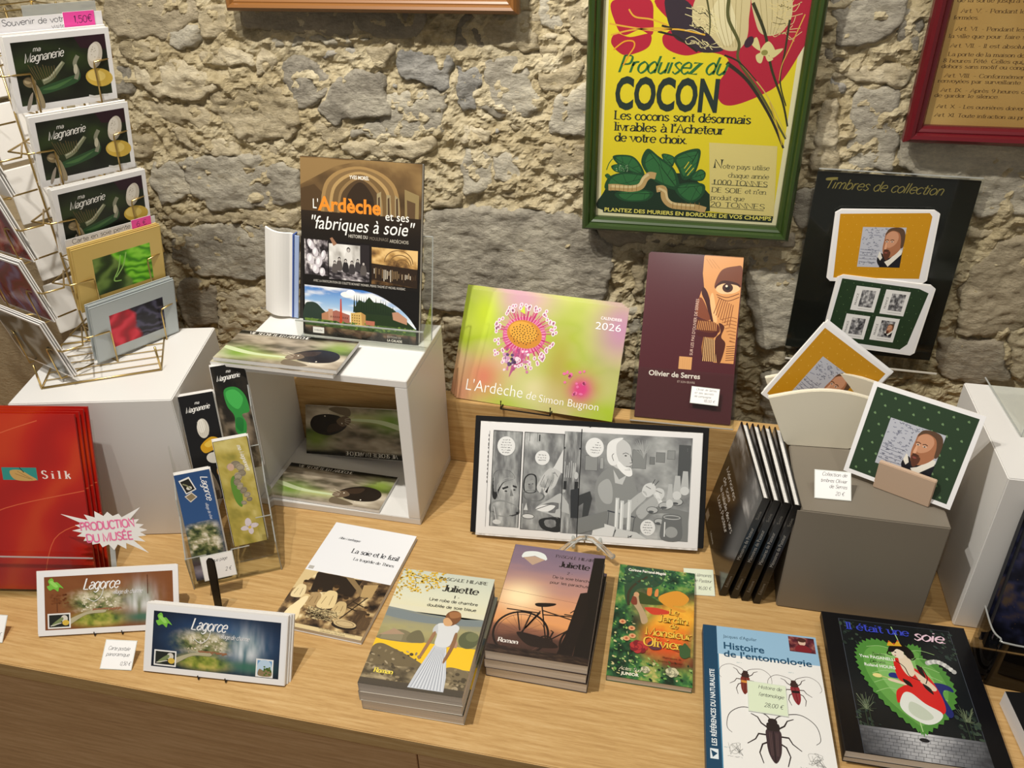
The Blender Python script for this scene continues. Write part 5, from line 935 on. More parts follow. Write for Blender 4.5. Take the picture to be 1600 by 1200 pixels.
    def T(t_, x_, y_, x2, s_, f='serif', c='#26302a', w_=1.0, b_=0):
        a_, e_ = q(x_, y_), q(x2, y_+(x2-x_)*.055); wd = e_[0]-a_[0]
        if f == 'sans': A.text(t_, a_[0], a_[1], s_, c, width=wd, bold=b_)
        else: A.text(t_, a_[0], a_[1], s_, c, f, width=wd, weight=w_)
    T('Produisez du', 262, 266, 792, 36, 'script', '#2c6a3a', 1.5); A.line(smooth(Q('245,160 300,125 345,125 350,150 320,190 290,235')), 2.2, '#e6a02a')
    T('COCON', 236, 440, 745, 70, 'sans', '#25332f', b_=.035)
    T('Les cocons sont désormais', 234, 496, 906, 19.5, w_=1.15); T("livrables à l'Acheteur", 232, 553, 778, 19.5, w_=1.15); T('de votre choix.', 230, 608, 596, 19.5, w_=1.15)
    T('N', 720, 752, 762, 20, w_=1.3); T('otre pays utilise', 764, 755, 988, 11, w_=.5); T('chaque année', 788, 802, 984, 11, w_=.5); T('1.000 TONNES', 710, 838, 976, 11.5, w_=.9); T('DE SOIE', 704, 880, 852, 11.5, w_=.9); T("et n'en", 866, 888, 968, 11, w_=.5); T('produit que', 698, 920, 862, 11, w_=.5); T('20 TONNES', 692, 958, 958, 12, w_=.9)
    A.lines([Q('706,838 976,855'), Q('690,962 954,980')], .9, '#26302a')
    A.poly(Q('148,962 998,1010 990,1045 150,995'), '#1c2a20'); T('PLANTEZ DES MURIERS EN BORDURE DE VOS CHAMPS', 156, 988, 986, 9.6, 'sans', '#e8dc6c', b_=.02)
    T('RENSEIGNEZ-VOUS :', 498, 1045, 664, 4.6, 'sans', '#33382c', b_=.02); T("SOCIÉTÉ D'ENCOURAGEMENT À LA SÉRICICULTURE, SYNDICAT DES FILATEURS, 11 BIS RUE MIRABEAU, VALENCE", 225, 1040, 870, 4.2, 'sans', '#33382c', b_=.01)
    return A
def art_rules():
    A = Art(420, 300, '#c09a5a'); A.field(lambda u, v: pal(fbm(u*4, v*3, 4), [(.2, '#b58c4c'), (.8, '#cba768')]), 30, 20)
    T_ = [('Art. IV. — Les sonneries des repas ont lieu à midi et les ouvriers doivent', 29, 116), ('de la sortie jusqu\'à 8 heures du matin.', 19, 125), ('Art. V. — Pendant le temps du soir, de 5 à 11 heures les portes sont', 27, 139), ('fermées.', 19, 148), ('Art. VI. — Pendant les repas les ouvrières peuvent sortir dans', 26, 163), ('la ville que pour faire ses achats qui leur sont nécessaires.', 19, 173), ('Art. VII. — Il est absolument défendu d\'aller au café.', 24, 186), ('La porte de la maison donnant sur la rue sera fermée à', 24, 198), ('8 heures l\'été. Celles qui, après les heures indiquées, seront en', 19, 207), ('dehors sans motif ou congé elles en sortent.', 19, 215), ('Art. VIII. — Conformément à l\'article XII ci-dessus, seront', 26, 228), ('renvoyées par surveillante.', 19, 236), ('Art. IX. — Après 9 heures du soir les ouvrières seront tenues', 26, 249), ('de garder le silence.', 19, 257), ('Art. X. — Les ouvrières doivent tous avoir en mains de dimanche', 26, 273), ('Art. XI. Toute infraction au présent règlement sera sévèrement punie', 26, 286)]
    for t_, x_, y_ in T_: A.text(t_.replace('—', '-'), x_, y_, 7.4, '#4c3014', 'serif', weight=1.1, width=min(len(t_)*4.3, 390-x_))
    return A
def art_tag(w, h, lines, seed, tint='#f4f4f2', ink='#2c2c34'):
    A = Art(w, h, tint); A.lines([[(.6, .6), (w-.6, .6), (w-.6, h-.6), (.6, h-.6), (.6, .6)]], .7, '#d4dcd2')
    for i, (t_, x_, y_, s_, ww) in enumerate(lines): A.text(t_, x_, y_, s_, ink, 'hand', width=ww, shear=.25, weight=1.1)
    return A
# ------------------------------------------------------------------ rubble wall (outlines in mm on the wall plane: x, z)
STONE_OUTLINES = """T -897,626 -781,629 -727,597 -721,558 -743,532 -831,515 -856,527 -903,576
G -954,719 -895,724 -897,698 -934,677 -962,688
T -886,751 -807,761 -801,721 -818,709 -875,699 -894,708
M -1060,771 -896,772 -893,733 -963,699 -1057,703 -1082,730
T -903,673 -850,691 -799,675 -802,656 -858,653 -899,656
T -1034,651 -954,665 -900,645 -879,616 -928,590 -1012,597 -1041,627
T -1060,693 -970,693 -940,673 -962,666 -1038,656 -1064,671
T -1044,587 -929,586 -906,563 -927,537 -997,548 -1047,558
T -1008,547 -924,534 -872,513 -864,493 -952,489 -976,511
G -1055,466 -1002,474 -972,412 -1054,381 -1072,426
G -995,474 -925,489 -814,491 -744,471 -755,405 -834,386 -938,375 -974,404
T -1053,361 -922,376 -758,391 -764,356 -815,350 -901,351 -1042,342
G -1047,335 -840,355 -760,345 -777,240 -896,227 -1006,228 -1034,251 -1063,261
T -978,188 -900,205 -855,196 -873,98 -995,87
D -1060,210 -1009,218 -979,194 -987,119 -1063,96 -1078,150
D -793,757 -621,758 -472,756 -466,718 -516,707 -616,710 -766,715 -795,723
G -764,712 -569,709 -566,704 -632,692 -674,696 -743,688 -768,692
G -751,658 -705,677 -678,661 -649,637 -669,608 -718,582 -743,625
B -664,688 -587,690 -587,672 -662,672
G -640,635 -607,654 -554,650 -550,616 -547,577 -625,570 -653,556 -685,586
G -547,616 -489,623 -442,622 -451,548 -549,537 -568,564
B -519,685 -435,687 -428,674 -431,627 -444,624 -488,637 -522,652
T -582,694 -520,698 -524,681 -549,654 -573,668
T -791,681 -751,684 -744,669 -760,646 -797,639
T -710,575 -677,569 -628,548 -630,533 -668,520 -709,533
G -625,553 -571,568 -552,549 -557,529 -596,538 -627,539
T -651,524 -470,543 -463,520 -499,502 -632,499
T -825,512 -739,521 -739,501 -773,492 -829,492
D -413,746 -382,750 -363,695 -421,683
T -373,747 -274,750 -274,692 -311,691 -360,699
G -274,774 -228,774 -229,729 -249,722 -272,736
T -272,720 -233,722 -249,705 -272,701
B -415,661 -374,662 -370,635 -386,593 -413,586 -422,620
G -368,676 -309,683 -286,651 -272,607 -295,582 -347,580 -379,598 -365,635
T -274,697 -241,698 -244,675 -272,667
T -237,710 -208,700 -212,683 -237,671
T -272,655 -210,676 -194,676 -207,644 -238,626 -267,625
G -238,621 -183,645 -182,552 -262,560 -248,598
T -333,573 -272,579 -267,560 -322,556
T -223,774 -177,775 -178,699 -194,702 -223,719
G -412,522 -361,515 -358,465 -363,449 -416,438 -419,487
G -354,514 -296,518 -292,481 -312,459 -353,467
T -355,442 -292,457 -262,465 -272,449 -315,429
T -267,540 -185,543 -185,476 -262,491
T -425,570 -357,565 -365,536 -413,529
G -492,395 -386,412 -240,418 -175,394 -138,356 -133,314 -153,225 -277,211 -462,197 -507,196
T -481,425 -423,448 -420,415 -480,405
D -170,400 -65,409 -45,365 -132,354 -158,357
T -488,483 -456,473 -453,449 -490,424
T -102,348 -72,345 -70,243 -93,258
G 107,358 183,371 233,406 226,178 153,178 122,263
G -99,237 -74,232 -67,180 -94,174
T 154,171 206,173 207,141 162,115
G 163,108 215,128 232,-12 186,-18
D -40,407 57,411 176,399 182,378 56,360 -30,362
G 177,777 288,778 282,746 272,726 232,708 196,713
G 281,758 306,771 316,764 315,695 285,709 277,730
D 178,709 217,704 212,682 183,683
T 201,674 249,681 280,689 308,676 307,650 263,653 242,655 198,663
B 195,659 230,653 221,634 197,636
G 237,642 272,650 304,644 315,574 319,522 246,519 238,573
T 189,624 212,625 236,518 185,516
G 322,572 406,577 498,581 535,580 568,468 467,451 410,486 334,523
T 456,432 496,430 495,409 456,410
M 503,410 585,411 623,282 554,238 488,229 468,330
T 520,446 573,452 582,422 528,423
T 459,344 474,387 498,403 488,349 461,315
D 460,213 554,227 594,149 523,131 479,143
T 564,258 627,270 664,143 600,147
T -1098,520 -1043,516 -1059,478 -1092,470 -1101,489
G -1128,651 -1054,647 -1060,595 -1133,592
T -1216,753 -1094,756 -1096,708 -1195,696
T -1106,232 -1068,247 -1079,158 -1119,155
G -125,214 -100,209 -101,116 -123,121
D -547,696 -524,692 -527,686 -548,688
T -517,499 -499,495 -500,490 -518,489
G 169,473 218,492 224,425 177,410
M -1600,257 -1428,269 -1448,126 -1570,-152 -1789,-178
M -1385,749 -1228,756 -1284,588 -1457,583
T -1463,570 -1282,576 -1314,446 -1528,422
G -1534,408 -1319,432 -1356,289 -1594,270
T -463,183 -137,199 -147,140 -467,123
G -887,198 -779,229 -784,107 -864,83"""

WALL_Y = 1.452
def nz(p, s, o=4): return noise.fractal(Vector(p)*s, 1.0, 2.1, o)
def ridge(p, s, o=4):
    t = 0; a = 1; q = Vector(p)*s; w = 0
    for i in range(o):
        t += a*(1-2*abs(noise.noise(q))); w += a; a *= .55; q = q*2.07+Vector((3.1, 1.7, 5.3))
    return t/w-.45
def wall():
    X_ = list(np.arange(-2.4, -1.45, .03))+list(np.arange(-1.45, .80, .0042))+list(np.arange(.80, 1.93, .03))
    Z_ = list(np.arange(-.94, -.05, .06))+list(np.arange(-.05, .98, .0042))+list(np.arange(.98, 1.7, .03))
    v = []; f = []; nx = len(X_)-1; nz_ = len(Z_)-1
    for z in Z_:
        for x in X_:
            d = .008*nz((x, 0, z*1.3), 9)+.013*ridge((x, 5, z*1.5), 16, 4)+.009*nz((x, 9, z), 55, 3)
            v.append((x, WALL_Y-.0145-d, z))
    for j in range(nz_):
        for i in range(nx):
            a = j*(nx+1)+i; f.append((a, a+1, a+nx+2, a+nx+1))
    me = bpy.data.meshes.new('wall_back'); me.from_pydata(v, [], f); me.materials.append(MORTAR)
    w = link('wall_back', me); w['kind'] = 'structure'; w['label'] = 'rough rubble stone wall with sandy mortar behind the display counter'
    return w
WALL = wall()
def ridge(p, s, o=4):
    t = 0; a = 1; q = Vector(p)*s; w = 0
    for i in range(o):
        t += a*(1-2*abs(noise.noise(q))); w += a; a *= .55; q = q*2.07+Vector((3.1, 1.7, 5.3))
    return t/w-.45
def stone(kind, P, seed, cell=.0042):
    rr = random.Random(seed); cx = sum(p[0] for p in P)/len(P); cz = sum(p[1] for p in P)/len(P)
    _g = 1+min(.09, .0045/max(.01, math.sqrt(abs(sum(P[i-1][0]*P[i][1]-P[i][0]*P[i-1][1] for i in range(len(P))))/2)/2)); P = [(cx+(p[0]-cx)*_g, cz+(p[1]-cz)*_g) for p in P]
    out = []; n0 = len(P)
    for i in range(n0):
        a, b = P[i], P[(i+1) % n0]; k_ = max(2, int(math.dist(a, b)/.005))
        for j in range(k_): t = j/k_; out.append((a[0]+(b[0]-a[0])*t, a[1]+(b[1]-a[1])*t))
    n = len(out)
    for _ in range(2): out = [tuple(.22*out[i-1][c]+.56*out[i][c]+.22*out[(i+1) % n][c] for c in (0, 1)) for i in range(n)]
    out = [(p[0]+.0075*nz((p[0], seed, p[1]), 38), p[1]+.0075*nz((p[0], seed+7, p[1]), 38)) for p in out]
    A_ = np.array(out); B_ = np.roll(A_, -1, 0)
    x0, z0 = A_.min(0)-cell; x1, z1 = A_.max(0)+cell
    nx = int((x1-x0)/cell)+2; nz_ = int((z1-z0)/cell)+2
    X, Z = np.meshgrid(x0+np.arange(nx)*cell, z0+np.arange(nz_)*cell); Q = np.stack([X.ravel(), Z.ravel()], 1)
    d = B_-A_; l2 = (d*d).sum(1)+1e-12
    t = np.clip(((Q[:, None]-A_[None])*d[None]).sum(2)/l2[None], 0, 1); C_ = A_[None]+t[..., None]*d[None]; D2 = ((Q[:, None]-C_)**2).sum(2); j = D2.argmin(1); D = np.sqrt(D2[np.arange(len(Q)), j]); near = C_[np.arange(len(Q)), j]
    y1, y2 = A_[:, 1][None], B_[:, 1][None]; qy = Q[:, 1][:, None]; c_ = (y1 > qy) != (y2 > qy)
    xi = A_[:, 0][None]+(qy-y1)*(d[:, 0][None])/np.where(np.abs(y2-y1) < 1e-9, 1e-9, y2-y1); ins = (c_ & (Q[:, 0][:, None] < xi)).sum(1) % 2 == 1
    size = math.sqrt((x1-x0)*(z1-z0)); dep = min(.020, .010+size*.05)*rr.uniform(.8, 1.2); tx, tz = rr.uniform(-.05, .05), rr.uniform(-.10, .02)
    rough = {'G': .8, 'T': 1.2, 'B': 1.0, 'D': .6, 'M': .8}[kind]
    ins2 = ins.reshape(nz_, nx); keep = np.zeros_like(ins2)
    cells_ = ins2[:-1, :-1] | ins2[1:, :-1] | ins2[:-1, 1:] | ins2[1:, 1:]
    used = np.zeros_like(ins2); 
    for a_, b_ in ((0, 0), (1, 0), (0, 1), (1, 1)): used[a_:a_+cells_.shape[0], b_:b_+cells_.shape[1]] |= cells_
    idx = -np.ones(nx*nz_, int); u_ = np.nonzero(used.ravel())[0]; idx[u_] = np.arange(len(u_)); v = []
    for i in u_:
        x, z = Q[i]
        if ins[i]:
            e = min(D[i]/.007, 1.0); e = math.sqrt(1-(1-e)**2); h = dep*(.1+.9*e)+((x-cx)*tx+(z-cz)*tz)*e
            h += rough*e*(.0085*ridge((x, seed*.37, z*1.5), 9, 3)+.0052*ridge((x*.8, seed, z*1.8), 27, 3)+.0028*nz((x, seed, z), 95, 3)+.0030*nz((x, seed, z), 30, 2))
        else: x, z = near[i]; h = -.012
        v.append((x-cx, -h, z-cz))
    f = []
    for jj, ii in zip(*np.nonzero(cells_)): a_ = jj*nx+ii; f.append((idx[a_], idx[a_+1], idx[a_+nx+1], idx[a_+nx]))
    f = [tuple(int(k_) for k_ in q) for q in f]
    me = bpy.data.meshes.new('stone'); me.from_pydata(v, [], f); me.materials.append(STONE[kind])
    for p in me.polygons: p.use_smooth = True
    o = link('stone', me, WALL); o.location = (cx, WALL_Y-.004, cz); return o
BB = []
for i, l in enumerate(STONE_OUTLINES.strip().splitlines()):
    t, *q = l.split(); P = [tuple(float(c)*.001 for c in s.split(',')) for s in q]
    stone(t, P, i+1); BB.append((min(p[0] for p in P), max(p[0] for p in P), min(p[1] for p in P), max(p[1] for p in P)))
# stones that fill in between and carry the wall on past the frame
rs = random.Random(3); k = 0
for row in range(11):
    z = .30+row*.105; x = -2.1+rs.uniform(0, .1)
    while x < 1.3:
        w = rs.uniform(.09, .26); h = rs.uniform(.07, .1)
        if not any(x-.006 < b[1] and x+w+.006 > b[0] and z-.006 < b[3] and z+h+.006 > b[2] for b in BB):
            P = [(x+rs.uniform(0, .015), z), (x+w*.5, z-rs.uniform(0, .006)), (x+w-.012, z+rs.uniform(0, .01)), (x+w, z+h*.5), (x+w-rs.uniform(0, .02), z+h), (x+w*.45, z+h+rs.uniform(-.01, .006)), (x+rs.uniform(0, .02), z+h-.01), (x, z+h*.45)]
            stone(rs.choice('GTTGTD'), P, 200+k); k += 1; x += w+.015
        else: x += .05
# small gallets in the joints
for q in range(150):
    x = rs.uniform(-1.15, .55); z = rs.uniform(.18, .78); r = rs.uniform(.006, .015)
    if any(b[0]-.004 < x < b[1]+.004 and b[2]-.004 < z < b[3]+.004 for b in BB): continue
    n = 7; P = [(x+r*rs.uniform(.7, 1.3)*math.cos(2*math.pi*i/n), z+r*.7*rs.uniform(.7, 1.3)*math.sin(2*math.pi*i/n)) for i in range(n)]
    if k < 190: stone(rs.choice('TGTB'), P, 400+q); k += 1

wl_ = MB().add([(x_, y_, z_) for x_, y_, z_ in [(-2.0, 1.12, .0), (-1.075, 1.12, .0), (-1.075, 1.12, .44), (-2.0, 1.12, .44), (-2.0, 1.42, .0), (-1.075, 1.42, .0), (-1.09, 1.42, .47), (-2.0, 1.42, .47)]], [(0, 1, 2, 3), (1, 5, 6, 2), (3, 2, 6, 7), (0, 3, 7, 4)]).obj('wall_left', PLASTER); wl_['kind'] = 'structure'; wl_['label'] = 'plain beige rendered lower wall at the left behind the postcard rack'
# floor
fl = MB().box(-2.6, 1.8, -1.6, 1.6, -.94, -.92).obj('floor', plain('#8d8273', .6)); fl['kind'] = 'structure'; fl['label'] = 'grey beige shop floor below the counter'

# ------------------------------------------------------------------ counter
ct = thing('display_counter', 'long oak veneered display counter with raised back ledge along the stone wall', 'counter', (0, 0, -.92))
def cp(mb, name, m, bev=0, label=None):
    o = mb.obj(name, m, ct, bev, label=label); o.location = (0, 0, .92); return o
cp(MB().box(-1.9, 1.8, .612, 1.42, -.028, 0), 'worktop', OAK, .0012)
cp(MB().box(-1.9, 1.8, 1.197, 1.231, .0002, .1343), 'back_ledge', OAK, .001)
cp(MB().box(-1.9, 1.8, .642, .662, -.05, -.0285), 'shadow_gap_rail', OAKD)
xs = [-1.9, -1.06, -.283, .5, 1.28, 1.8]
for a, b in zip(xs[:-1], xs[1:]): cp(MB().box(a+.0008, b-.0008, .621, .641, -.83, -.041), 'front_panel', OAKF, .0008)
cp(MB().box(-1.88, 1.78, .68, 1.4, -.919, -.055), 'carcass', OAKD)

# ------------------------------------------------------------------ plinths and cubes
ba = thing('white_display_block', 'white lacquered plinth block carrying the brass postcard rack', 'plinth', (0, 0, 0))
o = MB().prism([(-.990, .861), (-.747, .920), (-.8035, 1.150), (-1.0465, 1.091)], .0003, .2705, 'z').obj('block_body', WHITE, ba, .0015)
bb = thing('open_display_cube', 'white open fronted display cube with a tall book on top and booklets inside', 'display cube', (-.55, 1.108, 0))
X0, X1, Y0, Y1, H_ = -.156, .152, -.099, .088, .2887
mb = MB(); t_ = .0125
mb.obj('t', WHITE) if False else None
MB().box(X0, X1, Y0, Y1, .0003, t_+.0005).obj('bottom_panel', WHITE, bb, .0008)
MB().box(X0, X1, Y0, Y1, H_-t_, H_).obj('top_panel', WHITE, bb, .0008)
MB().box(X0, X0+t_, Y0, Y1, t_+.0007, H_-t_-.0002).obj('side_panel', WHITE, bb, .0008)
MB().box(X1-t_-.008, X1, Y0, Y1, t_+.0007, H_-t_-.0002).obj('side_panel', WHITE, bb, .0008)
gb = MB().box(.184, .3835, .940, 1.192, .0003, .189)
g_ = thing('taupe_display_block', 'taupe grey display block carrying the coasters and the cream holder', 'plinth', (0, 0, 0))
gb.obj('block_body', GREYBOX, g_, .0015)
wp = thing('white_display_plinth', 'white plinth block at the right end of the counter under an acrylic stand', 'plinth', (0, 0, 0))
MB().box(.4335, .70, .952, 1.191, .0003, .2722).obj('block_body', WHITE, wp, .0015)
rb = thing('dark_riser_block', 'dark riser block hidden behind the cream holder against the stone wall', 'riser', (0, 0, 0))
MB().box(.215, .35, 1.26, 1.41, .0003, .1885).obj('block_body', BLACK, rb, .001)

# ------------------------------------------------------------------ books on the counter
def paperstack(name, art, w, h, t, n, pos, yaw, labels, cover, spine_x, m=None, group=None, pages=None, cat='book'):
    """n copies lying on each other, top face of the topmost at pos z"""
    src = thing(name, labels[0], cat, (pos[0], pos[1], n*t+.0003), yaw, 90, 0, group)
    paperback(src, w, h, t-.0004, plain(cover, .45), pages, art, m)
    rr = random.Random(n)
    for i in range(1, n): dup(src, labels[min(i, len(labels)-1)], (pos[0]+rr.uniform(-.0025, .0015), pos[1]+rr.uniform(-.002, .002), (n-i)*t+.0003), yaw+rr.uniform(-1.2, 1.2), 90)
    return src
# positions are of the bottom edge's middle; lean 90 = lying flat
def base_of(cx, cy, yaw, h):
    a = rad(yaw); return (cx+math.sin(a)*h/2, cy-math.cos(a)*h/2)
p = base_of(-.2967, .7503, 1.9, .2095)
paperstack('paperback_novel', art_jul1(), .140, .2095, .018, 3, p, 1.9, ['paperback novel with woman in white dress by yellow field, topmost of its stack', 'paperback novel second from top in the stack with woman in white dress', 'paperback novel at the bottom of the stack with woman in white dress'], '#c9c2b4', 0, group='stacked novels with the yellow field cover')
p = base_of(-.1447, .8335, .5, .2099)
paperstack('paperback_novel', art_jul2(), .141, .2099, .018, 3, p, .5, ['paperback novel with black bicycle before a sunset, topmost of its stack', 'paperback novel second from top in the stack with bicycle sunset cover', 'paperback novel at the bottom of the stack with bicycle sunset cover'], '#3a2c2c', 0, group='stacked novels with the bicycle cover')
p = base_of(-.4711, .8624, -2.8, .2268)
paperstack('paperback_book', art_fusil(), .146, .2268, .0085, 1, p, -2.8, ['white paperback with old sepia photograph of silk workers, lying flat near the cube'], '#e6e6e8', 0, pages=PAGESW)
p = base_of(.0057, .8635, .9, .2159)
paperstack('paperback_book', art_jardin(), .1159, .2159, .011, 1, p, .9, ['green and orange painted garden paperback lying flat beside the bicycle novels'], '#3a5a34', 0)
p = base_of(.1633, .753, 2.3, .2276)
paperstack('insect_book', art_ento(), .1559, .232, .018, 1, (.1633+.0, .6365), 2.3, ['pale blue and white book with three longhorn beetles lying flat at the front'], '#15415f', 0, pages=PAGESW)
paperstack('picture_book', art_etait(), .193, .2271, .013, 2, (.3461, .6927), 1.8, ['large black picture book with lady in red on a green leaf, topmost of two', 'black picture book lying underneath the lady in red leaf cover copy'], '#0d0d10', 0, m=GLOSS, pages=PAGESW, group='black picture books with the green leaf')

# fab book on acrylic stand on cube
fb = thing('history_book', 'tall dark book with vaulted mill and landscape cover standing on the white cube', 'book', (-.5169, 1.1222, .2897), -.6, 15, -.9)
paperback(fb, .2042, .289, .011, plain('#17130f', .35), PAGESW, art_fab(), GLOSS)
def acr(mb, name, parent, label=None): return mb.obj(name, ACR, parent, label=label)
def acr_stand(name, label, pos, yaw, w, back_h, lean, tray, lip_h, th=.0022, foot=.05):
    """folded sheet: leaning back plate, tray and front lip; lean in degrees"""
    s = thing(name, label, 'display stand', pos, yaw)
    a = rad(lean); bx, bz = math.sin(a), math.cos(a)
    # back plate
    v = [(-w/2, tray, .002), (w/2, tray, .002), (w/2, tray+bx*back_h, .002+bz*back_h), (-w/2, tray+bx*back_h, .002+bz*back_h)]
    def sheet(P, nm, m=ACR):
        P = [Vector(q) for q in P]; n = (P[1]-P[0]).cross(P[3]-P[0]).normalized()*th
        b = MB().add([tuple(q) for q in P]+[tuple(q+n) for q in P], [(0, 1, 2, 3), (7, 6, 5, 4), (0, 4, 5, 1), (1, 5, 6, 2), (2, 6, 7, 3), (3, 7, 4, 0)])
        return b.obj(nm, m, s)
    sheet(v, 'back_plate'); sheet([(-w/2, 0, .0003), (w/2, 0, .0003), (w/2, tray, .0003), (-w/2, tray, .0003)], 'tray')
    sheet([(-w/2, -.002, .0003), (w/2, -.002, .0003), (w/2, -.002-bx*0, lip_h), (-w/2, -.002-bx*0, lip_h)], 'front_lip')
    MB().box(-w/2, w/2, -.0042, -.0022, lip_h-.0012, lip_h+.0008).obj('lip_edge', ACRE, s)
    MB().tube([v[1], v[2]], .0011, 5).obj('plate_edge', ACRE, s); MB().tube([v[0], v[3]], .0011, 5).obj('plate_edge', ACRE, s); MB().tube([v[3], v[2]], .0011, 5).obj('plate_edge', ACRE, s)
    return s
st = acr_stand('acrylic_book_stand', 'clear acrylic stand with front lip holding the tall mill book', (-.5085, 1.107, .2889), -.6, .222, .17, 15, .032, .036)
for sx in (-.111, .111): MB().add([(sx, -.002, .001), (sx, .032, .001), (sx, .032+.02, .07), (sx, -.002, .036)], [(0, 1, 2, 3)]).obj('side_cheek', ACR, st)
# rolled brochures behind
rl = thing('blue_edged_brochure', 'white brochure with blue inner sheet standing upright behind the tall mill book', 'brochure', (-.678, 1.175, .295), 0, 0, -10)
pts = [(-.034+.05*i/10, -.010*math.sin(math.pi*min(i/9, 1)*.9)) for i in range(11)]
MB().prism([(a, b) for a, b in pts]+[(a, b+.004) for a, b in reversed(pts)], .0003, .158, 'z').obj('white_cover', PAPER, rl, smooth=False)
MB().box(.0165, .0185, -.004, .01, .0003, .157).obj('blue_sheet', plain('#3a5aa8', .5), rl); MB().box(.019, .027, -.002, .0, .0003, .156).obj('pale_blue_sheet', plain('#a8bce4', .5), rl); MB().box(.028, .034, .002, .008, .0003, .155).obj('dark_backing', plain('#2c2622', .6), rl)

# otter booklets
va = art_vie(); vme = va.mesh('printed_cover', GLOSS)
def booklet(label, pos, yaw, lean=90, roll=0, first=[None], t=.006):
    if first[0] is None:
        s = thing('postcard_booklet', label, 'booklet', pos, yaw, lean, roll, 'otter postcard booklets')
        MB().box(-.105, .105, 0, t, 0, .0935).obj('page_block', PAGESW, s); MB().box(-.105, .105, t, t+.0004, 0, .0935).obj('back_cover', plain('#20211c', .4), s); o = link('printed_cover', vme, s); o.location = (0, -.0002, 0); first[0] = s
    else: s = dup(first[0], label, pos, yaw, lean, roll)
    return s
booklet('landscape otter booklet lying on top of the white cube, uppermost of two', (-.6112, 1.0004, .3022), -.7)
booklet('landscape otter booklet lying under another on top of the white cube', (-.6162, .9972, .2955), -1.0)
booklet('landscape otter booklet lying flat on the floor of the white cube', (-.5768, 1.0123, .0198), -1.2)
booklet('upside down otter booklet leaning at the back inside the white cube', (-.5715, 1.178, .1095), -7.7, 24, 187.2)

# calendar
cal = thing('wall_calendar', 'calendar with pink flower on lime green, leaning on the back ledge', 'calendar', (-.2404, 1.1965, .1349), -3.5, 35.8, -.8)
a_ = art_calendar(); me_ = a_.mesh('printed_cover', GLOSS)
MB().box(-.1435, .1435, 0, .0018, 0, .2011).obj('page_block', PAGESW, cal); o = link('printed_cover', me_, cal); o.location = (0, -.0002, 0)
for i in range(3):
    c2 = dup(cal, ['pink flower calendar second in the leaning row, just behind the front one', 'pink flower calendar third in the leaning row on the ledge', 'pink flower calendar rearmost in the leaning row on the ledge'][i], (-.2404-.0045*(i+1), 1.1965+.0045*(i+1), .1349+.001*i), -3.5, 35.8, -.8, 'leaning pink flower calendars')
cal['group'] = 'leaning pink flower calendars'
ez = thing('wire_easel', 'small dark wire easel holding up the flower calendars', 'easel', (-.25, 1.19, .1344), -3.5)
for sx in (-.045, .045): MB().tube([(sx, -.004, .017), (sx, -.006, .0015), (sx, .02, .0015), (sx, .055, .0015), (sx*.4, .09, .11)], .0014, 6).obj('wire_leg', DARKWIRE, ez)
MB().tube([(-.045, -.006, .0015), (.045, -.006, .0015)], .0014, 6).obj('front_bar', DARKWIRE, ez)

# serres books in acrylic
sb = thing('portrait_book', 'front maroon book with orange half face portrait in the acrylic holder', 'book', (.0207, 1.2075, .1374), 1.2, 37.3, 0, 'maroon portrait books in the acrylic holder')
paperback(sb, .1631, .290, .009, plain('#4a1d24', .35), PAGESW, art_serres(), GLOSS)
for i in range(3): dup(sb, ['maroon portrait book second from the front in the acrylic holder', 'maroon portrait book third from the front in the acrylic holder', 'maroon portrait book rearmost in the acrylic holder'][i], (0, 0, 0)).matrix_world = sb.matrix_world @ Matrix.Translation((.0008*(i+1), .0096*(i+1), .0036*(i+1)))
ah = thing('acrylic_book_holder', 'clear acrylic holder on the ledge around the maroon portrait books', 'display stand', (.0197, 1.2010, .1352), 1.2, 37.3)
MB().box(-.087, .087, -.004, -.002, -.001, .092).obj('front_plate', ACR, ah)
for sx in (-.0875, .0855): MB().box(sx, sx+.002, -.004, .06, -.001, .16).obj('side_plate', ACR, ah)
MB().box(-.087, .087, .06, .0615, -.001, .30).obj('back_plate', ACR, ah); MB().box(-.087, .087, -.004, .06, -.003, -.001).obj('base_plate', ACRE, ah)

# open comic
cm = thing('open_comic_book', 'open comic with black and white drawings propped on a clear easel', 'book', (-.1168, 1.0120, .012), 4.6, 31.9, .4)
MB().box(-.1919, .1919, .006, .0085, 0, .196).obj('black_cover', BLACK, cm, .0008)
def leaf(sgn):
    n = 10; v = []; f = []
    for i in range(n+1):
        u = i/n; x = sgn*(.001+.181*u); y = .002-.0016*math.sin(math.pi*u)
        v += [(x, y, -.003), (x, y, .187), (x, .006, -.003), (x, .006, .187)]
    for i in range(n):
        a = 4*i; f += [(a, a+4, a+5, a+1), (a+2, a+3, a+7, a+6), (a, a+2, a+6, a+4), (a+1, a+5, a+7, a+3)]
    f += [(4*n, 4*n+2, 4*n+3, 4*n+1), (0, 1, 3, 2)]
    return MB().add(v, f)
leaf(-1).obj('page_block', PAGESW, cm); leaf(1).obj('page_block', PAGESW, cm)
ca = art_comic(); cmesh = ca.mesh('printed_pages', PRINT)
co_ = np.empty(len(cmesh.vertices)*3); cmesh.vertices.foreach_get('co', co_); co_ = co_.reshape(-1, 3)
U_ = np.clip((np.abs(co_[:, 0])-.001)/.181, 0, 1.0); co_[:, 1] += .002-.0016*np.sin(np.pi*U_)-.0005
cmesh.vertices.foreach_set('co', co_.ravel()); link('printed_pages', cmesh, cm)
ce = thing('clear_plastic_easel', 'twisted clear plastic easel foot under the open comic', 'easel', (-.112, .992, .0115), 4.6)
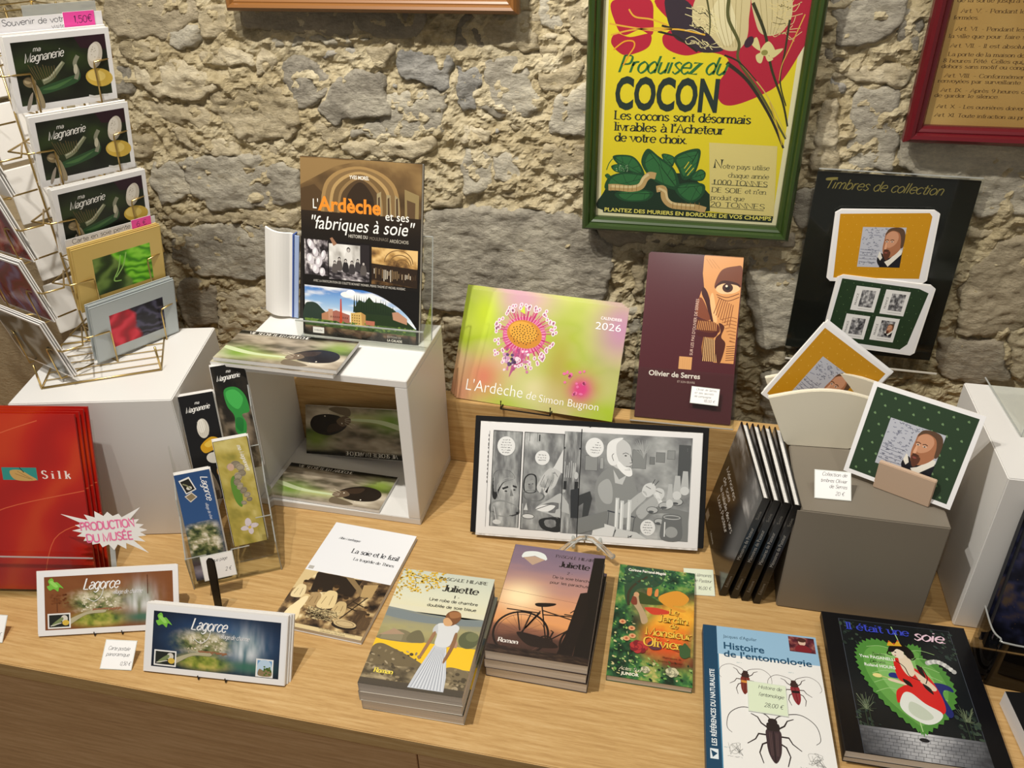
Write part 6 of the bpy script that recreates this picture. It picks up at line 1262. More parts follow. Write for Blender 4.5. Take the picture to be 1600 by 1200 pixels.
for sgn in (-1, 1):
    path = smooth([(0, .006, .030), (sgn*.014, .0, .030), (sgn*.030, -.004, .018), (sgn*.040, -.006, .006), (sgn*.043, -.010, .003), (sgn*.045, .0, .012)], False, 5) if False else [(0, .0, .026), (sgn*.01, -.004, .0275), (sgn*.02, -.008, .022), (sgn*.029, -.009, .014), (sgn*.037, -.010, .006), (sgn*.043, -.016, .004), (sgn*.044, -.020, .010)]
    MB().tube(path, .0042, 8).obj('easel_arm', GLASS, ce, smooth=True)
    MB().tube([(sgn*.02, -.002, .004), (sgn*.025, .06, .004), (sgn*.01, .10, .08)], .003, 6).obj('easel_leg', ACRE, ce)

# ------------------------------------------------------------------ four black books leaning on the taupe block
bbk = thing('black_hardback', 'black comic hardback nearest the open comic, first of four leaning', 'book', (.102, .944, .0006), 0, 0, 0, 'black hardbacks leaning on the taupe block')
T_ = .0105; Wd, Hd = .190, .196
def bbuild(p):
    a = MB(); a.box(0, .0018, 0, Wd, 0, Hd); a.box(T_-.0018, T_, 0, Wd, 0, Hd); a.box(.0018, T_-.0018, 0, .0018, 0, Hd); a.obj('hard_cover', plain('#0e0d0d', .32), p, .0004)
    MB().box(.002, T_-.002, .002, Wd-.004, .003, Hd-.003).obj('page_block', PAGESW, p)
    A = Art(190, 196, '#14110f'); A.field(photo([(0, '#1c1a18'), (.5, '#4c4a48'), (1, '#b4b2b0')], 4, 3, 8), 30, 14, (0, 4, 190, 62)); A.line([(0, 60), (190, 64)], 1, '#2a2624')
    for i, t in enumerate(['Mémoires', 'de soie', 'la maladie des vers', 'Louis Pasteur']): A.text(t, 20+i*4, 84+i*17, 15, '#cfcac2', 'script', width=[80, 60, 110, 88][i])
    A.rect(10, 176, 30, 190, '#cfccc6'); A.text('éditions', 60, 186, 8, '#b9b4aa', width=30)
    me = A.mesh('printed_cover', GLOSS); me.transform(Matrix.Translation((-.0002, Wd/2, 0)) @ Matrix.Rotation(rad(-90), 4, 'Z')); link('printed_cover', me, p)
    S = Art(10.5, 196, '#0e0d0d'); S.text('Mémoires de Pasteur', 7, 120, 7.4, '#a9a59e', rot=-90, width=64); S.text('Soie', 7, 40, 6, '#77736c', rot=-90, width=16); S.text('Éditions', 7, 178, 6, '#77736c', rot=-90, width=24); S.rect(0, 150, 10.5, 151, '#2c2a28')
    me = S.mesh('spine_print', GLOSS); o = link('spine_print', me, p); o.location = (T_/2, -.0003, 0)
bbuild(bbk)
def lb(i): return Matrix.Translation((.100+.0166*i, .944-.002*i, .0025)) @ Matrix.Rotation(rad(8.0-1.0*i), 4, 'Z') @ Matrix.Rotation(rad(11.5-.9*i), 4, 'Y')
bbk.matrix_world = lb(0)
for i in range(1, 4):
    d_ = dup(bbk, [None, 'black comic hardback second from the open comic, leaning right', 'black comic hardback third from the open comic, leaning right', 'black comic hardback resting directly against the taupe block'][i], (0, 0, 0)); d_.matrix_world = lb(i)

# ------------------------------------------------------------------ coasters, holder, timbres panel
def coaster(name, kind, label, pos, yaw, lean, roll, w, h, t, group=None, art=None):
    s = thing(name, label, 'coaster', pos, yaw, lean, roll, group)
    MB().box(-w/2, w/2, 0, t, 0, h).obj('card_body', PAPER, s, .0006)
    A = art or art_coaster(kind, 140); me = A.mesh('printed_face', PRINT); me.transform(Matrix.Diagonal((w*1000/A.w, 1, h*1000/A.h, 1))); o = link('printed_face', me, s); o.location = (0, -.0002, 0)
    return s
coaster('green_coaster', 'green', 'dark green coaster with bearded portrait, held up in a small wooden block', (.3200, 1.0005, .1975), -23.7, 19.1, -1.6, .1449, .1378, .005)
og = coaster('orange_coaster', 'orange', 'front orange coaster standing on its corner in the cream holder', (.1767, 1.012, .2775), 15.3, 9.6, -37.3, .1409, .1398, .004, 'orange coasters in the cream holder')
og.location.y += .108; og.location.x += .012; og.location.z -= .055
bpy.context.view_layer.update()
dup(og, 'orange coaster behind the front one in the cream holder', og.location+Vector((.0035, .008, .001)), 14.5, 9.6, -38)
wb = thing('wooden_block', 'small pale wooden slotted block gripping the green coaster', 'holder', (.3274, .9949, .1893), -26, 0, 0)
MB().box(-.038, .038, .0, .008, 0, .0446).obj('front_cheek', plain('#c2a890', .8), wb, .001); MB().box(-.038, .038, .022, .034, 0, .030).obj('rear_cheek', plain('#b49a82', .8), wb, .001); MB().box(-.038, .038, .008, .022, 0, .006).obj('block_base', plain('#b49a82', .8), wb)
ch = thing('cream_coaster_holder', 'cream curved wooden holder with orange coasters on the taupe block', 'holder', (.2265, 1.100, .1893), 4)
prof = [(-.046, .0), (.044, .0), (.050, .003), (.083, .077), (.085, .084)]+[(.085-.17*i/12, .084+.018*math.sin(math.pi*i/12)) for i in range(1, 12)]+[(-.086, .084), (-.082, .074), (-.052, .006)]
MB().prism(prof, -.004, .004, 'y').obj('front_panel', CREAM, ch, .001); b2 = MB().prism([(a, b+(.004 if b > .03 else 0)) for a, b in prof], .046, .053, 'y').obj('rear_panel', CREAM, ch, .001)
MB().box(-.045, .045, .0045, .0455, .0002, .009).obj('holder_base', CREAM, ch)
tp = thing('stamp_display_panel', 'black panel lettered in gold with two stamp sheets leaning on the wall', 'display panel', (.3195, 1.4035, .1925), -1.0, 1.5, -.6)
at_ = art_timbres(); MB().box(-.124, .124, 0, .003, 0, .325).obj('black_board', plain('#0e100e', .4), tp); o = link('printed_face', at_.mesh('printed_face', POSTER), tp); o.location = (0, -.0002, 0)
th_ = thing('acrylic_sign_stand', 'clear acrylic stand around the black stamp panel on the riser', 'display stand', (.3195, 1.400, .1888), -1.0, 1.5, -.6)
MB().box(-.126, .126, -.0022, -.0008, 0, .335).obj('front_plate', ACR, th_); MB().box(-.124, .124, -.0025, -.0005, .334, .3355).obj('top_edge', ACRE, th_)
MB().box(-.126, .128, -.040, -.0022, 0, .0022).obj('foot_plate', ACR, th_); MB().box(-.126, .128, -.0415, -.040, 0, .003).obj('foot_edge', FROST, th_)
def sheet(label, art, pos, yaw, roll, w, h, t=.004):
    s = thing('stamp_sheet', label, 'stamp folder', pos, yaw, 1.5, roll)
    c_ = .006; MB().prism([(-w/2, c_), (-w/2+c_, 0), (w/2-c_, 0), (w/2, c_), (w/2, h-c_), (w/2-c_*1.5, h), (-w/2+c_*1.5, h), (-w/2, h-c_)], 0, t, 'y').obj('card_body', PAPER, s)
    me = art.mesh('printed_face', PRINT); me.transform(Matrix.Diagonal((w*960/art.w, 1, h*960/art.h, 1))); o = link('printed_face', me, s); o.location = (0, -.0002, h*.02); return s
sheet('orange stamp folder with bearded portrait, upper one on the black panel', art_orange_sheet(), (.3218, 1.3935, .3377), -1, 3.0, .160, .128)
sheet('green stamp folder with four grey stamps, lower one on the black panel', art_green_sheet(), (.3312, 1.3880, .2096), -1, -3.0, .160, .135)

# ------------------------------------------------------------------ left: long postcards on little wire stands
def long_card(blue, label, pos, yaw, lean, n, w=.205, h=.0935):
    s = thing('long_postcard', label, 'postcard', pos, yaw, lean, 0, 'long village postcards')
    MB().box(-w/2, w/2, 0, .0014, 0, h).obj('card_body', PAPER, s); art_cover(art_lagorce(blue), s, 'printed_face')
    back = thing('long_postcard', 'white edged postcard directly behind the %s village postcard' % ('dark blue' if blue else 'brown'), 'postcard', pos, yaw, lean, 0, 'long village postcards')
    MB().box(-w/2, w/2, 0, .0014, 0, h).obj('card_body', PAPER, back)
    M_ = s.matrix_world.copy()
    lab = ['second', 'third', 'fourth', 'fifth', 'sixth', 'seventh']
    for i in range(n):
        q = back if i == 0 else dup(back, 'white edged postcard %s behind the front %s village postcard' % (lab[i], 'dark blue' if blue else 'brown'), (0, 0, 0))
        off = Vector((random.uniform(-.0015, .0015)-(.0009*(i+1) if not blue else -.0006*(i+1)), .0019*(i+1), random.uniform(0, .0008))); q.matrix_world = M_ @ Matrix.Translation(off)
    e = thing('wire_card_stand', 'tiny dark wire stand under the %s village postcards' % ('dark blue' if blue else 'brown'), 'easel', pos, yaw)
    for sx in (-.02, .02): MB().tube([(sx, -.003, .005), (sx, -.004, -.0012), (sx, .03, -.0012), (sx*.3, .062, .05)], .0009, 5).obj('wire_leg', DARKWIRE, e)
    e.location.z += .0006
    return s
long_card(False, 'brown Lagorce village panorama postcard in front of its stack'.replace('Lagorce ', ''), (-.7778, .6911, .003), 15.7, 34.1, 6)
long_card(True, 'dark blue village panorama postcard in front of its stack by the black stick', (-.5844, .6473, .003), 4.4, 31.8, 6, .208, .0963)
def tag(label, pos, yaw, lean, w, h, lines, tint='#fbfbfa', roll=0, back=True):
    s = thing('price_tag', label, 'price tag', pos, yaw, lean, roll)
    MB().box(-w/2, w/2, 0, .0008, 0, h).obj('card_body', plain('#eef0ee', .5), s); A = art_tag(w*1000, h*1000, lines, 1, tint); art_cover(A, s, 'printed_face', m=GLOSS)
    if back and lean < 80: MB().add([(-w*.2, .002, h*.9), (w*.2, .002, h*.9), (w*.2, .003+h*math.tan(rad(20)), h*.1), (-w*.2, .003+h*math.tan(rad(20)), h*.1)], [(0, 1, 2, 3)]).obj('rear_strut', plain('#d8dad6', .5), s) if False else None
    return s
tag('white handwritten price tag between the two long village postcards', (-.7292, .6343, .001), 8.3, 54, .0462, .0401, [('Carte postale', 6, 14, 7, 32), ('panoramique', 5, 22, 7, 34), ('0,50 €', 28, 34, 7, 15)])
tag('white price tag cut off by the left edge of the photo', (-.9439, .6410, .001), 6.8, 46.1, .042, .0392, [('Carte', 6, 14, 7, 20), ('1,00 €', 20, 30, 7, 18)])
tag('white handwritten price tag at the front of the taupe block', (.2349, .9708, .190), 3.1, 48.5, .0496, .041, [('Collection de', 10, 8, 7, 34), ('timbres Olivier', 8, 17, 7, 36), ('de Serres', 20, 25, 7, 24), ('20 €', 28, 35, 7, 12)])
tag('pale green price tag standing behind the garden paperback', (.0718, .9386, .001), 6.1, 77.6, .0456, .0469, [('Mémoires', 16, 14, 8, 26), ('de Pasteur', 14, 24, 8, 28), ('16,00 €', 20, 37, 8, 20)], '#dfe6cf')
tag('white price tag with pen marks on the front of the bookmark holder', (-.6475, .7965, .036), 30, 20, .0475, .0400, [('Marque page', 8, 12, 7, 30), ('2 €', 32, 30, 8, 9)])
tag('white handwritten price tag stuck on the maroon portrait book holder', (.0545, 1.2155, .1695), -2, 37.2, .0470, .0290, [('Olivier de Serres', 8, 6, 5, 34), ('et ses secrets', 6, 12, 5, 32), ('de campagne', 6, 18, 5, 28), ('18,00 €', 22, 25, 6, 19)])
tg = tag('pale green price tag lying across the beetle book', (.1615, .7290, .0200), -7, 90, .0500, .0480, [('Histoire de', 14, 10, 8, 30), ("l'entomologie", 14, 22, 8, 32), ('28,00 €', 20, 38, 9, 24)], '#dbe8cc', 8)
# starburst
sp_ = thing('starburst_sign', 'white paper starburst lettered in pink behind the brown postcards', 'sign', (-.797, .766, .094), 10, 22)
pts = []; rr = random.Random(4); nS = 20
for i in range(nS*2):
    a = 2*math.pi*i/(nS*2)+.05; r = 1.0 if i % 2 == 0 else .72
    if i % 2 == 0: r *= rr.uniform(.86, 1.02)
    if i in (6, 16, 34): r = 1.42
    pts.append((.062*r*math.cos(a), .031+.031*r*math.sin(a)))
MB().prism(pts, 0, .0006, 'y').obj('paper_star', PAPER, sp_)
A = Art(110, 62, '#f2f0f0'); A.v.clear(); A.f.clear(); A.c.clear(); A.n = 0
A.text('PRODUCTION', 55, 28, 17, '#f07aa8', 'hand', width=84, al='c', weight=2.1); A.text('DU MUSÉE', 55, 47, 17, '#f07aa8', 'hand', width=72, al='c', weight=2.1)
o = link('pink_lettering', A.mesh('pink_lettering', PRINT), sp_); o.location = (0, -.0003, 0); o.rotation_euler = (0, rad(-6), 0)
MB().box(-.004, .004, .001, .0016, -.088, .02).obj('sign_stick', ACRE, sp_)
# black stick stand
bs = thing('black_stick_stand', 'upright black plastic strip standing behind the dark blue postcards', 'strip', (-.6385, .7600, .0003), 5, 8)
MB().prism([(-.0055, 0), (.0055, 0), (.007, .07), (.0065, .094), (.003, .099), (-.003, .099), (-.0065, .094), (-.007, .07)], 0, .003, 'y').obj('strip_body', BLACK, bs, .0008)
# red silk folders
rf = thing('red_silk_folder', 'front red folder with draped silk print in the acrylic rack at left', 'folder', (-.9469, .7420, .006), 9.8, 17.8, 0, 'red silk folders')
MB().box(-.104, .104, 0, .003, 0, .286).obj('folder_body', plain('#a81a12', .35), rf); art_cover(art_silkfolder(), rf, 'printed_cover', m=GLOSS)
for i in range(3):
    q = dup(rf, ['red silk folder second from front in the acrylic rack', 'red silk folder third from front in the acrylic rack', 'red silk folder rearmost in the acrylic rack'][i], (0, 0, 0)); q.matrix_world = rf.matrix_world @ Matrix.Translation((.003*(i+1), .007*(i+1), .002*(i+1)))
fh = thing('acrylic_folder_rack', 'clear acrylic rack holding the red silk folders', 'display stand', (-.9469, .7420, .003), 9.8, 17.8)
MB().box(-.109, .109, -.012, -.010, -.010, .062).obj('front_plate', ACR, fh); MB().box(-.109, .109, -.0122, -.0098, .062, .0635).obj('plate_edge', ACRE, fh); MB().box(-.108, .108, -.010, .034, -.003, -.001).obj('base_plate', ACR, fh); MB().box(-.109, .109, .034, .036, -.001, .27).obj('back_plate', ACR, fh)

# ------------------------------------------------------------------ bookmark holder
yw = 30.0; RV = Vector((math.cos(rad(yw)), math.sin(rad(yw)), 0)); BV = Vector((-math.sin(rad(yw)), math.cos(rad(yw)), 0)); B0 = Vector((-.6790, .8195, .008))
cells = [('blue', 0, 0, 0), ('yellow', .064, .022, .034), ('black', .024, .080, .090), ('green', .078, .104, .120)]
for kind, dr, db, dz in cells:
    col_ = {'blue': 'blue village', 'yellow': 'yellow silkworm', 'black': 'black cocoon', 'green': 'black and green silk'}[kind]
    pos = B0+RV*dr+BV*db+Vector((0, 0, dz))
    s = thing('bookmark', 'front %s bookmark of its bundle in the acrylic holder' % col_, 'bookmark', pos, yw, 20 if kind != 'blue' else 21, 0, '%s bookmarks' % col_)
    MB().box(-.026, .026, 0, .0012, 0, .175).obj('card_body', PAPER, s); art_cover(art_bookmark(kind), s, 'printed_face')
    bk = thing('bookmark', 'bookmark behind the front %s bookmark in the acrylic holder' % col_, 'bookmark', pos, yw, 20, 0, '%s bookmarks' % col_)
    MB().box(-.026, .026, 0, .0018, 0, .175).obj('card_body', PAPER, bk); M_ = s.matrix_world.copy()
    for i in range(4):
        q = bk if i == 0 else dup(bk, ['', 'second', 'third', 'rearmost'][i]+' bookmark behind the front %s bookmark in the holder' % col_, (0, 0, 0)); q.matrix_world = M_ @ Matrix.Translation((.0004*(i+1)*(-1)**i, .0026*(i+1), .0006*i))
bh = thing('acrylic_bookmark_holder', 'stepped clear acrylic holder with four bundles of bookmarks', 'display stand', B0+RV*.034+Vector((0, 0, -.0075)), yw)
def pl(mb, n, m=ACR): return mb.obj(n, m, bh)
pl(MB().box(-.066, .070, -.008, -.006, 0, .034), 'front_plate'); pl(MB().box(-.064, .068, -.006, .11, 0, .002), 'base_plate')
pl(MB().prism([(-.008, 0), (.115, 0), (.118, .19), (.10, .15), (.055, .13), (.045, .105), (-.008, .06)], -.066, -.064, 'x'), 'side_plate')
for sx in (.068,): pl(MB().prism([(-.008, 0), (.15, 0), (.172, .27), (.12, .235), (.10, .15), (.055, .13), (.045, .105), (-.008, .06)], sx, sx+.002, 'x'), 'side_plate')
for sx, e_ in ((-.066, []), (.068, [(.069, .12, .235), (.069, .172, .27)])): pl(MB().tube([(sx+.001, -.008, 0), (sx+.001, -.008, .06), (sx+.001, .045, .105), (sx+.001, .055, .13), (sx+.001, .10, .15)]+e_, .0011, 5), 'plate_edge', ACRE)
for x0_, x1_, y_, z_, h_ in [(-.066, -.034, -.009, .034, .03), (.002, .03, -.009, .034, .03), (-.062, -.030, .058, .09, .035), (.046, .070, .016, .04, .055), (.046, .070, .09, .13, .05)]: pl(MB().box(x0_, x1_, y_, y_+.0018, z_, z_+h_), 'pocket_tab')
for x0_, x1_, y_, z_, h_ in [(-.066, -.034, -.009, .034, .03), (.002, .03, -.009, .034, .03), (-.062, -.030, .058, .09, .035), (.046, .070, .016, .04, .055), (.046, .070, .09, .13, .05)]: pl(MB().tube([(x0_, y_, z_+h_), (x1_, y_, z_+h_)], .0009, 5), 'plate_edge', ACRE)
pl(MB().box(-.001, .001, -.006, .12, .002, .05), 'divider_plate')

# ------------------------------------------------------------------ brass postcard rack
rk = thing('postcard_rack', 'revolving brass wire postcard rack standing on the white plinth block', 'rack', (-.944, 1.078, .2712))
NA, NB = 65.7, -22.0
def frame(yaw, c): a = rad(yaw); return Matrix.Translation(c) @ Matrix.Rotation(a, 4, 'Z')
FA = {'c': (-.893, 1.061), 'd': (-.038, .047), 'yaw': NA, 'lean': -8.9, 'roll': -2.8}
FB = {'c': (-.990, .960), 'd': (-.02, .03), 'yaw': NB, 'lean': -11, 'roll': 3.0}
ZT = [.276, .365, .462, .564, .668]
def pocket(F, k):
    z = ZT[k] if F is FA else .283+.096*k
    return (F['c'][0]+F['d'][0]*(z-.45), F['c'][1]+F['d'][1]*(z-.45), z)
OR = Vector(rk.location)
wires = []
for F in (FA, FB):
    for k in range(5):
        p = Vector(pocket(F, k)); R_ = Matrix.Rotation(rad(F['yaw']), 3, 'Z'); nrm = R_ @ Vector((0, -1, 0)); r_ = R_ @ Vector((1, 0, 0))
        for sg in (-1, 1):
            top = p+Vector((0, 0, .055))+nrm*(.004+.008)
            P = [p-nrm*.05+r_*sg*.045+Vector((0, 0, .062)), p-nrm*.02+r_*sg*.095+Vector((0, 0, .058)), p+nrm*.006+r_*sg*.081+Vector((0, 0, .055)), top+r_*sg*.047-Vector((0, 0, .001)), top+r_*sg*.046-Vector((0, 0, .006)), p+nrm*.006+r_*sg*.046+Vector((0, 0, -.004)), p-nrm*.05+r_*sg*.046+Vector((0, 0, -.004))]
            wires.append([tuple(q-OR) for q in P])
for w_ in wires: MB().tube(w_, .0014, 6).obj('pocket_wire', GOLD, rk, smooth=True)
for dx, dy in ((-.036, -.036), (.036, -.036), (.036, .036), (-.036, .036)):
    R_ = Matrix.Rotation(rad(NA), 3, 'Z'); q = R_ @ Vector((dx, dy, 0)); MB().tube([(q.x, q.y, .004), (q.x-.018, q.y+.022, .53)], .0016, 6).obj('upright_wire', GOLD, rk, smooth=True)
for k in range(9):
    R_ = Matrix.Rotation(rad(NA), 3, 'Z'); P = [R_ @ Vector(q) for q in ((-.037, -.037, 0), (.037, -.037, 0), (.037, .037, 0), (-.037, .037, 0))]; z = .03+k*.062; MB().tube([(q.x-.018*z/.53, q.y+.022*z/.53, z) for q in P], .0011, 5, True).obj('cross_wire', GOLD, rk)
bse = [Vector((-.966, .909, 0)), Vector((-.812, .996, 0)), Vector((-.882, 1.118, 0)), Vector((-1.03, 1.04, 0))]
MB().tube([(q.x-OR.x, q.y-OR.y, .0018) for q in bse], .0017, 6, True).obj('base_wire', GOLD, rk, smooth=True)
for q in bse[:2]: MB().tube([(q.x-OR.x, q.y-OR.y, .0018), (q.x-OR.x-.002, q.y-OR.y+.002, .042)], .0017, 6).obj('foot_wire', GOLD, rk, smooth=True)
for q in range(5): t = (q+1)/6; a = bse[0].lerp(bse[3], t); b = bse[1].lerp(bse[2], t); MB().tube([(a.x-OR.x, a.y-OR.y, .0014), (b.x-OR.x, b.y-OR.y, .0014)], .0009, 5).obj('base_rod', GOLD, rk)
def rackcard(F, k, art, label, m, body, h=.102, ncopy=2, name='postcard', bodyname='card_body', grp='postcards in the brass rack'):
    p = pocket(F, k); s = thing(name, label, 'postcard', p, F['yaw'], F['lean'], F['roll'], grp)
    MB().box(-.075, .075, 0, .0016, 0, h).obj(bodyname, body, s)
    if art is not None: o = link('printed_face', art.mesh('printed_face', m) if isinstance(art, Art) else art, s); o.location = (0, -.0002, 0)
    M_ = s.matrix_world.copy()
    for i in range(ncopy):
        b = thing(name, '%s card just behind the %s' % (['second', 'third', 'fourth'][i], label.replace(' postcard', '')), 'postcard', p, 0, 0, 0, grp); MB().box(-.075, .075, 0, .0016, 0, h).obj(bodyname, body, b); b.matrix_world = M_ @ Matrix.Translation((random.uniform(-.002, .002), .0035*(i+1), random.uniform(0, .003)))
    return s
mg = art_magna_card().mesh('printed_face', PRINT)
rackcard(FA, 4, mg, 'dark silkworm and cocoon postcard in the top pocket', PRINT, PAPER)
rackcard(FA, 3, mg, 'dark silkworm and cocoon postcard in the second pocket', PRINT, PAPER)
rackcard(FA, 2, mg, 'dark silkworm and cocoon postcard in the third pocket', PRINT, PAPER)
GC = plain('#d8ba6c', .4, .0); SCc = plain('#b4bcbd', .4, .0)
rackcard(FA, 1, art_gold(), 'gold mounted green silk card above the silver one', SATIN, GC, .108, 3)
rackcard(FA, 0, art_silver(), 'silver mounted red and black silk card in the bottom pocket', SATIN, SCc, .102, 3)
rackcard(FB, 0, art_leftcard('grey'), 'grey silk postcard in the lowest pocket of the left side', GLOSS, PAPER)
rackcard(FB, 1, art_leftcard('purple'), 'crimson and purple silk postcard above the grey one', GLOSS, PAPER)
rackcard(FB, 2, art_leftcard('red'), 'red and peach silk postcard above the purple one', GLOSS, PAPER)
rackcard(FB, 3, None, 'plain white envelope pack in the upper left side pocket', GLOSS, PAPER)
rackcard(FB, 4, None, 'plain white envelope pack in the top left side pocket', GLOSS, PAPER)
# cards on the two far sides, seen from behind
Cc = Vector((-.955, 1.090, 0))
for sd, (yw_, nm) in enumerate(((NA+180, 'rear side'), (NB+180, 'far side'))):
    for k in range(5):
        R_ = Matrix.Rotation(rad(yw_), 3, 'Z'); n_ = R_ @ Vector((0, -1, 0)); q = Cc+n_*.075; z = .285+.096*k
        s = thing('postcard', 'white back of a postcard in %s pocket %s of the brass rack' % (nm, ['lowest', 'second lowest', 'middle', 'second highest', 'highest'][k]), 'postcard', (q.x-.038*(z-.45), q.y+.047*(z-.45), z), yw_, -3, 0, 'postcards seen from behind in the brass rack'); MB().box(-.062, .062, 0, .005, 0, .088).obj('card_body', PAPER, s, .001)
# paper labels in the pockets
def strip(label, k, dy, h, w, A, off=0, pos_z=0):
    p = pocket(FA, k); s = thing('pocket_label', label, 'label', p, FA['yaw'], FA['lean'], FA['roll']); M_ = s.matrix_world.copy(); s.matrix_world = M_ @ Matrix.Translation((off, dy, pos_z))
    MB().box(-w/2, w/2, 0, .0006, 0, h).obj('paper_sheet', PAPER, s); art_cover(A, s, 'printed_face'); return s
A = Art(150, 122, '#ecebee'); A.text('Souvenir de votre', 8, 10, 11, '#2c2c3a', 'hand', width=92, weight=1.2); A.text('visite !', 74, 18, 8, '#2c2c3a', 'hand', width=24)
strip('white handwritten sheet behind the top silkworm postcards', 4, .012, .122, .150, A)
A = Art(46, 20, '#f04fa8'); A.text('1,50€', 14, 15, 13, '#3a2040', 'hand', width=28, weight=1.2)
strip('pink price slip reading 1,50 above the top postcards', 4, .0112, .020, .046, A, .040, .104)
A = Art(150, 121, '#dcdada'); A.text('Carte en soie peinte', 10, 9, 10, '#22222c', 'hand', width=96, weight=1.2)
strip('white handwritten strip above the gold mounted silk card', 1, .0115, .121, .150, A)
A = Art(34, 18, '#f04fa8'); A.text('6 €', 8, 13, 12, '#3a2040', 'hand', width=18)
strip('pink price slip beside the handwritten silk card strip', 1, .0108, .018, .034, A, .050, .106)
p = pocket(FA, 4); s = thing('clear_sleeve', 'clear plastic sleeve sticking up behind the top postcards', 'sleeve', p, FA['yaw'], FA['lean'], FA['roll']); MB().box(-.035, .07, .016, .017, 0, .135).obj('sleeve_sheet', ACRE, s)

# ------------------------------------------------------------------ framed pictures
def frame_obj(name, label, x0, x1, z0, z1, m, fw, dep, art, ax0, az0, aw, ah, y=1.412, tilt=0):
    s = thing(name, label, 'picture', ((x0+x1)/2, y, z0))
    W = x1-x0; H = z1-z0
    prof = [(0, 0), (.0, -dep*.55), (fw*.12, -dep*.8), (fw*.3, -dep), (fw*.5, -dep*.92), (fw*.62, -dep*.68), (fw*.7, -dep*.70), (fw*.85, -dep*.6), (fw, -dep*.35), (fw, 0)]
    def rail(a, b, da, db, nm):
        # mitred moulding from corner a to b, da/db inward directions
        v = []; n = len(prof)
        for c, d in ((a, da), (b, db)): v += [(c[0]+d[0]*p_[0], p_[1], c[1]+d[1]*p_[0]) for p_ in prof]
        MB().add(v, [(i, i+1, n+i+1, n+i) for i in range(n-1)]+[tuple(range(n)), tuple(range(2*n-1, n-1, -1))]).obj(nm, m, s)
    c = [(-W/2, 0), (W/2, 0), (W/2, H), (-W/2, H)]; d = [(1, 1), (-1, 1), (-1, -1), (1, -1)]
    for i in range(4): rail(c[i], c[(i+1) % 4], d[i], d[(i+1) % 4], 'frame_rail')
    MB().box(-W/2+.002, W/2-.002, .0, .006, .002, H-.002).obj('backing_board', plain('#5a4a3a', .8), s)
    if art: 
        me = art.mesh('printed_sheet', POSTER); o = link('printed_sheet', me, s); o.location = (ax0, -.0012, az0)
    gl = MB().box(-W/2+fw*.8, W/2-fw*.8, -dep*.42, -dep*.40, fw*.8, H-fw*.8).obj('glass_pane', ACR, s)
    return s
GREEN = plain('#2a3d14', .28); RED_ = plain('#5e0c17', .28); OAKFR = plain('#7d5226', .35)
FY = 1.405
pa = art_poster()
fr = frame_obj('framed_poster', 'green framed yellow vintage poster about silk cocoons on the stone wall', -.1865, .168, .402, .955, GREEN, .023, .024, pa, 0, .014, .33, .5, FY)
fr2 = frame_obj('framed_notice', 'red framed yellowed notice of printed rules at the upper right', .313, .76, .577, .93, RED_, .026, .024, art_rules(), 0, .024, .42, .3, FY)
fr3 = frame_obj('framed_picture', 'light wood frame of which only the bottom rail shows at the top', -.806, -.297, .7535, 1.10, OAKFR, .022, .022, None, 0, 0, 0, 0, FY)
for fo in (fr, fr2, fr3):
    for sx in (-.1, .1): MB().box(sx-.004, sx+.004, .006, .04, .04, .048).obj('wall_hook', DARKWIRE, fo)

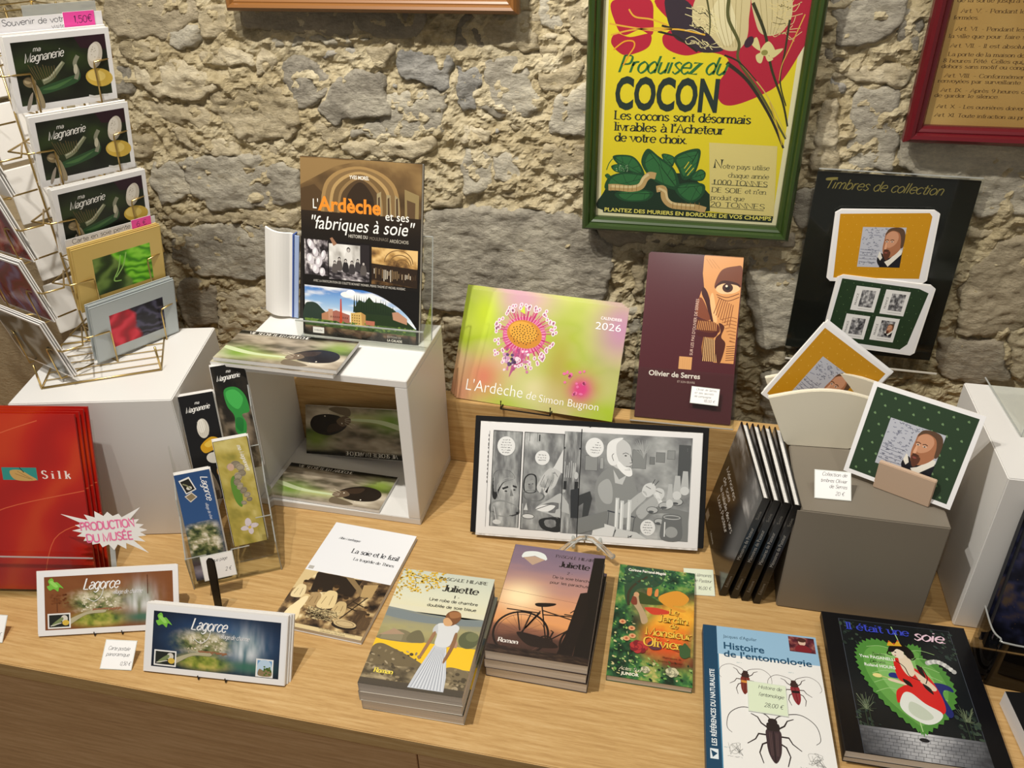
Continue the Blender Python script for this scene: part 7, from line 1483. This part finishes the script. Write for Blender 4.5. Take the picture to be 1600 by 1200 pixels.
# ------------------------------------------------------------------ right edge
rs_ = thing('acrylic_leaflet_stand', 'clear acrylic stand with white leaflet on the right plinth', 'display stand', (.520, 1.055, .2725), 3)
MB().box(-.045, .12, .0, .155, 0, .002).obj('base_plate', ACR, rs_)
MB().add([(-.045, .0, .002), (.12, .0, .002), (.12, .05, .25), (-.020, .05, .25), (-.03, .012, .06)], [(0, 1, 2, 3, 4)]).obj('front_plate', ACR, rs_)
MB().add([(-.045, .155, .002), (.12, .155, .002), (.12, .10, .30), (-.03, .10, .30)], [(0, 1, 2, 3)]).obj('back_plate', ACR, rs_)
MB().tube([(-.045, .155, .002), (-.045, .0, .002), (-.028, .014, .08), (-.020, .05, .25)], .0012, 6).obj('plate_edge', ACRE, rs_)
wl = thing('white_leaflet', 'white leaflet upright in the acrylic stand at the right edge', 'leaflet', (.566, 1.066, .2755), 3, 12); MB().box(-.075, .075, 0, .006, 0, .21).obj('sheet_body', PAPER, wl)
db = thing('dark_blue_book', 'dark blue patterned book standing against the right plinth, front one', 'book', (.552, .915, .0006), -2, 4, 0, 'dark blue books at the right edge')
A = Art(170, 240, '#10121e'); A.field(photo([(0, '#06070c'), (.5, '#14182a'), (.75, '#2c3050'), (1, '#5a4a3c')], 7, 9, 6, con=1.2), 44, 60); A.ells([(rnd(4, 166), rnd(4, 236), .8, .6) for _ in range(90)], '#6a5440', 5)
paperback(db, .17, .24, .010, plain('#11131c', .5), PAGES, A); dup(db, 'dark blue patterned book standing behind its twin against the right plinth', (.549, .9285, .0006), -2, 3)
tr = thing('smoked_acrylic_tray', 'rounded grey acrylic tray in front of the dark blue books', 'tray', (.53, .88, .0006), -2)
mbt = MB(); pts = [(-.085, .03), (-.085, -.01), (-.078, -.026), (-.062, -.034), (.10, -.036)]
q_ = smooth(pts, False, 4); n = len(q_); mbt.add([(a, b, .0) for a, b in q_]+[(a*1.0, b, .083) for a, b in q_], [(i, i+1, n+i+1, n+i) for i in range(n-1)]); mbt.obj('tray_wall', SMOKE, tr, smooth=True)
MB().tube([(a, b, .083) for a, b in q_], .0013, 6).obj('tray_rim', ACRE, tr, smooth=True); MB().prism(q_+[(.10, .03)], 0, .002, 'z').obj('tray_base', SMOKE, tr)
rbk = thing('black_covered_book', 'black covered thick book at the lower right corner', 'book', (.5560, .700, .026), 6, 90)
A = Art(160, 130, '#0e0e10'); A.ell(18, 46, 9, 7, '#b98a6a'); A.ell(16, 60, 12, 8, '#6a4a38')
paperback(rbk, .16, .130, .025, plain('#dcdcde', .5), PAGESW, A)
